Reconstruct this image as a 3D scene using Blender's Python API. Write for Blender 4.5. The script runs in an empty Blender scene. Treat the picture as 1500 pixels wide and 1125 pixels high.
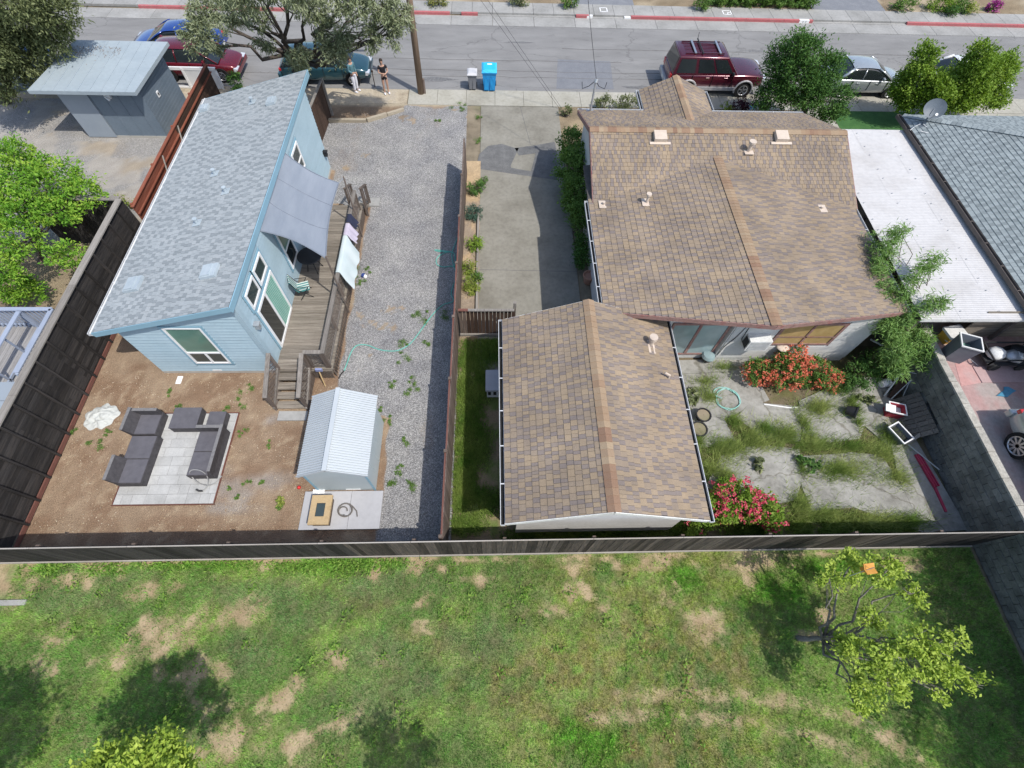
import bpy, bmesh, math, random
import numpy as np
from math import sin, cos, pi, radians, hypot, atan2
from mathutils import Vector, Matrix, Euler
random.seed(7)
SC = bpy.context.scene
COL = SC.collection

# ------------------------------------------------------------------ camera, sky, sun, exposure
H = 15.0
F = 715.08
PITCH, ROLL, YAW = radians(60.61627784), radians(-3.37129126), radians(4.19424555)
def _cam_axes():
    cp, sp = cos(PITCH), sin(PITCH)
    fw = np.array([sin(YAW)*cp, cos(YAW)*cp, -sp]); r0 = np.array([cos(YAW), -sin(YAW), 0.0]); d0 = np.cross(fw, r0)
    return cos(ROLL)*r0 + sin(ROLL)*d0, -sin(ROLL)*r0 + cos(ROLL)*d0, fw
_R, _D, _F = _cam_axes()
cam = bpy.data.cameras.new('camera'); cam.sensor_width = 36.0; cam.lens = 36.0*F/1500.0
cam.clip_start = 0.1; cam.clip_end = 2000
camo = bpy.data.objects.new('camera', cam); COL.objects.link(camo)
camo.matrix_world = Matrix(((_R[0], -_D[0], -_F[0], 0), (_R[1], -_D[1], -_F[1], 0), (_R[2], -_D[2], -_F[2], H), (0, 0, 0, 1)))
SC.camera = camo
def g(px, py, z=0.0):
    """survey: ground position (metres) of a spot seen at (px, py) in the drone photograph, at height z"""
    d = _R*(px-750)/F + _D*(py-562.5)/F + _F
    t = (z-H)/d[2]
    return Vector((d[0]*t, d[1]*t, z))

SUNV = Vector((0.49, -0.42, 1.0)).normalized()          # towards the sun
SUN_EL = math.asin(SUNV.z); SUN_AZ = atan2(SUNV.x, SUNV.y)
world = bpy.data.worlds.new('World'); SC.world = world; world.use_nodes = True
wn = world.node_tree; wn.nodes.clear()
sky = wn.nodes.new('ShaderNodeTexSky'); sky.sky_type = 'NISHITA'; sky.sun_disc = False
sky.sun_elevation = SUN_EL; sky.sun_rotation = SUN_AZ
sky.air_density = 1.0; sky.dust_density = 1.6; sky.ozone_density = 1.0
bg = wn.nodes.new('ShaderNodeBackground'); bg.inputs[1].default_value = 0.15
wo = wn.nodes.new('ShaderNodeOutputWorld')
wn.links.new(sky.outputs[0], bg.inputs[0]); wn.links.new(bg.outputs[0], wo.inputs[0])
sl = bpy.data.lights.new('sun', 'SUN'); sl.energy = 3.05; sl.angle = radians(0.6); sl.color = (1.0, 0.96, 0.90)
so = bpy.data.objects.new('sun', sl); COL.objects.link(so); so.location = (30, -25, 60)
so.rotation_euler = SUNV.to_track_quat('Z', 'Y').to_euler()
SC.view_settings.view_transform = 'Standard'; SC.view_settings.look = 'None'
SC.view_settings.gamma = 1.0; SC.view_settings.use_curve_mapping = False
SC.view_settings.exposure = 0.42
SC.render.engine = 'CYCLES'
SC.cycles.max_bounces = 6; SC.cycles.transparent_max_bounces = 12

# ------------------------------------------------------------------ object helpers
def link(o, parent=None):
    COL.objects.link(o)
    if parent is not None: o.parent = parent
    return o
def rootloc(p):
    v = Vector((0, 0, 0))
    while p is not None:
        v += Vector(p.location); p = p.parent
    return v
def tag(o, label=None, cat=None, group=None, kind=None):
    if label: o['label'] = label
    if cat: o['category'] = cat
    if group: o['group'] = group
    if kind: o['kind'] = kind
    return o
def thing(name, label, cat, loc=(0, 0, 0), rz=0.0, group=None):
    o = bpy.data.objects.new(name, None); o.empty_display_size = 0.2
    COL.objects.link(o); o.location = loc; o.rotation_euler = (0, 0, rz)
    return tag(o, label, cat, group)
def copy_tree(o, parent=None):
    c = o.copy(); COL.objects.link(c)
    if parent is not None: c.parent = parent
    for ch in list(o.children): copy_tree(ch, c)
    return c

class MB:
    def __init__(s): s.v = []; s.f = []; s.m = []; s.t = []; s.tone = 0.5; s.mi = 0
    def add(s, vs, fs):
        n = len(s.v)
        for q in vs: s.v.append(tuple(q)); s.t.append(s.tone)
        for q in fs: s.f.append(tuple(i+n for i in q)); s.m.append(s.mi)
        return s
    def quad(s, a, b, c, d): return s.add([a, b, c, d], [(0, 1, 2, 3)])
    def tri(s, a, b, c): return s.add([a, b, c], [(0, 1, 2)])
    def box(s, c, sz, rz=0.0, rot=None):
        x, y, z = sz[0]/2, sz[1]/2, sz[2]/2
        P = [(-x,-y,-z),(x,-y,-z),(x,y,-z),(-x,y,-z),(-x,-y,z),(x,-y,z),(x,y,z),(-x,y,z)]
        if rot is not None: Mx = Euler(rot).to_matrix()
        else: Mx = Matrix.Rotation(rz, 3, 'Z')
        P = [Vector(c)+Mx@Vector(p) for p in P]
        return s.add(P, [(0,3,2,1),(4,5,6,7),(0,1,5,4),(1,2,6,5),(2,3,7,6),(3,0,4,7)])
    def b2(s, x0, x1, y0, y1, z0, z1): return s.box(((x0+x1)/2,(y0+y1)/2,(z0+z1)/2),(x1-x0,y1-y0,z1-z0))
    def bar(s, a, b, w, h, up=(0,0,1)):
        a, b = Vector(a), Vector(b); d = (b-a).normalized(); u = Vector(up)
        if abs(d.dot(u)) > 0.98: u = Vector((0,1,0))
        sd = d.cross(u).normalized(); u = sd.cross(d)
        P = []
        for q in (a, b):
            for i, j in ((-1,-1),(1,-1),(1,1),(-1,1)): P.append(q+sd*(i*w/2)+u*(j*h/2))
        return s.add(P, [(0,3,2,1),(4,5,6,7),(0,1,5,4),(1,2,6,5),(2,3,7,6),(3,0,4,7)])
    def prism(s, poly, z0, z1):
        n = len(poly); P = [(x,y,z0) for x,y in poly]+[(x,y,z1) for x,y in poly]
        F_ = [tuple(range(n-1,-1,-1)), tuple(range(n,2*n))]+[(i,(i+1)%n,n+(i+1)%n,n+i) for i in range(n)]
        return s.add(P, F_)
    def slab(s, pts, thick):                          # polygon in space given a thickness downwards along its normal
        n = len(pts); p = [Vector(q) for q in pts]
        nr = (p[1]-p[0]).cross(p[2]-p[1]).normalized()
        if nr.z < 0: p = p[::-1]; nr = -nr
        P = p+[q-nr*thick for q in p]
        return s.add(P, [tuple(range(n)), tuple(range(2*n-1,n-1,-1))]+[(n+i,n+(i+1)%n,(i+1)%n,i) for i in range(n)])
    def tube(s, pts, r, n=6, caps=True, r1=None):
        pts = [Vector(p) for p in pts]; k = len(pts); base = len(s.v); P = []; Fc = []
        prev = None
        for i, p in enumerate(pts):
            d = (pts[min(i+1,k-1)]-pts[max(i-1,0)]).normalized()
            u = Vector((0,0,1)) if abs(d.z) < 0.95 else Vector((0,1,0))
            if prev is not None: u = prev
            a = d.cross(u).normalized(); b = a.cross(d).normalized(); prev = b
            rr = r if r1 is None else r+(r1-r)*i/max(1,k-1)
            for j in range(n):
                t = 2*pi*j/n; P.append(p+a*(cos(t)*rr)+b*(sin(t)*rr))
        for i in range(k-1):
            for j in range(n):
                Fc.append((i*n+j, i*n+(j+1)%n, (i+1)*n+(j+1)%n, (i+1)*n+j))
        if caps: Fc.append(tuple(range(n-1,-1,-1))); Fc.append(tuple((k-1)*n+j for j in range(n)))
        return s.add(P, Fc)
    def cyl(s, a, b, r, n=12, r1=None): return s.tube([a, b], r, n, True, r1)
    def lathe(s, c, prof, n=16, closed_top=False):
        P = []; Fc = []; k = len(prof)
        for (r, z) in prof:
            for j in range(n): t = 2*pi*j/n; P.append((c[0]+r*cos(t), c[1]+r*sin(t), c[2]+z))
        for i in range(k-1):
            for j in range(n): Fc.append((i*n+j, i*n+(j+1)%n, (i+1)*n+(j+1)%n, (i+1)*n+j))
        Fc.append(tuple(range(n-1,-1,-1)))
        if closed_top: Fc.append(tuple((k-1)*n+j for j in range(n)))
        return s.add(P, Fc)
    def build(s, name, mats, parent=None, world=True, smooth=False, tone=False, kind=None, label=None, loc=None):
        off = rootloc(parent) if (world and parent is not None) else Vector((0,0,0))
        me = bpy.data.meshes.new(name)
        if world and parent is not None: V = [(a-off.x, b-off.y, c-off.z) for a,b,c in s.v]
        else: V = s.v
        me.from_pydata(V, [], s.f)
        if not isinstance(mats, (list, tuple)): mats = [mats]
        for m in mats: me.materials.append(m)
        if len(mats) > 1: me.polygons.foreach_set('material_index', s.m)
        if smooth: me.polygons.foreach_set('use_smooth', [True]*len(me.polygons))
        if tone:
            at = me.attributes.new('tone', 'FLOAT', 'POINT'); at.data.foreach_set('value', np.array(s.t, dtype=np.float32))
        me.update()
        o = bpy.data.objects.new(name, me); link(o, parent)
        if loc is not None: o.location = loc
        tag(o, label, None, None, kind)
        return o

def np_mesh(name, V, Fq, mat, parent=None, attrs=None, nper=4, smooth=False):
    """numpy mesh: V (n,3), Fq (m,nper); attrs {name: (kind, array)} on points"""
    me = bpy.data.meshes.new(name)
    V = np.asarray(V, dtype=np.float32); Fq = np.asarray(Fq, dtype=np.int32)
    off = rootloc(parent) if parent is not None else Vector((0,0,0))
    V = V-np.array(off, dtype=np.float32)
    me.vertices.add(len(V)); me.vertices.foreach_set('co', V.ravel())
    me.loops.add(Fq.size); me.loops.foreach_set('vertex_index', Fq.ravel())
    me.polygons.add(len(Fq)); me.polygons.foreach_set('loop_start', np.arange(len(Fq), dtype=np.int32)*nper)
    if smooth: me.polygons.foreach_set('use_smooth', np.ones(len(Fq), dtype=bool))
    me.update(calc_edges=True)
    for k, (ty, ar) in (attrs or {}).items():
        at = me.attributes.new(k, ty, 'POINT')
        if ty == 'FLOAT': at.data.foreach_set('value', np.asarray(ar, dtype=np.float32).ravel())
        else:
            ar = np.asarray(ar, dtype=np.float32)
            if ar.shape[1] == 3: ar = np.concatenate([ar, np.ones((len(ar),1), np.float32)], 1)
            at.data.foreach_set('color', ar.ravel())
    me.materials.append(mat)
    o = bpy.data.objects.new(name, me); link(o, parent)
    return o

_CUBES = {}
def piece(name, parent, mat, c, sz, rot=(0,0,0), world=True, label=None):
    """one board / block / brick: an object of its own sharing one bevel-less unit cube per material"""
    if mat.name not in _CUBES:
        mb = MB().box((0,0,0),(1,1,1))
        me = bpy.data.meshes.new('piece_'+mat.name); me.from_pydata(mb.v, [], mb.f); me.materials.append(mat); me.update()
        _CUBES[mat.name] = me
    o = bpy.data.objects.new(name, _CUBES[mat.name]); link(o, parent)
    off = rootloc(parent) if (world and parent is not None) else Vector((0,0,0))
    o.location = Vector(c)-off; o.scale = sz; o.rotation_euler = rot
    if label: o['label'] = label
    return o

# ------------------------------------------------------------------ noise
class VN:
    def __init__(s, seed): s.t = np.random.RandomState(seed).rand(256, 256)
    def n(s, x, y):
        xi = np.floor(x).astype(int); yi = np.floor(y).astype(int); fx = x-xi; fy = y-yi
        fx = fx*fx*(3-2*fx); fy = fy*fy*(3-2*fy); t = s.t
        a = t[xi%256, yi%256]; b = t[(xi+1)%256, yi%256]; c = t[xi%256, (yi+1)%256]; d = t[(xi+1)%256, (yi+1)%256]
        return (a*(1-fx)+b*fx)*(1-fy)+(c*(1-fx)+d*fx)*fy
    def f(s, x, y, o=4):
        r = 0; w = 1; tot = 0
        for i in range(o): r = r+w*s.n(x*2**i+17*i, y*2**i+31*i); tot += w; w *= 0.55
        return r/tot
VN1, VN2, VN3 = VN(1), VN(2), VN(3)
def sstep(a, b, x): t = np.clip((x-a)/(b-a), 0, 1); return t*t*(3-2*t)

# ------------------------------------------------------------------ materials
MATS = {}
def _base(name):
    m = bpy.data.materials.new(name); m.use_nodes = True; nt = m.node_tree
    b = nt.nodes['Principled BSDF']; MATS[name] = m
    return m, nt, b
def ramp(nt, fac, cols, lo=0.3, hi=0.7):
    r = nt.nodes.new('ShaderNodeValToRGB'); nt.links.new(fac, r.inputs[0]); e = r.color_ramp.elements
    n = len(cols)
    e[0].position = lo; e[0].color = (*cols[0], 1); e[1].position = hi; e[1].color = (*cols[-1], 1)
    for i in range(1, n-1): q = e.new(lo+(hi-lo)*i/(n-1)); q.color = (*cols[i], 1)
    return r.outputs[0]
def pos(nt, stretch=(1,1,1), obj=False):
    if obj:
        s = nt.nodes.new('ShaderNodeTexCoord').outputs['Object']
    else: s = nt.nodes.new('ShaderNodeNewGeometry').outputs['Position']
    mp = nt.nodes.new('ShaderNodeVectorMath'); mp.operation = 'MULTIPLY'; nt.links.new(s, mp.inputs[0]); mp.inputs[1].default_value = stretch
    return mp.outputs[0]
def noise(nt, vec, scale, detail=4, rough=0.6):
    n = nt.nodes.new('ShaderNodeTexNoise'); n.inputs['Scale'].default_value = scale; n.inputs['Detail'].default_value = detail
    n.inputs['Roughness'].default_value = rough; nt.links.new(vec, n.inputs['Vector']); return n.outputs[0]
def math_(nt, op, a, b=None):
    n = nt.nodes.new('ShaderNodeMath'); n.operation = op
    for i, q in enumerate((a, b)):
        if q is None: continue
        if isinstance(q, (int, float)): n.inputs[i].default_value = q
        else: nt.links.new(q, n.inputs[i])
    return n.outputs[0]
def mixc(nt, fac, a, b, mode='MIX'):
    n = nt.nodes.new('ShaderNodeMix'); n.data_type = 'RGBA'; n.blend_type = mode
    for i, q in ((0, fac), (6, a), (7, b)):
        if isinstance(q, (int, float)): n.inputs[i].default_value = q
        elif isinstance(q, tuple): n.inputs[i].default_value = (*q, 1)
        else: nt.links.new(q, n.inputs[i])
    return n.outputs[2]
def bumpn(nt, bsdf, h, strength, dist=0.02):
    b = nt.nodes.new('ShaderNodeBump'); b.inputs['Strength'].default_value = strength; b.inputs['Distance'].default_value = dist
    nt.links.new(h, b.inputs['Height']); nt.links.new(b.outputs[0], bsdf.inputs['Normal'])
def pm(name, cols, scale=6, detail=4, rough=0.85, bump=0.0, bscale=None, rnd=0.0, stretch=(1,1,1), metal=0.0, spec=0.3, lo=0.3, hi=0.7, fine=0.0, obj=False):
    """procedural material: noise between colours, fine grain, per-object tint, bump"""
    m, nt, b = _base(name)
    if isinstance(cols[0], (int, float)): cols = [cols, tuple(c*0.86 for c in cols)]
    v = pos(nt, stretch, obj)
    c = ramp(nt, noise(nt, v, scale, detail), cols, lo, hi)
    if fine:
        n2 = noise(nt, v, scale*9, 3)
        c = mixc(nt, 1.0, c, ramp(nt, n2, [(1-fine,)*3, (1.0,)*3, (1+fine*.6,)*3], 0.3, 0.7), 'MULTIPLY')
    if rnd:
        oi = nt.nodes.new('ShaderNodeObjectInfo')
        k = math_(nt, 'MULTIPLY_ADD', oi.outputs['Random'], 2*rnd); k.node.inputs[2].default_value = 1-rnd
        cb = nt.nodes.new('ShaderNodeCombineColor')
        for i in range(3): nt.links.new(k, cb.inputs[i])
        c = mixc(nt, 1.0, c, cb.outputs[0], 'MULTIPLY')
    nt.links.new(c, b.inputs['Base Color'])
    b.inputs['Roughness'].default_value = rough; b.inputs['Metallic'].default_value = metal
    b.inputs['Specular IOR Level'].default_value = spec
    if bump: bumpn(nt, b, noise(nt, v, bscale or scale*6, 4), bump)
    return m
def paint(name, col, rough=0.3, metal=0.0, coat=0.0, flake=0.06):
    m = pm(name, [tuple(c*(1-flake) for c in col), tuple(min(1,c*(1+flake)) for c in col)], 3, 3, rough, 0, None, 0, (1,1,1), metal, 0.5)
    b = m.node_tree.nodes['Principled BSDF']; b.inputs['Coat Weight'].default_value = coat; b.inputs['Coat Roughness'].default_value = 0.08
    return m
def tone_mat(name, cols, rough=0.9, lo=0.0, hi=1.0, patch=0.0, fine=0.25, trans=0.0, spec=0.2):
    """colour chosen by the 'tone' each piece carries"""
    m, nt, b = _base(name)
    a = nt.nodes.new('ShaderNodeAttribute'); a.attribute_name = 'tone'
    c = ramp(nt, a.outputs['Fac'], cols, lo, hi)
    v = pos(nt)
    if fine: c = mixc(nt, 1.0, c, ramp(nt, noise(nt, v, 60, 2), [(1-fine,)*3, (1+fine*.5,)*3], 0.3, 0.7), 'MULTIPLY')
    if patch: c = mixc(nt, 1.0, c, ramp(nt, noise(nt, v, 0.9, 4), [(1-patch,)*3, (1+patch*.6,)*3], 0.3, 0.7), 'MULTIPLY')
    nt.links.new(c, b.inputs['Base Color']); b.inputs['Roughness'].default_value = rough; b.inputs['Specular IOR Level'].default_value = spec
    if trans:
        out = nt.nodes['Material Output']
        tr = nt.nodes.new('ShaderNodeBsdfTranslucent')
        c2 = mixc(nt, 1.0, c, (1.0, 1.0, 0.45), 'MULTIPLY')
        nt.links.new(c2, tr.inputs[0])
        mx = nt.nodes.new('ShaderNodeMixShader'); mx.inputs[0].default_value = trans
        nt.links.new(b.outputs[0], mx.inputs[1]); nt.links.new(tr.outputs[0], mx.inputs[2]); nt.links.new(mx.outputs[0], out.inputs[0])
    return m
def vc_mat(name, rough=0.95, fine=0.35, fscale=26, pebble=False, bump=0.5):
    """ground: colour from the 'col' attribute laid out by hand, broken up by grain; 'peb' mixes in crushed stone"""
    m, nt, b = _base(name)
    a = nt.nodes.new('ShaderNodeAttribute'); a.attribute_name = 'col'
    v = pos(nt)
    n = noise(nt, v, fscale, 5, 0.7)
    c = mixc(nt, 1.0, a.outputs['Color'], ramp(nt, n, [(1-fine,)*3, (1.0,)*3, (1+fine*.7,)*3], 0.28, 0.72), 'MULTIPLY')
    h = n
    if pebble:
        vo = nt.nodes.new('ShaderNodeTexVoronoi'); vo.inputs['Scale'].default_value = 40; nt.links.new(v, vo.inputs['Vector'])
        sp = nt.nodes.new('ShaderNodeSeparateColor'); nt.links.new(vo.outputs['Color'], sp.inputs[0])
        pc = ramp(nt, sp.outputs[0], [(0.21,0.211,0.212),(0.295,0.296,0.296),(0.37,0.370,0.367),(0.435,0.433,0.426),(0.62,0.61,0.59)], 0.0, 1.0)
        pc = mixc(nt, 1.0, pc, ramp(nt, vo.outputs['Distance'], [(1.0,)*3, (0.55,)*3], 0.3, 0.8), 'MULTIPLY')
        pa = nt.nodes.new('ShaderNodeAttribute'); pa.attribute_name = 'peb'
        big = ramp(nt, noise(nt, v, 0.9, 6), [(0.74,0.75,0.78), (1.12,1.11,1.08)])
        pc = mixc(nt, 1.0, pc, big, 'MULTIPLY')
        tinted = mixc(nt, 0.06, pc, a.outputs['Color'])
        k = math_(nt, 'ADD', pa.outputs['Fac'], math_(nt, 'MULTIPLY', math_(nt, 'SUBTRACT', n, 0.5), 1.2))
        k = ramp(nt, k, [(0,0,0),(1,1,1)], 0.35, 0.65)
        c = mixc(nt, k, c, tinted)
        h = math_(nt, 'ADD', math_(nt, 'MULTIPLY', vo.outputs['Distance'], -0.8), n)
    nt.links.new(c, b.inputs['Base Color']); b.inputs['Roughness'].default_value = rough; b.inputs['Specular IOR Level'].default_value = 0.15
    bumpn(nt, b, h, bump, 0.03)
    return m
def glass(name, col=(0.03,0.045,0.045), rough=0.04):
    m, nt, b = _base(name)
    c = ramp(nt, noise(nt, pos(nt), 1.2, 2), [tuple(q*.7 for q in col), col])
    nt.links.new(c, b.inputs['Base Color']); b.inputs['Roughness'].default_value = rough; b.inputs['Specular IOR Level'].default_value = 0.9
    return m
def wood(name, cols, axis=0, rnd=0.22, rough=0.9, sc=1.0):
    st = [9*sc, 9*sc, 9*sc]; st[axis] = 0.7*sc
    return pm(name, cols, 2.2, 5, rough, 0.35, 7, rnd, tuple(st), 0, 0.15, 0.25, 0.75, 0.18)

m_conc, nt, b = _base('worn_concrete'); v = pos(nt)
c = ramp(nt, noise(nt, v, 1.0, 7, .68), [(0.17,0.165,0.145),(0.27,0.262,0.238),(0.33,0.322,0.295),(0.37,0.36,0.335)], .28, .7)
c = mixc(nt, 1.0, c, ramp(nt, noise(nt, v, 6, 5, .7), [(.74,.74,.72),(1.08,1.08,1.07)], .3, .7), 'MULTIPLY')
vo = nt.nodes.new('ShaderNodeTexVoronoi'); vo.feature = 'DISTANCE_TO_EDGE'; vo.inputs['Scale'].default_value = .30
va = nt.nodes.new('ShaderNodeVectorMath'); va.operation = 'MULTIPLY_ADD'; nn = nt.nodes.new('ShaderNodeTexNoise'); nn.inputs['Scale'].default_value = 1.6; nn.inputs['Detail'].default_value = 5; nt.links.new(v, nn.inputs['Vector'])
nt.links.new(nn.outputs['Color'], va.inputs[0]); va.inputs[1].default_value = (.9,.9,0); nt.links.new(v, va.inputs[2]); nt.links.new(va.outputs[0], vo.inputs['Vector'])
c = mixc(nt, 1.0, c, ramp(nt, vo.outputs['Distance'], [(.6,.58,.53),(1,1,1)], .002, .009), 'MULTIPLY')
nt.links.new(c, b.inputs['Base Color']); b.inputs['Roughness'].default_value = .93; bumpn(nt, b, noise(nt, v, 60, 4), .2)
m_drive = pm('driveway_concrete', [(0.175,0.163,0.133),(0.232,0.219,0.182),(0.268,0.255,0.216)], 0.7, 7, 0.93, 0.2, 50, 0.0, fine=0.14)
m_side = pm('sidewalk_concrete', [(0.25,0.247,0.232),(0.31,0.306,0.29),(0.355,0.35,0.333)], 0.8, 6, 0.92, 0.12, 50, 0.07, fine=0.12)
m_apron = pm('apron_concrete', [(0.30,0.285,0.235),(0.36,0.345,0.29),(0.40,0.385,0.335)], 0.7, 6, 0.92, 0.12, 50, 0.05, fine=0.12)
m_patch = pm('asphalt_patch', [(0.11,0.11,0.11),(0.17,0.17,0.165)], 3, 6, 0.95, 0.4, 60, 0.06, fine=0.2)
m_redcurb = pm('red_curb_paint', [(0.36,0.14,0.14),(0.42,0.12,0.125),(0.40,0.17,0.165)], 3, 5, 0.8, 0.1, 30, 0.05, fine=0.2)
m_white = pm('white_paint', [(0.74,0.74,0.73),(0.82,0.82,0.81)], 2, 4, 0.6, 0, None, 0)
m_whiteweather = pm('weathered_white', [(0.55,0.55,0.53),(0.72,0.72,0.70)], 2, 5, 0.7, 0, None, 0.05, fine=0.12)
m_black = pm('black_plastic', [(0.018,0.018,0.02),(0.035,0.035,0.037)], 3, 3, 0.55)
m_dark = pm('dark_void', [(0.012,0.012,0.012),(0.02,0.02,0.02)], 3, 3, 0.9)
m_tyre = pm('tyre_rubber', [(0.02,0.02,0.02),(0.035,0.035,0.034)], 8, 3, 0.85)
m_alu = pm('brushed_aluminium', [(0.55,0.55,0.56),(0.66,0.66,0.67)], 12, 3, 0.38, 0, None, 0.05, (1,1,1), 0.9)
m_galv = pm('galvanised_metal', [(0.42,0.44,0.46),(0.55,0.57,0.58)], 5, 4, 0.45, 0, None, 0.05, (1,1,1), 0.6)
m_chrome = pm('chrome', [(0.7,0.7,0.7),(0.8,0.8,0.8)], 4, 2, 0.15, 0, None, 0, (1,1,1), 1.0)
m_redlens = paint('red_lens', (0.45,0.02,0.02), 0.15, 0, 0.5)
m_lens = paint('clear_lens', (0.62,0.64,0.66), 0.12, 0.2, 0.6)
m_glass = glass('window_glass', (0.05,0.07,0.068))
m_carglass = glass('car_glass', (0.02,0.026,0.028), 0.05)
m_greenglass = glass('green_tinted_glass', (0.13,0.25,0.20), 0.12)
m_blueglass = glass('blue_tinted_glass', (0.30,0.40,0.41), 0.12)
m_amberglass = pm('tan_window_blind', [(0.36,0.25,0.10),(0.46,0.33,0.15)], 4, 3, 0.4)
m_blind = pm('green_blind', [(0.12,0.33,0.26),(0.20,0.45,0.36)], 2, 2, 0.5, stretch=(1,14,1))
# ------------------------------------------------------------------ ground
def grid_ground(name, x0, x1, y0, y1, step, z, colfn, mat, pebfn=None, keep=None, hfn=None):
    nx = int(round((x1-x0)/step))+1; ny = int(round((y1-y0)/step))+1
    X, Y = np.meshgrid(np.linspace(x0, x1, nx), np.linspace(y0, y1, ny), indexing='ij')
    X, Y = X.ravel(), Y.ravel()
    Z = np.full_like(X, z)
    if hfn is not None: Z = Z+hfn(X, Y)
    i = np.arange((nx-1)*(ny-1)); a = (i//(ny-1))*ny+i%(ny-1)
    Fq = np.stack([a, a+ny, a+ny+1, a+1], 1)
    if keep is not None:
        cx = X[Fq].mean(1); cy = Y[Fq].mean(1); Fq = Fq[keep(cx, cy)]
    at = {'col': ('FLOAT_COLOR', colfn(X, Y))}
    if pebfn is not None: at['peb'] = ('FLOAT', pebfn(X, Y))
    o = np_mesh(name, np.stack([X, Y, Z], 1), Fq, mat, None, at, 4, True)
    return tag(o, kind='structure')
def lerp3(a, b, t): return a*(1-t[:, None])+np.array(b)[None, :]*t[:, None]
def const3(n, c): return np.tile(np.array(c, float), (n, 1))
def blobs(X, Y, lst, wob=0.35, seed=VN2):
    """union of soft uneven patches given as (px, py, rx, ry) with photo spots turned into metres"""
    m = np.zeros_like(X)
    n = seed.f(X*1.3, Y*1.3, 5)-0.5; n2 = (VN3.f(X*1.7+8, Y*1.7, 4)-.5)*2.2
    for (px, py, rx, ry) in lst:
        c = g(px, py)
        d = np.sqrt(((X-c.x+n2*rx)/rx)**2+((Y-c.y+n*ry)/ry)**2)+n*wob*3.2
        m = np.maximum(m, 1-sstep(0.15, 1.45, d))
    return m

m_ground = vc_mat('soil', 0.97, 0.34, 22, False, 0.5)
m_yard = vc_mat('yard_soil_and_gravel', 0.97, 0.36, 24, True, 0.8)

# far ground, one sheet to the horizon
mb = MB(); mb.quad((-400,-400,-0.03),(400,-400,-0.03),(400,400,-0.03),(-400,400,-0.03))
m_far = pm('dry_earth', [(0.16,0.13,0.09),(0.24,0.20,0.14),(0.13,0.15,0.07)], 0.25, 7, 0.97, 0.3, 30, 0, fine=0.25)
tag(mb.build('ground', m_far), kind='structure')

# the lawn behind the rear fence
TAN = [(5,835,1.4,.6),(0,865,1.2,.5),(300,823,5.0,.13),(900,818,4.0,.16),(1150,812,2.5,.14),(600,819,2.0,.10),(20,850,1.6,0.85),(120,850,.9,.35),(330,905,.9,.5),(235,935,1.5,.75),(185,965,1.0,.35),(290,990,1.1,.5),(320,1030,.8,.6),(335,1080,.9,.7),(440,1085,1.0,.8),
       (395,1035,.6,.3),(300,1105,.7,.4),(60,980,.6,.5),(90,930,.7,.5),(548,838,.25,.3),(620,880,.3,.3),(625,920,.35,.3),(490,965,.35,.35),(440,1000,.35,.35),(640,830,.9,.3),
       (840,870,.8,.45),(815,895,.7,.3),(880,890,.3,.22),(1045,920,.65,.65),(975,870,.45,.5),(1080,825,1.6,.5),(950,825,1.1,.35),(840,835,.5,.3),(1100,850,.6,.4),
       (1215,905,.4,.35),(1185,935,.5,.25),(1300,1078,.35,.25),(1330,830,.8,.3),(690,850,.5,.3),(205,870,.6,.35),(150,830,.9,.25),(700,820,1.2,.15),(400,830,.5,.2),(250,860,.5,.25)]
RUST = [(760,1010,1.6,1.0),(860,1060,1.9,.9),(820,980,1.3,.7),(980,1090,1.6,.7),(640,940,.9,.5),(1060,960,1.2,.8),(560,880,.9,.4),(950,950,1.2,.6)]
LUSH = [(250,822,1.2,.3),(70,832,.6,.25),(330,824,1.2,.28),(440,826,.8,.3),(500,827,1.0,.35),(560,824,.9,.3),(160,828,.7,.3),(1000,850,.6,.4),(1220,830,1.4,.35),(1130,860,.9,.6),(870,1090,.9,.6),(970,1050,.4,.3)]
COOL = [(100,880,1.9,.55),(380,870,1.3,.6),(560,860,1.1,.6),(170,850,.8,.4),(430,900,1.2,.5),(610,1000,1.2,.7),(520,1040,1.2,.7),(370,960,.8,.6),(700,940,1.3,.5),(560,960,1.5,.5)]
def track(X, Y):
    m = np.zeros_like(X)
    for pts in ([(905,1022),(1000,1016),(1090,1018),(1170,1030),(1250,1052),(1320,1085)],[(860,1050),(960,1048),(1060,1055),(1150,1068),(1240,1098),(1290,1125)],[(1290,1075),(1340,1110),(1370,1140)]):
        P = [g(*p) for p in pts]
        for a, b in zip(P[:-1], P[1:]):
            vx, vy = b.x-a.x, b.y-a.y; L2 = vx*vx+vy*vy
            t = np.clip(((X-a.x)*vx+(Y-a.y)*vy)/L2, 0, 1)
            d = np.hypot(X-a.x-t*vx, Y-a.y-t*vy)+(VN1.f(X*3, Y*3, 3)-.5)*.16
            m = np.maximum(m, 1-sstep(.08, .26, d))
    return m
def lawn_dry(X, Y):
    n = VN1.f(X*0.7+5, Y*0.7, 5); n2 = VN3.f(X*2.6, Y*2.6, 4)
    n3 = VN2.f(X*5+3, Y*5, 3)
    d = sstep(.30, .98, blobs(X, Y, TAN)*.85+(n2-.5)*.75+(n3-.5)*.7)*.95
    d = np.maximum(d, sstep(0.52, 0.80, n*0.45+n2*0.3+n3*.28)*0.4)
    d = np.maximum(d, track(X, Y)*sstep(.3, .75, n2*.65+n3*.45)*.85)
    return np.clip(d, 0, 1)
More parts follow.
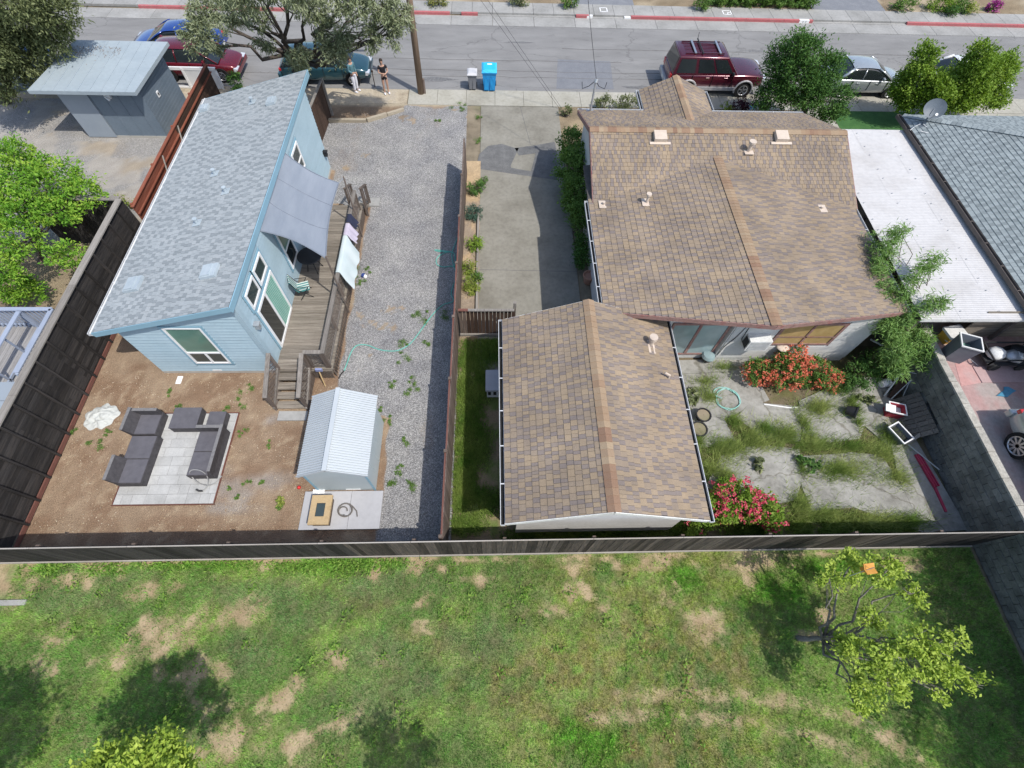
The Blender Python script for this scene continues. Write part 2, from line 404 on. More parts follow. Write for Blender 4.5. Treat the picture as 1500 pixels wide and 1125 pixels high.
def lawn_col(X, Y):
    n = VN2.f(X*0.9+3, Y*0.9+9, 5); n2 = VN3.f(X*3.3, Y*3.3, 4)
    c = lerp3(const3(len(X), (0.185,0.275,0.070)), (0.105,0.200,0.048), sstep(.35, .65, n))
    east = sstep(-1.0, 3.0, X)*(1-sstep(6.0, 9.0, X))
    c = lerp3(c, (0.235,0.250,0.070), east*0.65*sstep(.3, .7, n2))
    c = lerp3(c, (0.235,0.190,0.085), blobs(X, Y, RUST)*0.6*sstep(.3, .65, n2))
    c = lerp3(c, (0.105,0.175,0.070), blobs(X, Y, COOL)*0.7)
    c = lerp3(c, (0.130,0.270,0.040), blobs(X, Y, LUSH))
    n3 = sstep(.28, .72, .35*VN1.f(X*6.5, Y*6.5, 2)+.4*VN2.n(X*13, Y*13)+.25*VN3.n(X*24, Y*24)); n4 = sstep(.3, .7, VN2.f(X*2.2+40, Y*2.2, 4))
    return c*(0.55+0.62*n3+.24*n4)[:, None]
def lawn_ground(X, Y):
    d = lawn_dry(X, Y); n = VN1.f(X*4, Y*4, 3)
    tan = lerp3(const3(len(X), (0.41,0.315,0.20)), (0.32,0.235,0.145), sstep(.3, .7, n))
    k = .25+.75*d
    return lawn_col(X, Y)*1.0*(1-k)[:, None]+tan*k[:, None]*(.72+.28*d)[:, None]
def lawn_h(X, Y): return (VN1.f(X*.5, Y*.5, 3)-.5)*.05+(VN2.f(X*4, Y*4, 3)-.5)*.03
grid_ground('lawn', -15.5, 14.45, -5.2, 2.66, 0.075, 0.0, lawn_ground, m_ground, None, None, lawn_h)

# blue house lot: bare soil in the west, crushed grey stone in the east
DUST = [(560,480,.7,.35),(575,455,.5,.3),(540,520,.3,.5),(525,540,.2,.3),(505,245,.35,.25),(530,228,.5,.3),(470,252,.25,.3),(575,150,1.1,.5),(600,175,.6,.4),(530,460,.25,.6),(520,440,.2,.5),(605,178,.5,.3),(665,160,.5,.3),(690,170,.35,.35),(520,590,.6,.3)]
GREY = [(300,690,.6,.4),(290,690,.5,.3),(190,725,.35,.25),(385,705,.7,.35),(350,730,.4,.3),(340,745,.8,.2),(395,615,.3,.2),(330,715,.6,.4)]
def yard_xb(Y):
    return np.interp(Y, [2.7, 7.1, 7.9, 17.3, 17.6, 19.7, 20.1, 26], [-3.5, -3.5, -5.5, -5.4, -7.3, -7.3, -9.5, -9.5])
def yard_peb(X, Y):
    n = VN1.f(X*1.1, Y*1.1, 4)-.5
    m = sstep(-0.12, 0.12, X-yard_xb(Y)+n*.25)
    front = np.where(X < -4.6, sstep(23.35, 23.6, Y+0.0*n), sstep(24.7, 25.0, Y+n*.5))
    front = np.where((X >= -6.3) & (X < -4.6), sstep(23.45, 23.75, Y-(X+6.3)*.56), front)
    m = m*(1-front)
    m = m*(1-.38*sstep(.52, .75, VN2.f(X*.9+4, Y*.45, 5)))
    return np.clip(m*(1-sstep(.35, .9, blobs(X, Y, DUST)+(VN3.f(X*4, Y*4, 3)-.5)*1.5+(VN1.f(X*9, Y*9, 2)-.5)*.9-.12)*.62), 0, 1)
def yard_col(X, Y):
    n = VN2.f(X*1.2, Y*1.2, 5); n2 = VN3.f(X*5, Y*5, 4)
    c = lerp3(const3(len(X), (0.245,0.162,0.105)), (0.315,0.23,0.155), sstep(.35, .7, n))
    c = lerp3(c, (0.36,0.28,0.19), sstep(.58, .8, n2)*.7)
    c = lerp3(c, (0.35,0.325,0.295), blobs(X, Y, GREY)*.6)
    c = lerp3(c, (0.36,0.285,0.195), blobs(X, Y, DUST)*.9)
    soil = sstep(23.2, 23.5, Y)*(X < -4.4)
    c = lerp3(c, (0.23,0.17,0.115), soil*.7)
    c = lerp3(c, (0.42,0.36,0.26), sstep(24.6, 25.0, Y))
    return c*(0.82+0.36*n2)[:, None]
grid_ground('gravel_yard', -13.72, -1.32, 2.68, 25.0, 0.1, 0.0, yard_col, m_yard, yard_peb)

# ground west of the dark fence
def west_col(X, Y):
    n = VN2.f(X*.8, Y*.8, 5); n2 = VN3.f(X*6, Y*6, 3)
    up = sstep(14.9, 15.6, Y)
    c = lerp3(const3(len(X), (0.22,0.17,0.115)), (0.30,0.24,0.16), sstep(.4, .7, n))
    c = lerp3(c, (0.37,0.345,0.31), up)
    c = lerp3(c, (0.36,0.29,0.20), up*sstep(.5, .7, n)*.6)
    return c*(0.8+0.4*n2)[:, None]
def west_peb(X, Y): return sstep(15.0, 15.4, Y)*.55*sstep(.3, .5, VN1.f(X, Y, 3))
grid_ground('side_yard', -34, -13.78, 2.7, 25.9, 0.2, 0.0, west_col, m_yard, west_peb)

# strip between the centre fence and the garage
def strip_col(X, Y):
    n = VN2.f(X*2, Y*2, 4); n2 = VN3.f(X*6, Y*6, 3)
    c = lerp3(const3(len(X), (0.26,0.20,0.125)), (0.13,0.17,0.05), sstep(.4, .6, n))
    return c*(0.8+0.4*n2)[:, None]
grid_ground('side_strip', -1.28, 5.6, 2.68, 10.45, 0.12, 0.0, strip_col, m_ground)
# earth under the slabs east of the garage, and under the planting
def east_col(X, Y):
    n = VN2.f(X*2, Y*2, 4)
    return lerp3(const3(len(X), (0.16,0.13,0.085)), (0.12,0.115,0.05), sstep(.4, .6, n))*(0.8+0.4*VN3.f(X*6, Y*6, 3))[:, None]
grid_ground('east_yard', 5.6, 14.56, 2.68, 10.0, 0.15, -0.012, east_col, m_ground)
def front_col(X, Y):
    n = VN2.f(X*1.4, Y*1.4, 4)
    return lerp3(const3(len(X), (0.19,0.15,0.10)), (0.32,0.25,0.16), sstep(.4, .7, n))*(0.8+0.4*VN3.f(X*6, Y*6, 3))[:, None]
grid_ground('front_yard', 3.3, 30, 17.5, 25.0, 0.25, -0.01, front_col, m_ground)
grid_ground('planting_bed', -1.28, -0.6, 10.4, 20.5, 0.1, 0.02, lambda X, Y: lerp3(const3(len(X), (0.27,0.215,0.16)), (0.42,0.31,0.19), sstep(.45, .6, VN2.f(X*2, Y*1.2, 4)+np.clip((Y-16)*.08, -.1, .3)))*(0.75+0.5*VN3.f(X*7, Y*7, 3))[:, None], m_ground)

# driveway with its repairs
mb = MB(); mb.b2(-0.62, 3.38, 9.0, 24.9, -0.1, 0.008)
drive = tag(mb.build('driveway', m_drive), kind='structure')
def flat(name, pts, z, mat, parent=None, h=0.004, kind='structure'):
    P = [g(*p) for p in pts]
    mb = MB(); mb.prism([(p.x, p.y) for p in P][::1], z-h, z)
    n = mb.build(name, mat, parent)
    if parent is None: tag(n, kind=kind)
    return n
# make sure the polygon winds upward
def poly_up(pts):
    a = sum(p[0]*q[1]-q[0]*p[1] for p, q in zip(pts, pts[1:]+pts[:1]))
    return pts if a > 0 else pts[::-1]
def sheet(name, pts, z, mat, parent=None, h=0.004):
    mb = MB(); mb.prism(poly_up(pts), z-h, z); n = mb.build(name, mat, parent)
    return n if parent is not None else tag(n, kind='structure')
def px_poly(pts): return [(g(*p).x, g(*p).y) for p in pts]
sheet('asphalt_patch', px_poly([(697,247),(702,226),(715,214),(735,211),(754,217),(760,217),(748,243),(752,255)]), 0.0125, m_patch, drive)
sheet('asphalt_patch', px_poly([(754,217),(785,213),(812,208),(815,219),(783,225),(760,228)]), 0.0125, m_patch, drive)
sheet('asphalt_patch', px_poly([(749,246),(770,250),(800,254),(816,256),(816,264),(752,255)]), 0.0125, m_patch, drive)
sheet('asphalt_patch', px_poly([(786,220),(815,218),(816,256),(778,251)]), 0.0165, m_patch, drive)
for a, b in (((756,130),(763,160)), ((763,160),(777,212)), ((700,395),(845,398))):      # saw joints
    A, B = g(*a), g(*b); q = MB(); q.bar((A.x, A.y, 0.0105), (B.x, B.y, 0.0105), 0.018, 0.004); q.build('joint', m_patch, drive)

# the street
m_road, nt, bs = _base('street_asphalt')
v = pos(nt); vs = pos(nt, (0.35, 1.2, 1))
c = ramp(nt, noise(nt, vs, 0.9, 7, 0.65), [(0.192,0.189,0.184),(0.228,0.225,0.219),(0.266,0.262,0.254)], 0.3, 0.7)
c = mixc(nt, 1.0, c, ramp(nt, noise(nt, v, 40, 3), [(0.82,)*3, (1.1,)*3]), 'MULTIPLY')
vo = nt.nodes.new('ShaderNodeTexVoronoi'); vo.feature = 'DISTANCE_TO_EDGE'; vo.inputs['Scale'].default_value = 0.22
wv = nt.nodes.new('ShaderNodeVectorMath'); wv.operation = 'ADD'; nt.links.new(pos(nt, (0.55, 1.6, 1)), wv.inputs[0])
nn = nt.nodes.new('ShaderNodeTexNoise'); nn.inputs['Scale'].default_value = 1.2; nn.inputs['Detail'].default_value = 5; nt.links.new(v, nn.inputs['Vector']); nt.links.new(nn.outputs['Color'], wv.inputs[1])
nt.links.new(wv.outputs[0], vo.inputs['Vector'])
ck = ramp(nt, vo.outputs['Distance'], [(0.74,)*3, (1.0,)*3], 0.002, 0.008)
c = mixc(nt, 1.0, c, ck, 'MULTIPLY')
st = ramp(nt, noise(nt, vs, 2.3, 5, 0.7), [(0.72,)*3, (1.0,)*3], 0.27, 0.42)      # oil and tyre stains
c = mixc(nt, 1.0, c, st, 'MULTIPLY')
nt.links.new(c, bs.inputs['Base Color']); bs.inputs['Roughness'].default_value = 0.9; bs.inputs['Specular IOR Level'].default_value = 0.25
bumpn(nt, bs, noise(nt, v, 70, 3), 0.3, 0.01)
mb = MB(); mb.quad((-120,26.3,0.0),(120,26.3,0.0),(120,33.02,0.0),(-120,33.02,0.0))
road = tag(mb.build('road', m_road), kind='structure')
m_rpatch = pm('road_patch_asphalt', [(0.17,0.178,0.195),(0.21,0.218,0.232)], 2, 6, 0.93, 0.3, 60, 0.05, fine=0.15)
sheet('asphalt_patch', px_poly([(817,87),(894,90),(899,131),(815,130)]), 0.006, m_rpatch, road)
m_tar = pm('oil_stain', [(0.11,0.11,0.11),(0.21,0.21,0.21)], 9, 6, 0.9, fine=.3)
for i, (px, py, w, hh) in enumerate(((640,116,1.3,.28),(935,128,1.2,.22),(1270,84,.7,.12),(1237,77,.5,.1),(760,62,1.4,.12),(1105,75,.9,.13))):
    c0 = g(px, py); rr = random.Random(i)
    sheet('oil_stain', [(c0.x+w*cos(t*pi/7)*rr.uniform(.4,1), c0.y+hh*sin(t*pi/7)*rr.uniform(.4,1)) for t in range(14)], 0.0055, m_tar, road)
for k, (x0, x1, y) in enumerate(((-14,8,29.25),(-9,40,28.2),(4,40,30.6),(-20,30,27.6))):
    q = MB(); pts = []; x = x0; rr = random.Random(k)
    while x < x1: pts.append((x, y+rr.uniform(-.05,.05), 0.003)); x += rr.uniform(.6,1.6)
    q.tube(pts, 0.014, 4); q.build('tar_line', m_patch, road)

# far side: gutter, red kerb, paving slabs
far = thing('sidewalk', None, None, (0, 34, 0)); tag(far, kind='structure')
x = -30.0
rr = random.Random(3)
while x < 44:
    w = 1.25
    piece('paving_slab', far, m_side, (x+w/2, 34.98, 0.065), (w-0.018, 1.30, 0.13+rr.uniform(-.004,.004)))
    if int(round((x+30)/1.25)) % 2 == 0:
        piece('gutter_slab', far, m_side, (x+w, 33.60, -0.04), (2*w-0.02, 1.12, 0.10))
    x += w
drops = [(-12.4,-5.0),(-0.9,5.1),(5.9,8.4),(19.95,26.0)]                     # dropped kerbs in front of driveways
def dropped(x): return any(a < x < b for a, b in drops)
reds = [(-21,-12.4),(-5.0,-2.6),(-1.9,-0.9),(5.1,5.9),(8.5,19.95),(26.0,44)]
for a, b in reds:
    x = a
    while x < b-0.05:
        w = min(2.4, b-x)
        piece('kerb_stone', far, m_redcurb, (x+w/2, 34.24, 0.07), (w-0.012, 0.17, 0.16)); x += w
for a, b in drops: piece('kerb_stone', far, m_side, ((a+b)/2, 34.24, 0.005), (b-a, 0.17, 0.05))
piece('kerb_stone', far, m_white, (5.95, 34.24, 0.06), (0.35, 0.174, 0.15)); piece('kerb_stone', far, m_white, (8.3, 34.24, 0.04), (0.4, 0.172, 0.12))
piece('kerb_stone', far, m_white, (19.4, 34.24, 0.074), (0.62, 0.178, 0.168))
for dx in (-.08, .1): piece('painted_mark', far, m_galv, (19.4+dx, 34.148, 0.085), (0.07, 0.006, 0.09))
for (px, py, sx) in ((884,20,.42),(1065,25,.5)):                            # painted square outlines on the slabs
    c0 = g(px, py); c0.y = 34.98; q = MB()
    for dx, dy, w, h2 in ((0,.24,sx,.06),(0,-.24,sx,.06),(-sx/2,0,.06,.54),(sx/2,0,.06,.54)): q.box((c0.x+dx, c0.y+dy, 0.136), (w, h2, 0.004))
    if px > 1000: q.box((c0.x+.09, c0.y, 0.1365), (.2,.06,.004)); q.box((c0.x+.02, c0.y-.1, 0.1365), (.06,.2,.004))
    q.build('painted_square', m_white, far)

# near side: apron and walk
near = thing('pavement', None, None, (0, 25.6, 0)); tag(near, kind='structure')
x = -4.4
while x < 30:
    w = 1.5
    piece('paving_slab', near, m_apron, (x+w/2, 25.62, 0.0), (w-0.016, 1.36, 0.05+rr.uniform(-.003,.003)))
    x += w
x = -4.4
tag(sheet('verge', [(-30,25.0),(-4.45,25.0),(-4.45,26.28),(-30,26.28)], 0.006, pm('verge_soil', [(0.30,0.25,0.18),(0.42,0.36,0.265),(0.36,0.32,0.26)], 1.4, 6, 0.97, .3, 40, fine=.2)), kind='structure')
mb = MB(); mb.b2(16.0, 30, 20.9, 24.93, -0.05, 0.012); tag(mb.build('forecourt', m_apron), kind='structure')

# yards across the street
def acr_col(X, Y):
    n = VN2.f(X*.7, Y*.7, 5)
    return lerp3(const3(len(X), (0.22,0.17,0.11)), (0.36,0.30,0.21), sstep(.4, .7, n))*(0.75+0.5*VN3.f(X*5, Y*5, 3))[:, None]
grid_ground('far_yards', -40, 60, 35.63, 46, 0.4, 0.10, acr_col, m_ground)
for pts in ([(5.0,35.63),(8.9,35.63),(8.9,46),(5.0,46)], [(20.4,35.63),(25.2,35.63),(25.2,46),(20.4,46)]):
    sheet('far_driveway', pts, 0.125, m_rpatch)

# concrete back yard of the brown house: broken slabs with grass in the gaps
slab_n = 0
back = thing('back_yard', None, None, (10, 6, 0)); tag(back, kind='structure')
for pts in ([(1000,548),(1088,528),(1120,585),(1060,610),(1008,600)],
            [(1010,606),(1058,616),(1075,648),(1020,655),(1012,640)],
            [(1102,592),(1170,598),(1168,645),(1118,640),(1082,612)],
            [(1174,590),(1240,560),(1272,598),(1255,640),(1215,645),(1180,632)],
            [(1245,556),(1300,560),(1330,640),(1300,650),(1262,618)],
            [(1062,668),(1110,655),(1165,662),(1170,700),(1160,730),(1100,740),(1040,712)],
            [(1178,672),(1240,668),(1248,740),(1190,745),(1176,712)],
            [(1244,668),(1290,672),(1340,750),(1345,775),(1254,742)],
            [(1306,652),(1340,650),(1410,770),(1352,775),(1318,705)],
            [(990,530),(1060,528),(1062,545),(992,548)]):
    P_ = px_poly(pts); cx_, cy_ = sum(p[0] for p in P_)/len(P_), sum(p[1] for p in P_)/len(P_); slab_n += 1
    sheet('concrete_slab', [(cx_+(p[0]-cx_)*1.10, cy_+(p[1]-cy_)*1.10) for p in P_], 0.026+slab_n*.004, m_conc, back, 0.08)
# ------------------------------------------------------------------ roofs
def shingles(roof, O, U, V, Lv, ulim, mat, expo=0.19, wmin=.08, wmax=.20, thick=0.016, nind=0, seed=1, name='shingle'):
    """courses of separate tabs on a roof plane: O eave origin, U along the eave, V up the slope; the nind nearest become objects"""
    O, U, V = Vector(O), Vector(U).normalized(), Vector(V).normalized(); N = U.cross(V)
    if N.z < 0: N = -N
    r = random.Random(seed); tabs = []; dark = False
    v = 0.0; row = 0
    while v < Lv-0.02:
        a, b = ulim(min(v+expo/2, Lv)); u = a-r.uniform(0, wmax)
        v1 = min(v+expo, Lv)
        while u < b:
            dark = (not dark) and r.random() < .62         # short darker tabs between the longer pale ones
            w = r.uniform(wmin, wmin*1.7) if dark else r.uniform(wmin*1.1, wmax); a0, a1 = max(u, a), min(u+w, b)
            if a1-a0 > 0.02:
                t = r.random()*.32 if dark else .42+r.random()*.58
                tabs.append((a0, a1, v, v1, thick*r.uniform(.7, 1.25), t))
            u += w
        v += expo; row += 1
    def geo(mb, T):
        a0, a1, v0, v1, h, t = T
        mb.tone = t; gpp = 0.004
        p = [O+U*(a0+gpp)+V*v0+N*h, O+U*(a1-gpp)+V*v0+N*h, O+U*(a1-gpp)+V*v1+N*0.003, O+U*(a0+gpp)+V*v1+N*0.003]
        q = [O+U*(a0+gpp)+V*v0+N*0.001, O+U*(a1-gpp)+V*v0+N*0.001]
        mb.add(p+q, [(0,1,2,3),(4,5,1,0),(4,0,3),(5,2,1)])
    if nind:
        C0 = Vector((0, 0, H))
        tabs.sort(key=lambda T: (O+U*((T[0]+T[1])/2)+V*T[2]-C0).length/((T[1]-T[0])))
        for T in tabs[:nind]:
            mb = MB(); geo(mb, T); mb.build(name, mat, roof, tone=True)
        tabs = tabs[nind:]
    mb = MB()
    for T in tabs: geo(mb, T)
    return mb.build(name+'_courses', mat, roof, tone=True, kind='stuff')
def ridge_caps(roof, A, B, mat, w=0.16, step=0.15, slope=.3, seed=3, band=3):
    """overlapping cap shingles folded over a ridge from A to B, each its own object"""
    A, B = Vector(A), Vector(B); L = (B-A).length; d = (B-A)/L; n = int(L/step); sd = d.cross(Vector((0,0,1))).normalized()
    r = random.Random(seed); t = .5; k = 0
    for i in range(n):
        if k <= 0: t = r.random(); k = r.randint(1, band)
        k -= 1
        a = A+d*(i*L/n); b = A+d*((i+1.15)*L/n)
        mb = MB(); mb.tone = min(1, max(0, t+r.uniform(-.12, .12)))
        up = Vector((0,0,1)); lo = -up*(w*slope)
        P = [a+up*.035, a+sd*w+lo+up*.035, a-sd*w+lo+up*.035, b+up*.018, b+sd*w+lo+up*.018, b-sd*w+lo+up*.018,
             a+sd*w+lo+up*.012, a-sd*w+lo+up*.012, a+up*.012]
        mb.add(P, [(0,1,4,3),(0,3,5,2),(8,6,1,0),(7,8,0,2),(6,4,1),(7,2,5)])
        mb.build('ridge_cap', mat, roof, tone=True)
BR = [(0.215,0.180,0.163),(0.228,0.190,0.168),(0.258,0.208,0.165),(0.292,0.228,0.163),(0.325,0.250,0.170),(0.275,0.220,0.168)]
m_brshing = tone_mat('brown_shingle', BR, 0.93, 0, 1, 0.2, 0.22)
m_brcap = tone_mat('brown_ridge_shingle', [(0.255,0.16,0.108),(0.325,0.228,0.148),(0.36,0.275,0.185),(0.295,0.20,0.135)], 0.93, 0, 1, 0.1, 0.2)
m_blshing = tone_mat('blue_grey_shingle', [(0.235,0.262,0.275),(0.265,0.293,0.307),(0.322,0.352,0.365),(0.338,0.368,0.38),(0.358,0.386,0.397)], 0.93, 0, 1, 0.06, 0.2)
m_gnshing = tone_mat('green_grey_shingle', [(0.195,0.225,0.232),(0.225,0.258,0.265),(0.285,0.325,0.33),(0.31,0.35,0.353)], 0.93, 0, 1, 0.06, 0.22)
m_underlay = pm('roofing_felt', [(0.07,0.065,0.06),(0.10,0.095,0.09)], 5, 3, 0.95)
m_bluewall = pm('pale_blue_siding', [(0.325,0.435,0.49),(0.365,0.475,0.53)], 1.2, 4, 0.7, 0, None, 0.03, fine=.05)
m_bluefascia = pm('blue_fascia', [(0.22,0.375,0.46),(0.25,0.41,0.50)], 1.2, 4, 0.6)
m_foundation = pm('foundation_concrete', [(0.36,0.34,0.30),(0.44,0.42,0.38)], 2, 4, 0.9, .1, 40)
m_cream = pm('cream_stucco', [(0.55,0.545,0.52),(0.64,0.635,0.61)], 1.5, 5, 0.8, .08, 60, 0.03, fine=.08)
m_gutter = pm('white_gutter', [(0.50,0.51,0.52),(0.58,0.59,0.60)], 3, 3, 0.45)
m_redtrim = pm('brown_red_trim', [(0.21,0.115,0.10),(0.30,0.19,0.165),(0.26,0.10,0.09)], 3, 5, 0.8, .1, 30, 0.05, fine=.2)
m_vent = pm('tan_roof_vent', [(0.52,0.43,0.35),(0.60,0.51,0.42)], 5, 3, 0.7, 0, None, 0.05)
m_ventblue = pm('pale_roof_vent', [(0.36,0.42,0.455),(0.42,0.475,0.505)], 5, 3, 0.6, 0, None, 0.05)
def gutter(parent, a, b, mat, w=0.11, d=0.10, hang=6):
    """open K gutter from a to b, with straps"""
    a, b = Vector(a), Vector(b); dr = (b-a).normalized(); sd = Vector((dr.y, -dr.x, 0)).normalized()
    mb = MB()
    for off, z0, z1, t in ((0, -d, 0, .012), (w, -d, 0, .016)):
        mb.bar(a+sd*off+Vector((0,0,-d/2)), b+sd*off+Vector((0,0,-d/2)), t, d)
    mb.bar(a+sd*(w/2)+Vector((0,0,-d-.004)), b+sd*(w/2)+Vector((0,0,-d-.004)), w, .01)
    for e in (a, b): mb.bar(e+sd*.004+Vector((0,0,-d/2)), e+sd*(w-.004)+Vector((0,0,-d/2)), .012, d-.006)
    o = mb.build('gutter', mat, parent)
    q = MB(); q.bar(a+sd*(w/2)+Vector((0,0,-d+.01)), b+sd*(w/2)+Vector((0,0,-d+.01)), w*.8, .012); q.build('gutter_bed', m_dark, o)
    n = int((b-a).length/1.0)
    for i in range(1, n):
        p = a+(b-a)*(i/n); s = MB(); s.bar(p+sd*.0+Vector((0,0,.006)), p+sd*(w)+Vector((0,0,.006)), .03, .008); s.build('gutter_strap', mat, o)
    return o
def pipe_vent(roof, p, hgt=.28, r=.055, mat=None, cap=True):
    mat = mat or m_vent; mb = MB()
    mb.box((p[0], p[1], p[2]+.02), (.34, .38, .014), rot=(0, 0, 0))
    mb.cyl((p[0], p[1], p[2]-.1), (p[0], p[1], p[2]+hgt), r, 10)
    if cap: mb.cyl((p[0], p[1], p[2]+hgt), (p[0], p[1], p[2]+hgt+.07), r*1.9, 12)
    return mb.build('vent_pipe', mat, roof)

# ================================================================== the pale blue cottage
bh = thing('blue_cottage', 'narrow pale blue cottage with one long slope of blue-grey shingles', 'house', (-9.5, 14.4, 0))
WX0, WX1, WY0, WY1 = -11.47, -7.47, 8.96, 19.82
ZF = 0.06
sl_b = (3.90-2.66)/4.62
def zroof(x): return 2.66+(x+12.06)*sl_b
# four walls, the lapped boards of the south wall each its own piece
mb = MB()
for (xa, ya, xb, yb) in ((WX1, WY0, WX1, WY1), (WX0, WY1, WX0, WY0)):
    za, zb = zroof(xa)-.14, zroof(xb)-.14
    i = -.1 if xa == WX1 else .1
    mb.add([(xa,ya,ZF),(xb,yb,ZF),(xb,yb,zb),(xa,ya,za),(xa+i,ya,ZF),(xb+i,yb,ZF),(xb+i,yb,zb),(xa+i,ya,za)], [(0,1,2,3),(7,6,5,4),(3,2,6,7),(1,0,4,5),(2,1,5,6),(0,3,7,4)])
zl, zr = zroof(WX0)-.14, zroof(WX1)-.14
for y, s in ((WY0+.02, 1), (WY1-.02, -1)):
    mb.add([(WX0+.1,y,ZF),(WX1-.1,y,ZF),(WX1-.1,y,zr),(WX0+.1,y,zl),(WX0+.1,y+s*.1,ZF),(WX1-.1,y+s*.1,ZF),(WX1-.1,y+s*.1,zr),(WX0+.1,y+s*.1,zl)], [(0,1,2,3),(7,6,5,4),(3,2,6,7),(1,0,4,5),(2,1,5,6),(0,3,7,4)])
walls = mb.build('wall', m_bluewall, bh)
f = MB(); f.b2(WX0-.02, WX1+.02, WY0-.035, WY1+.02, -.1, ZF+.06); f.build('foundation', m_foundation, bh)
z = ZF+.10; k = 0
while z < 3.75:                                       # lap boards, tilted out at the foot, cut to the rake
    e = .155
    x0 = WX0+.0; 
    if z+e > zl: x0 = max(x0, WX0+(z+e-zl)/sl_b)
    x1 = WX1-.13
    if x1-x0 > .1:
        segs = [(x0, x1)]
        if 0.56 < z+e and z < 2.76: segs = [(x0, min(x1, -10.14)), (-8.82, x1)]
        for a, b in segs:
            if b-a > .08:
                q = MB(); q.add([(a,WY0-.042,z),(b,WY0-.042,z),(b,WY0-.006,z+e-.012),(a,WY0-.006,z+e-.012),(a,WY0+.015,z),(b,WY0+.015,z),(b,WY0+.015,z+e-.012),(a,WY0+.015,z+e-.012)],
                              [(0,1,2,3),(7,6,5,4),(3,2,6,7),(1,0,4,5),(2,1,5,6),(0,3,7,4)])
                q.build('siding_board', m_bluewall, walls)
    z += e
q = MB(); q.bar((WX1-.065, WY0-.036, ZF), (WX1-.065, WY0-.036, zr-.03), .13, .03, (0,1,0)); q.build('corner_trim', m_bluewall, walls); q = MB(); q.bar((WX1+.014, WY0+.04, ZF), (WX1+.014, WY0+.04, zr), .028, .18, (0,1,0)); q.build('corner_trim', m_bluewall, walls); q = MB()
q.bar((WX0-.012, WY0+.05, ZF), (WX0-.012, WY0+.05, zl), .024, .16, (0,1,0)); q.build('corner_trim', m_bluewall, walls)
z = ZF+.12
holes = [(9.46,11.50,2.62,3.5),(9.54,11.50,.4,2.62),(12.62,13.7,1.0,2.9),(16.15,17.25,2.1,3.35)]
while z < zr-.1:                                      # lap boards of the east wall, stopped at the openings
    e = .155; cuts = sorted((a, b) for a, b, c, d in holes if z+e > c and z < d); ys = WY0+.13; segs = []
    for a, b in cuts: segs.append((ys, a)); ys = b
    segs.append((ys, WY1-.02))
    for a, b in segs:
        if b-a > .1: q = MB(); q.add([(WX1+.022,a,z),(WX1+.022,b,z),(WX1+.004,b,z+e-.01),(WX1+.004,a,z+e-.01),(WX1-.01,a,z),(WX1-.01,b,z),(WX1-.01,b,z+e-.01),(WX1-.01,a,z+e-.01)], [(0,1,2,3),(7,6,5,4),(3,2,6,7),(1,0,4,5),(2,1,5,6),(0,3,7,4)]); q.build('siding_board', m_bluewall, walls)
    z += e
for x in (-9.75, -7.95): q = MB(); q.b2(x, x+.3, WY0-.05, WY0-.03, .14, .22); q.build('vent_cover', m_whiteweather, bh)
# roof
RY0, RY1 = 8.76, 20.72
XA, XB = -12.06, -7.44
rp = MB(); rp.slab([(XA,RY0,2.64),(XB,RY0,3.88),(XB,RY1,3.88),(XA,RY1,2.64)], .10); broof = rp.build('roof', m_underlay, bh)
Vb = Vector((XB-XA, 0, 3.88-2.64)); Lb = Vb.length
shingles(broof, (XA-.03, RY1, 2.642), (0,-1,0), Vb, Lb+.03, lambda v: (0, RY1-RY0), m_blshing, .15, .10, .20, .016, 300, seed=5)
q = MB(); q.bar((XB+.012, RY0-.02, 3.775), (XB+.012, RY1+.02, 3.775), .03, .23); q.build('fascia', m_bluefascia, bh)
for y in (RY0-.012, RY1+.012):
    q = MB(); n = Vb.cross(Vector((0,1,0))).normalized(); q.bar((XA, y, 2.555), (XB, y, 3.795), .025, .19); q.build('rake_board', m_bluefascia, bh)
q = MB(); q.bar((XA-.02, RY0-.03, 2.655), (XA-.02, RY1+.03, 2.655), .05, .02); q.build('drip_edge', m_whiteweather, bh)
gutter(bh, (XA-.015, RY1+.02, 2.63), (XA-.015, RY0-.02, 2.63), m_gutter)
def on_b(px, py):                                      # where a spot on this roof is
    zz = 3.3
    for _ in range(12): p = g(px, py, zz); zz = zroof(p.x)
    return p
for (px, py, w, h2) in ((197,418,.42,.62),(308,399,.42,.55),(398,150,.30,.45),(300,160,.30,.40)):
    p = on_b(px, py); q = MB(); sl = atan2(1.24, 4.62)
    q.box((p.x, p.y, p.z+.05), (w*1.25, h2*.9, .10), rot=(0, -sl, 0)); q.box((p.x-w*.15, p.y, p.z+.10), (w*.75, h2*.8, .05), rot=(0, -sl, 0)); q.build('roof_vent', m_ventblue, broof)
for (px, py) in ((315,255),(331,281),(289,327),(370,150)):
    p = on_b(px, py); q = MB(); q.box((p.x, p.y, p.z+.02), (.3,.3,.02), rot=(0,-.26,0)); q.cyl((p.x,p.y,p.z-.05),(p.x,p.y,p.z+.17),.06,10); q.cyl((p.x,p.y,p.z+.17),(p.x,p.y,p.z+.2),.075,10); q.build('vent_pipe', m_ventblue, broof)
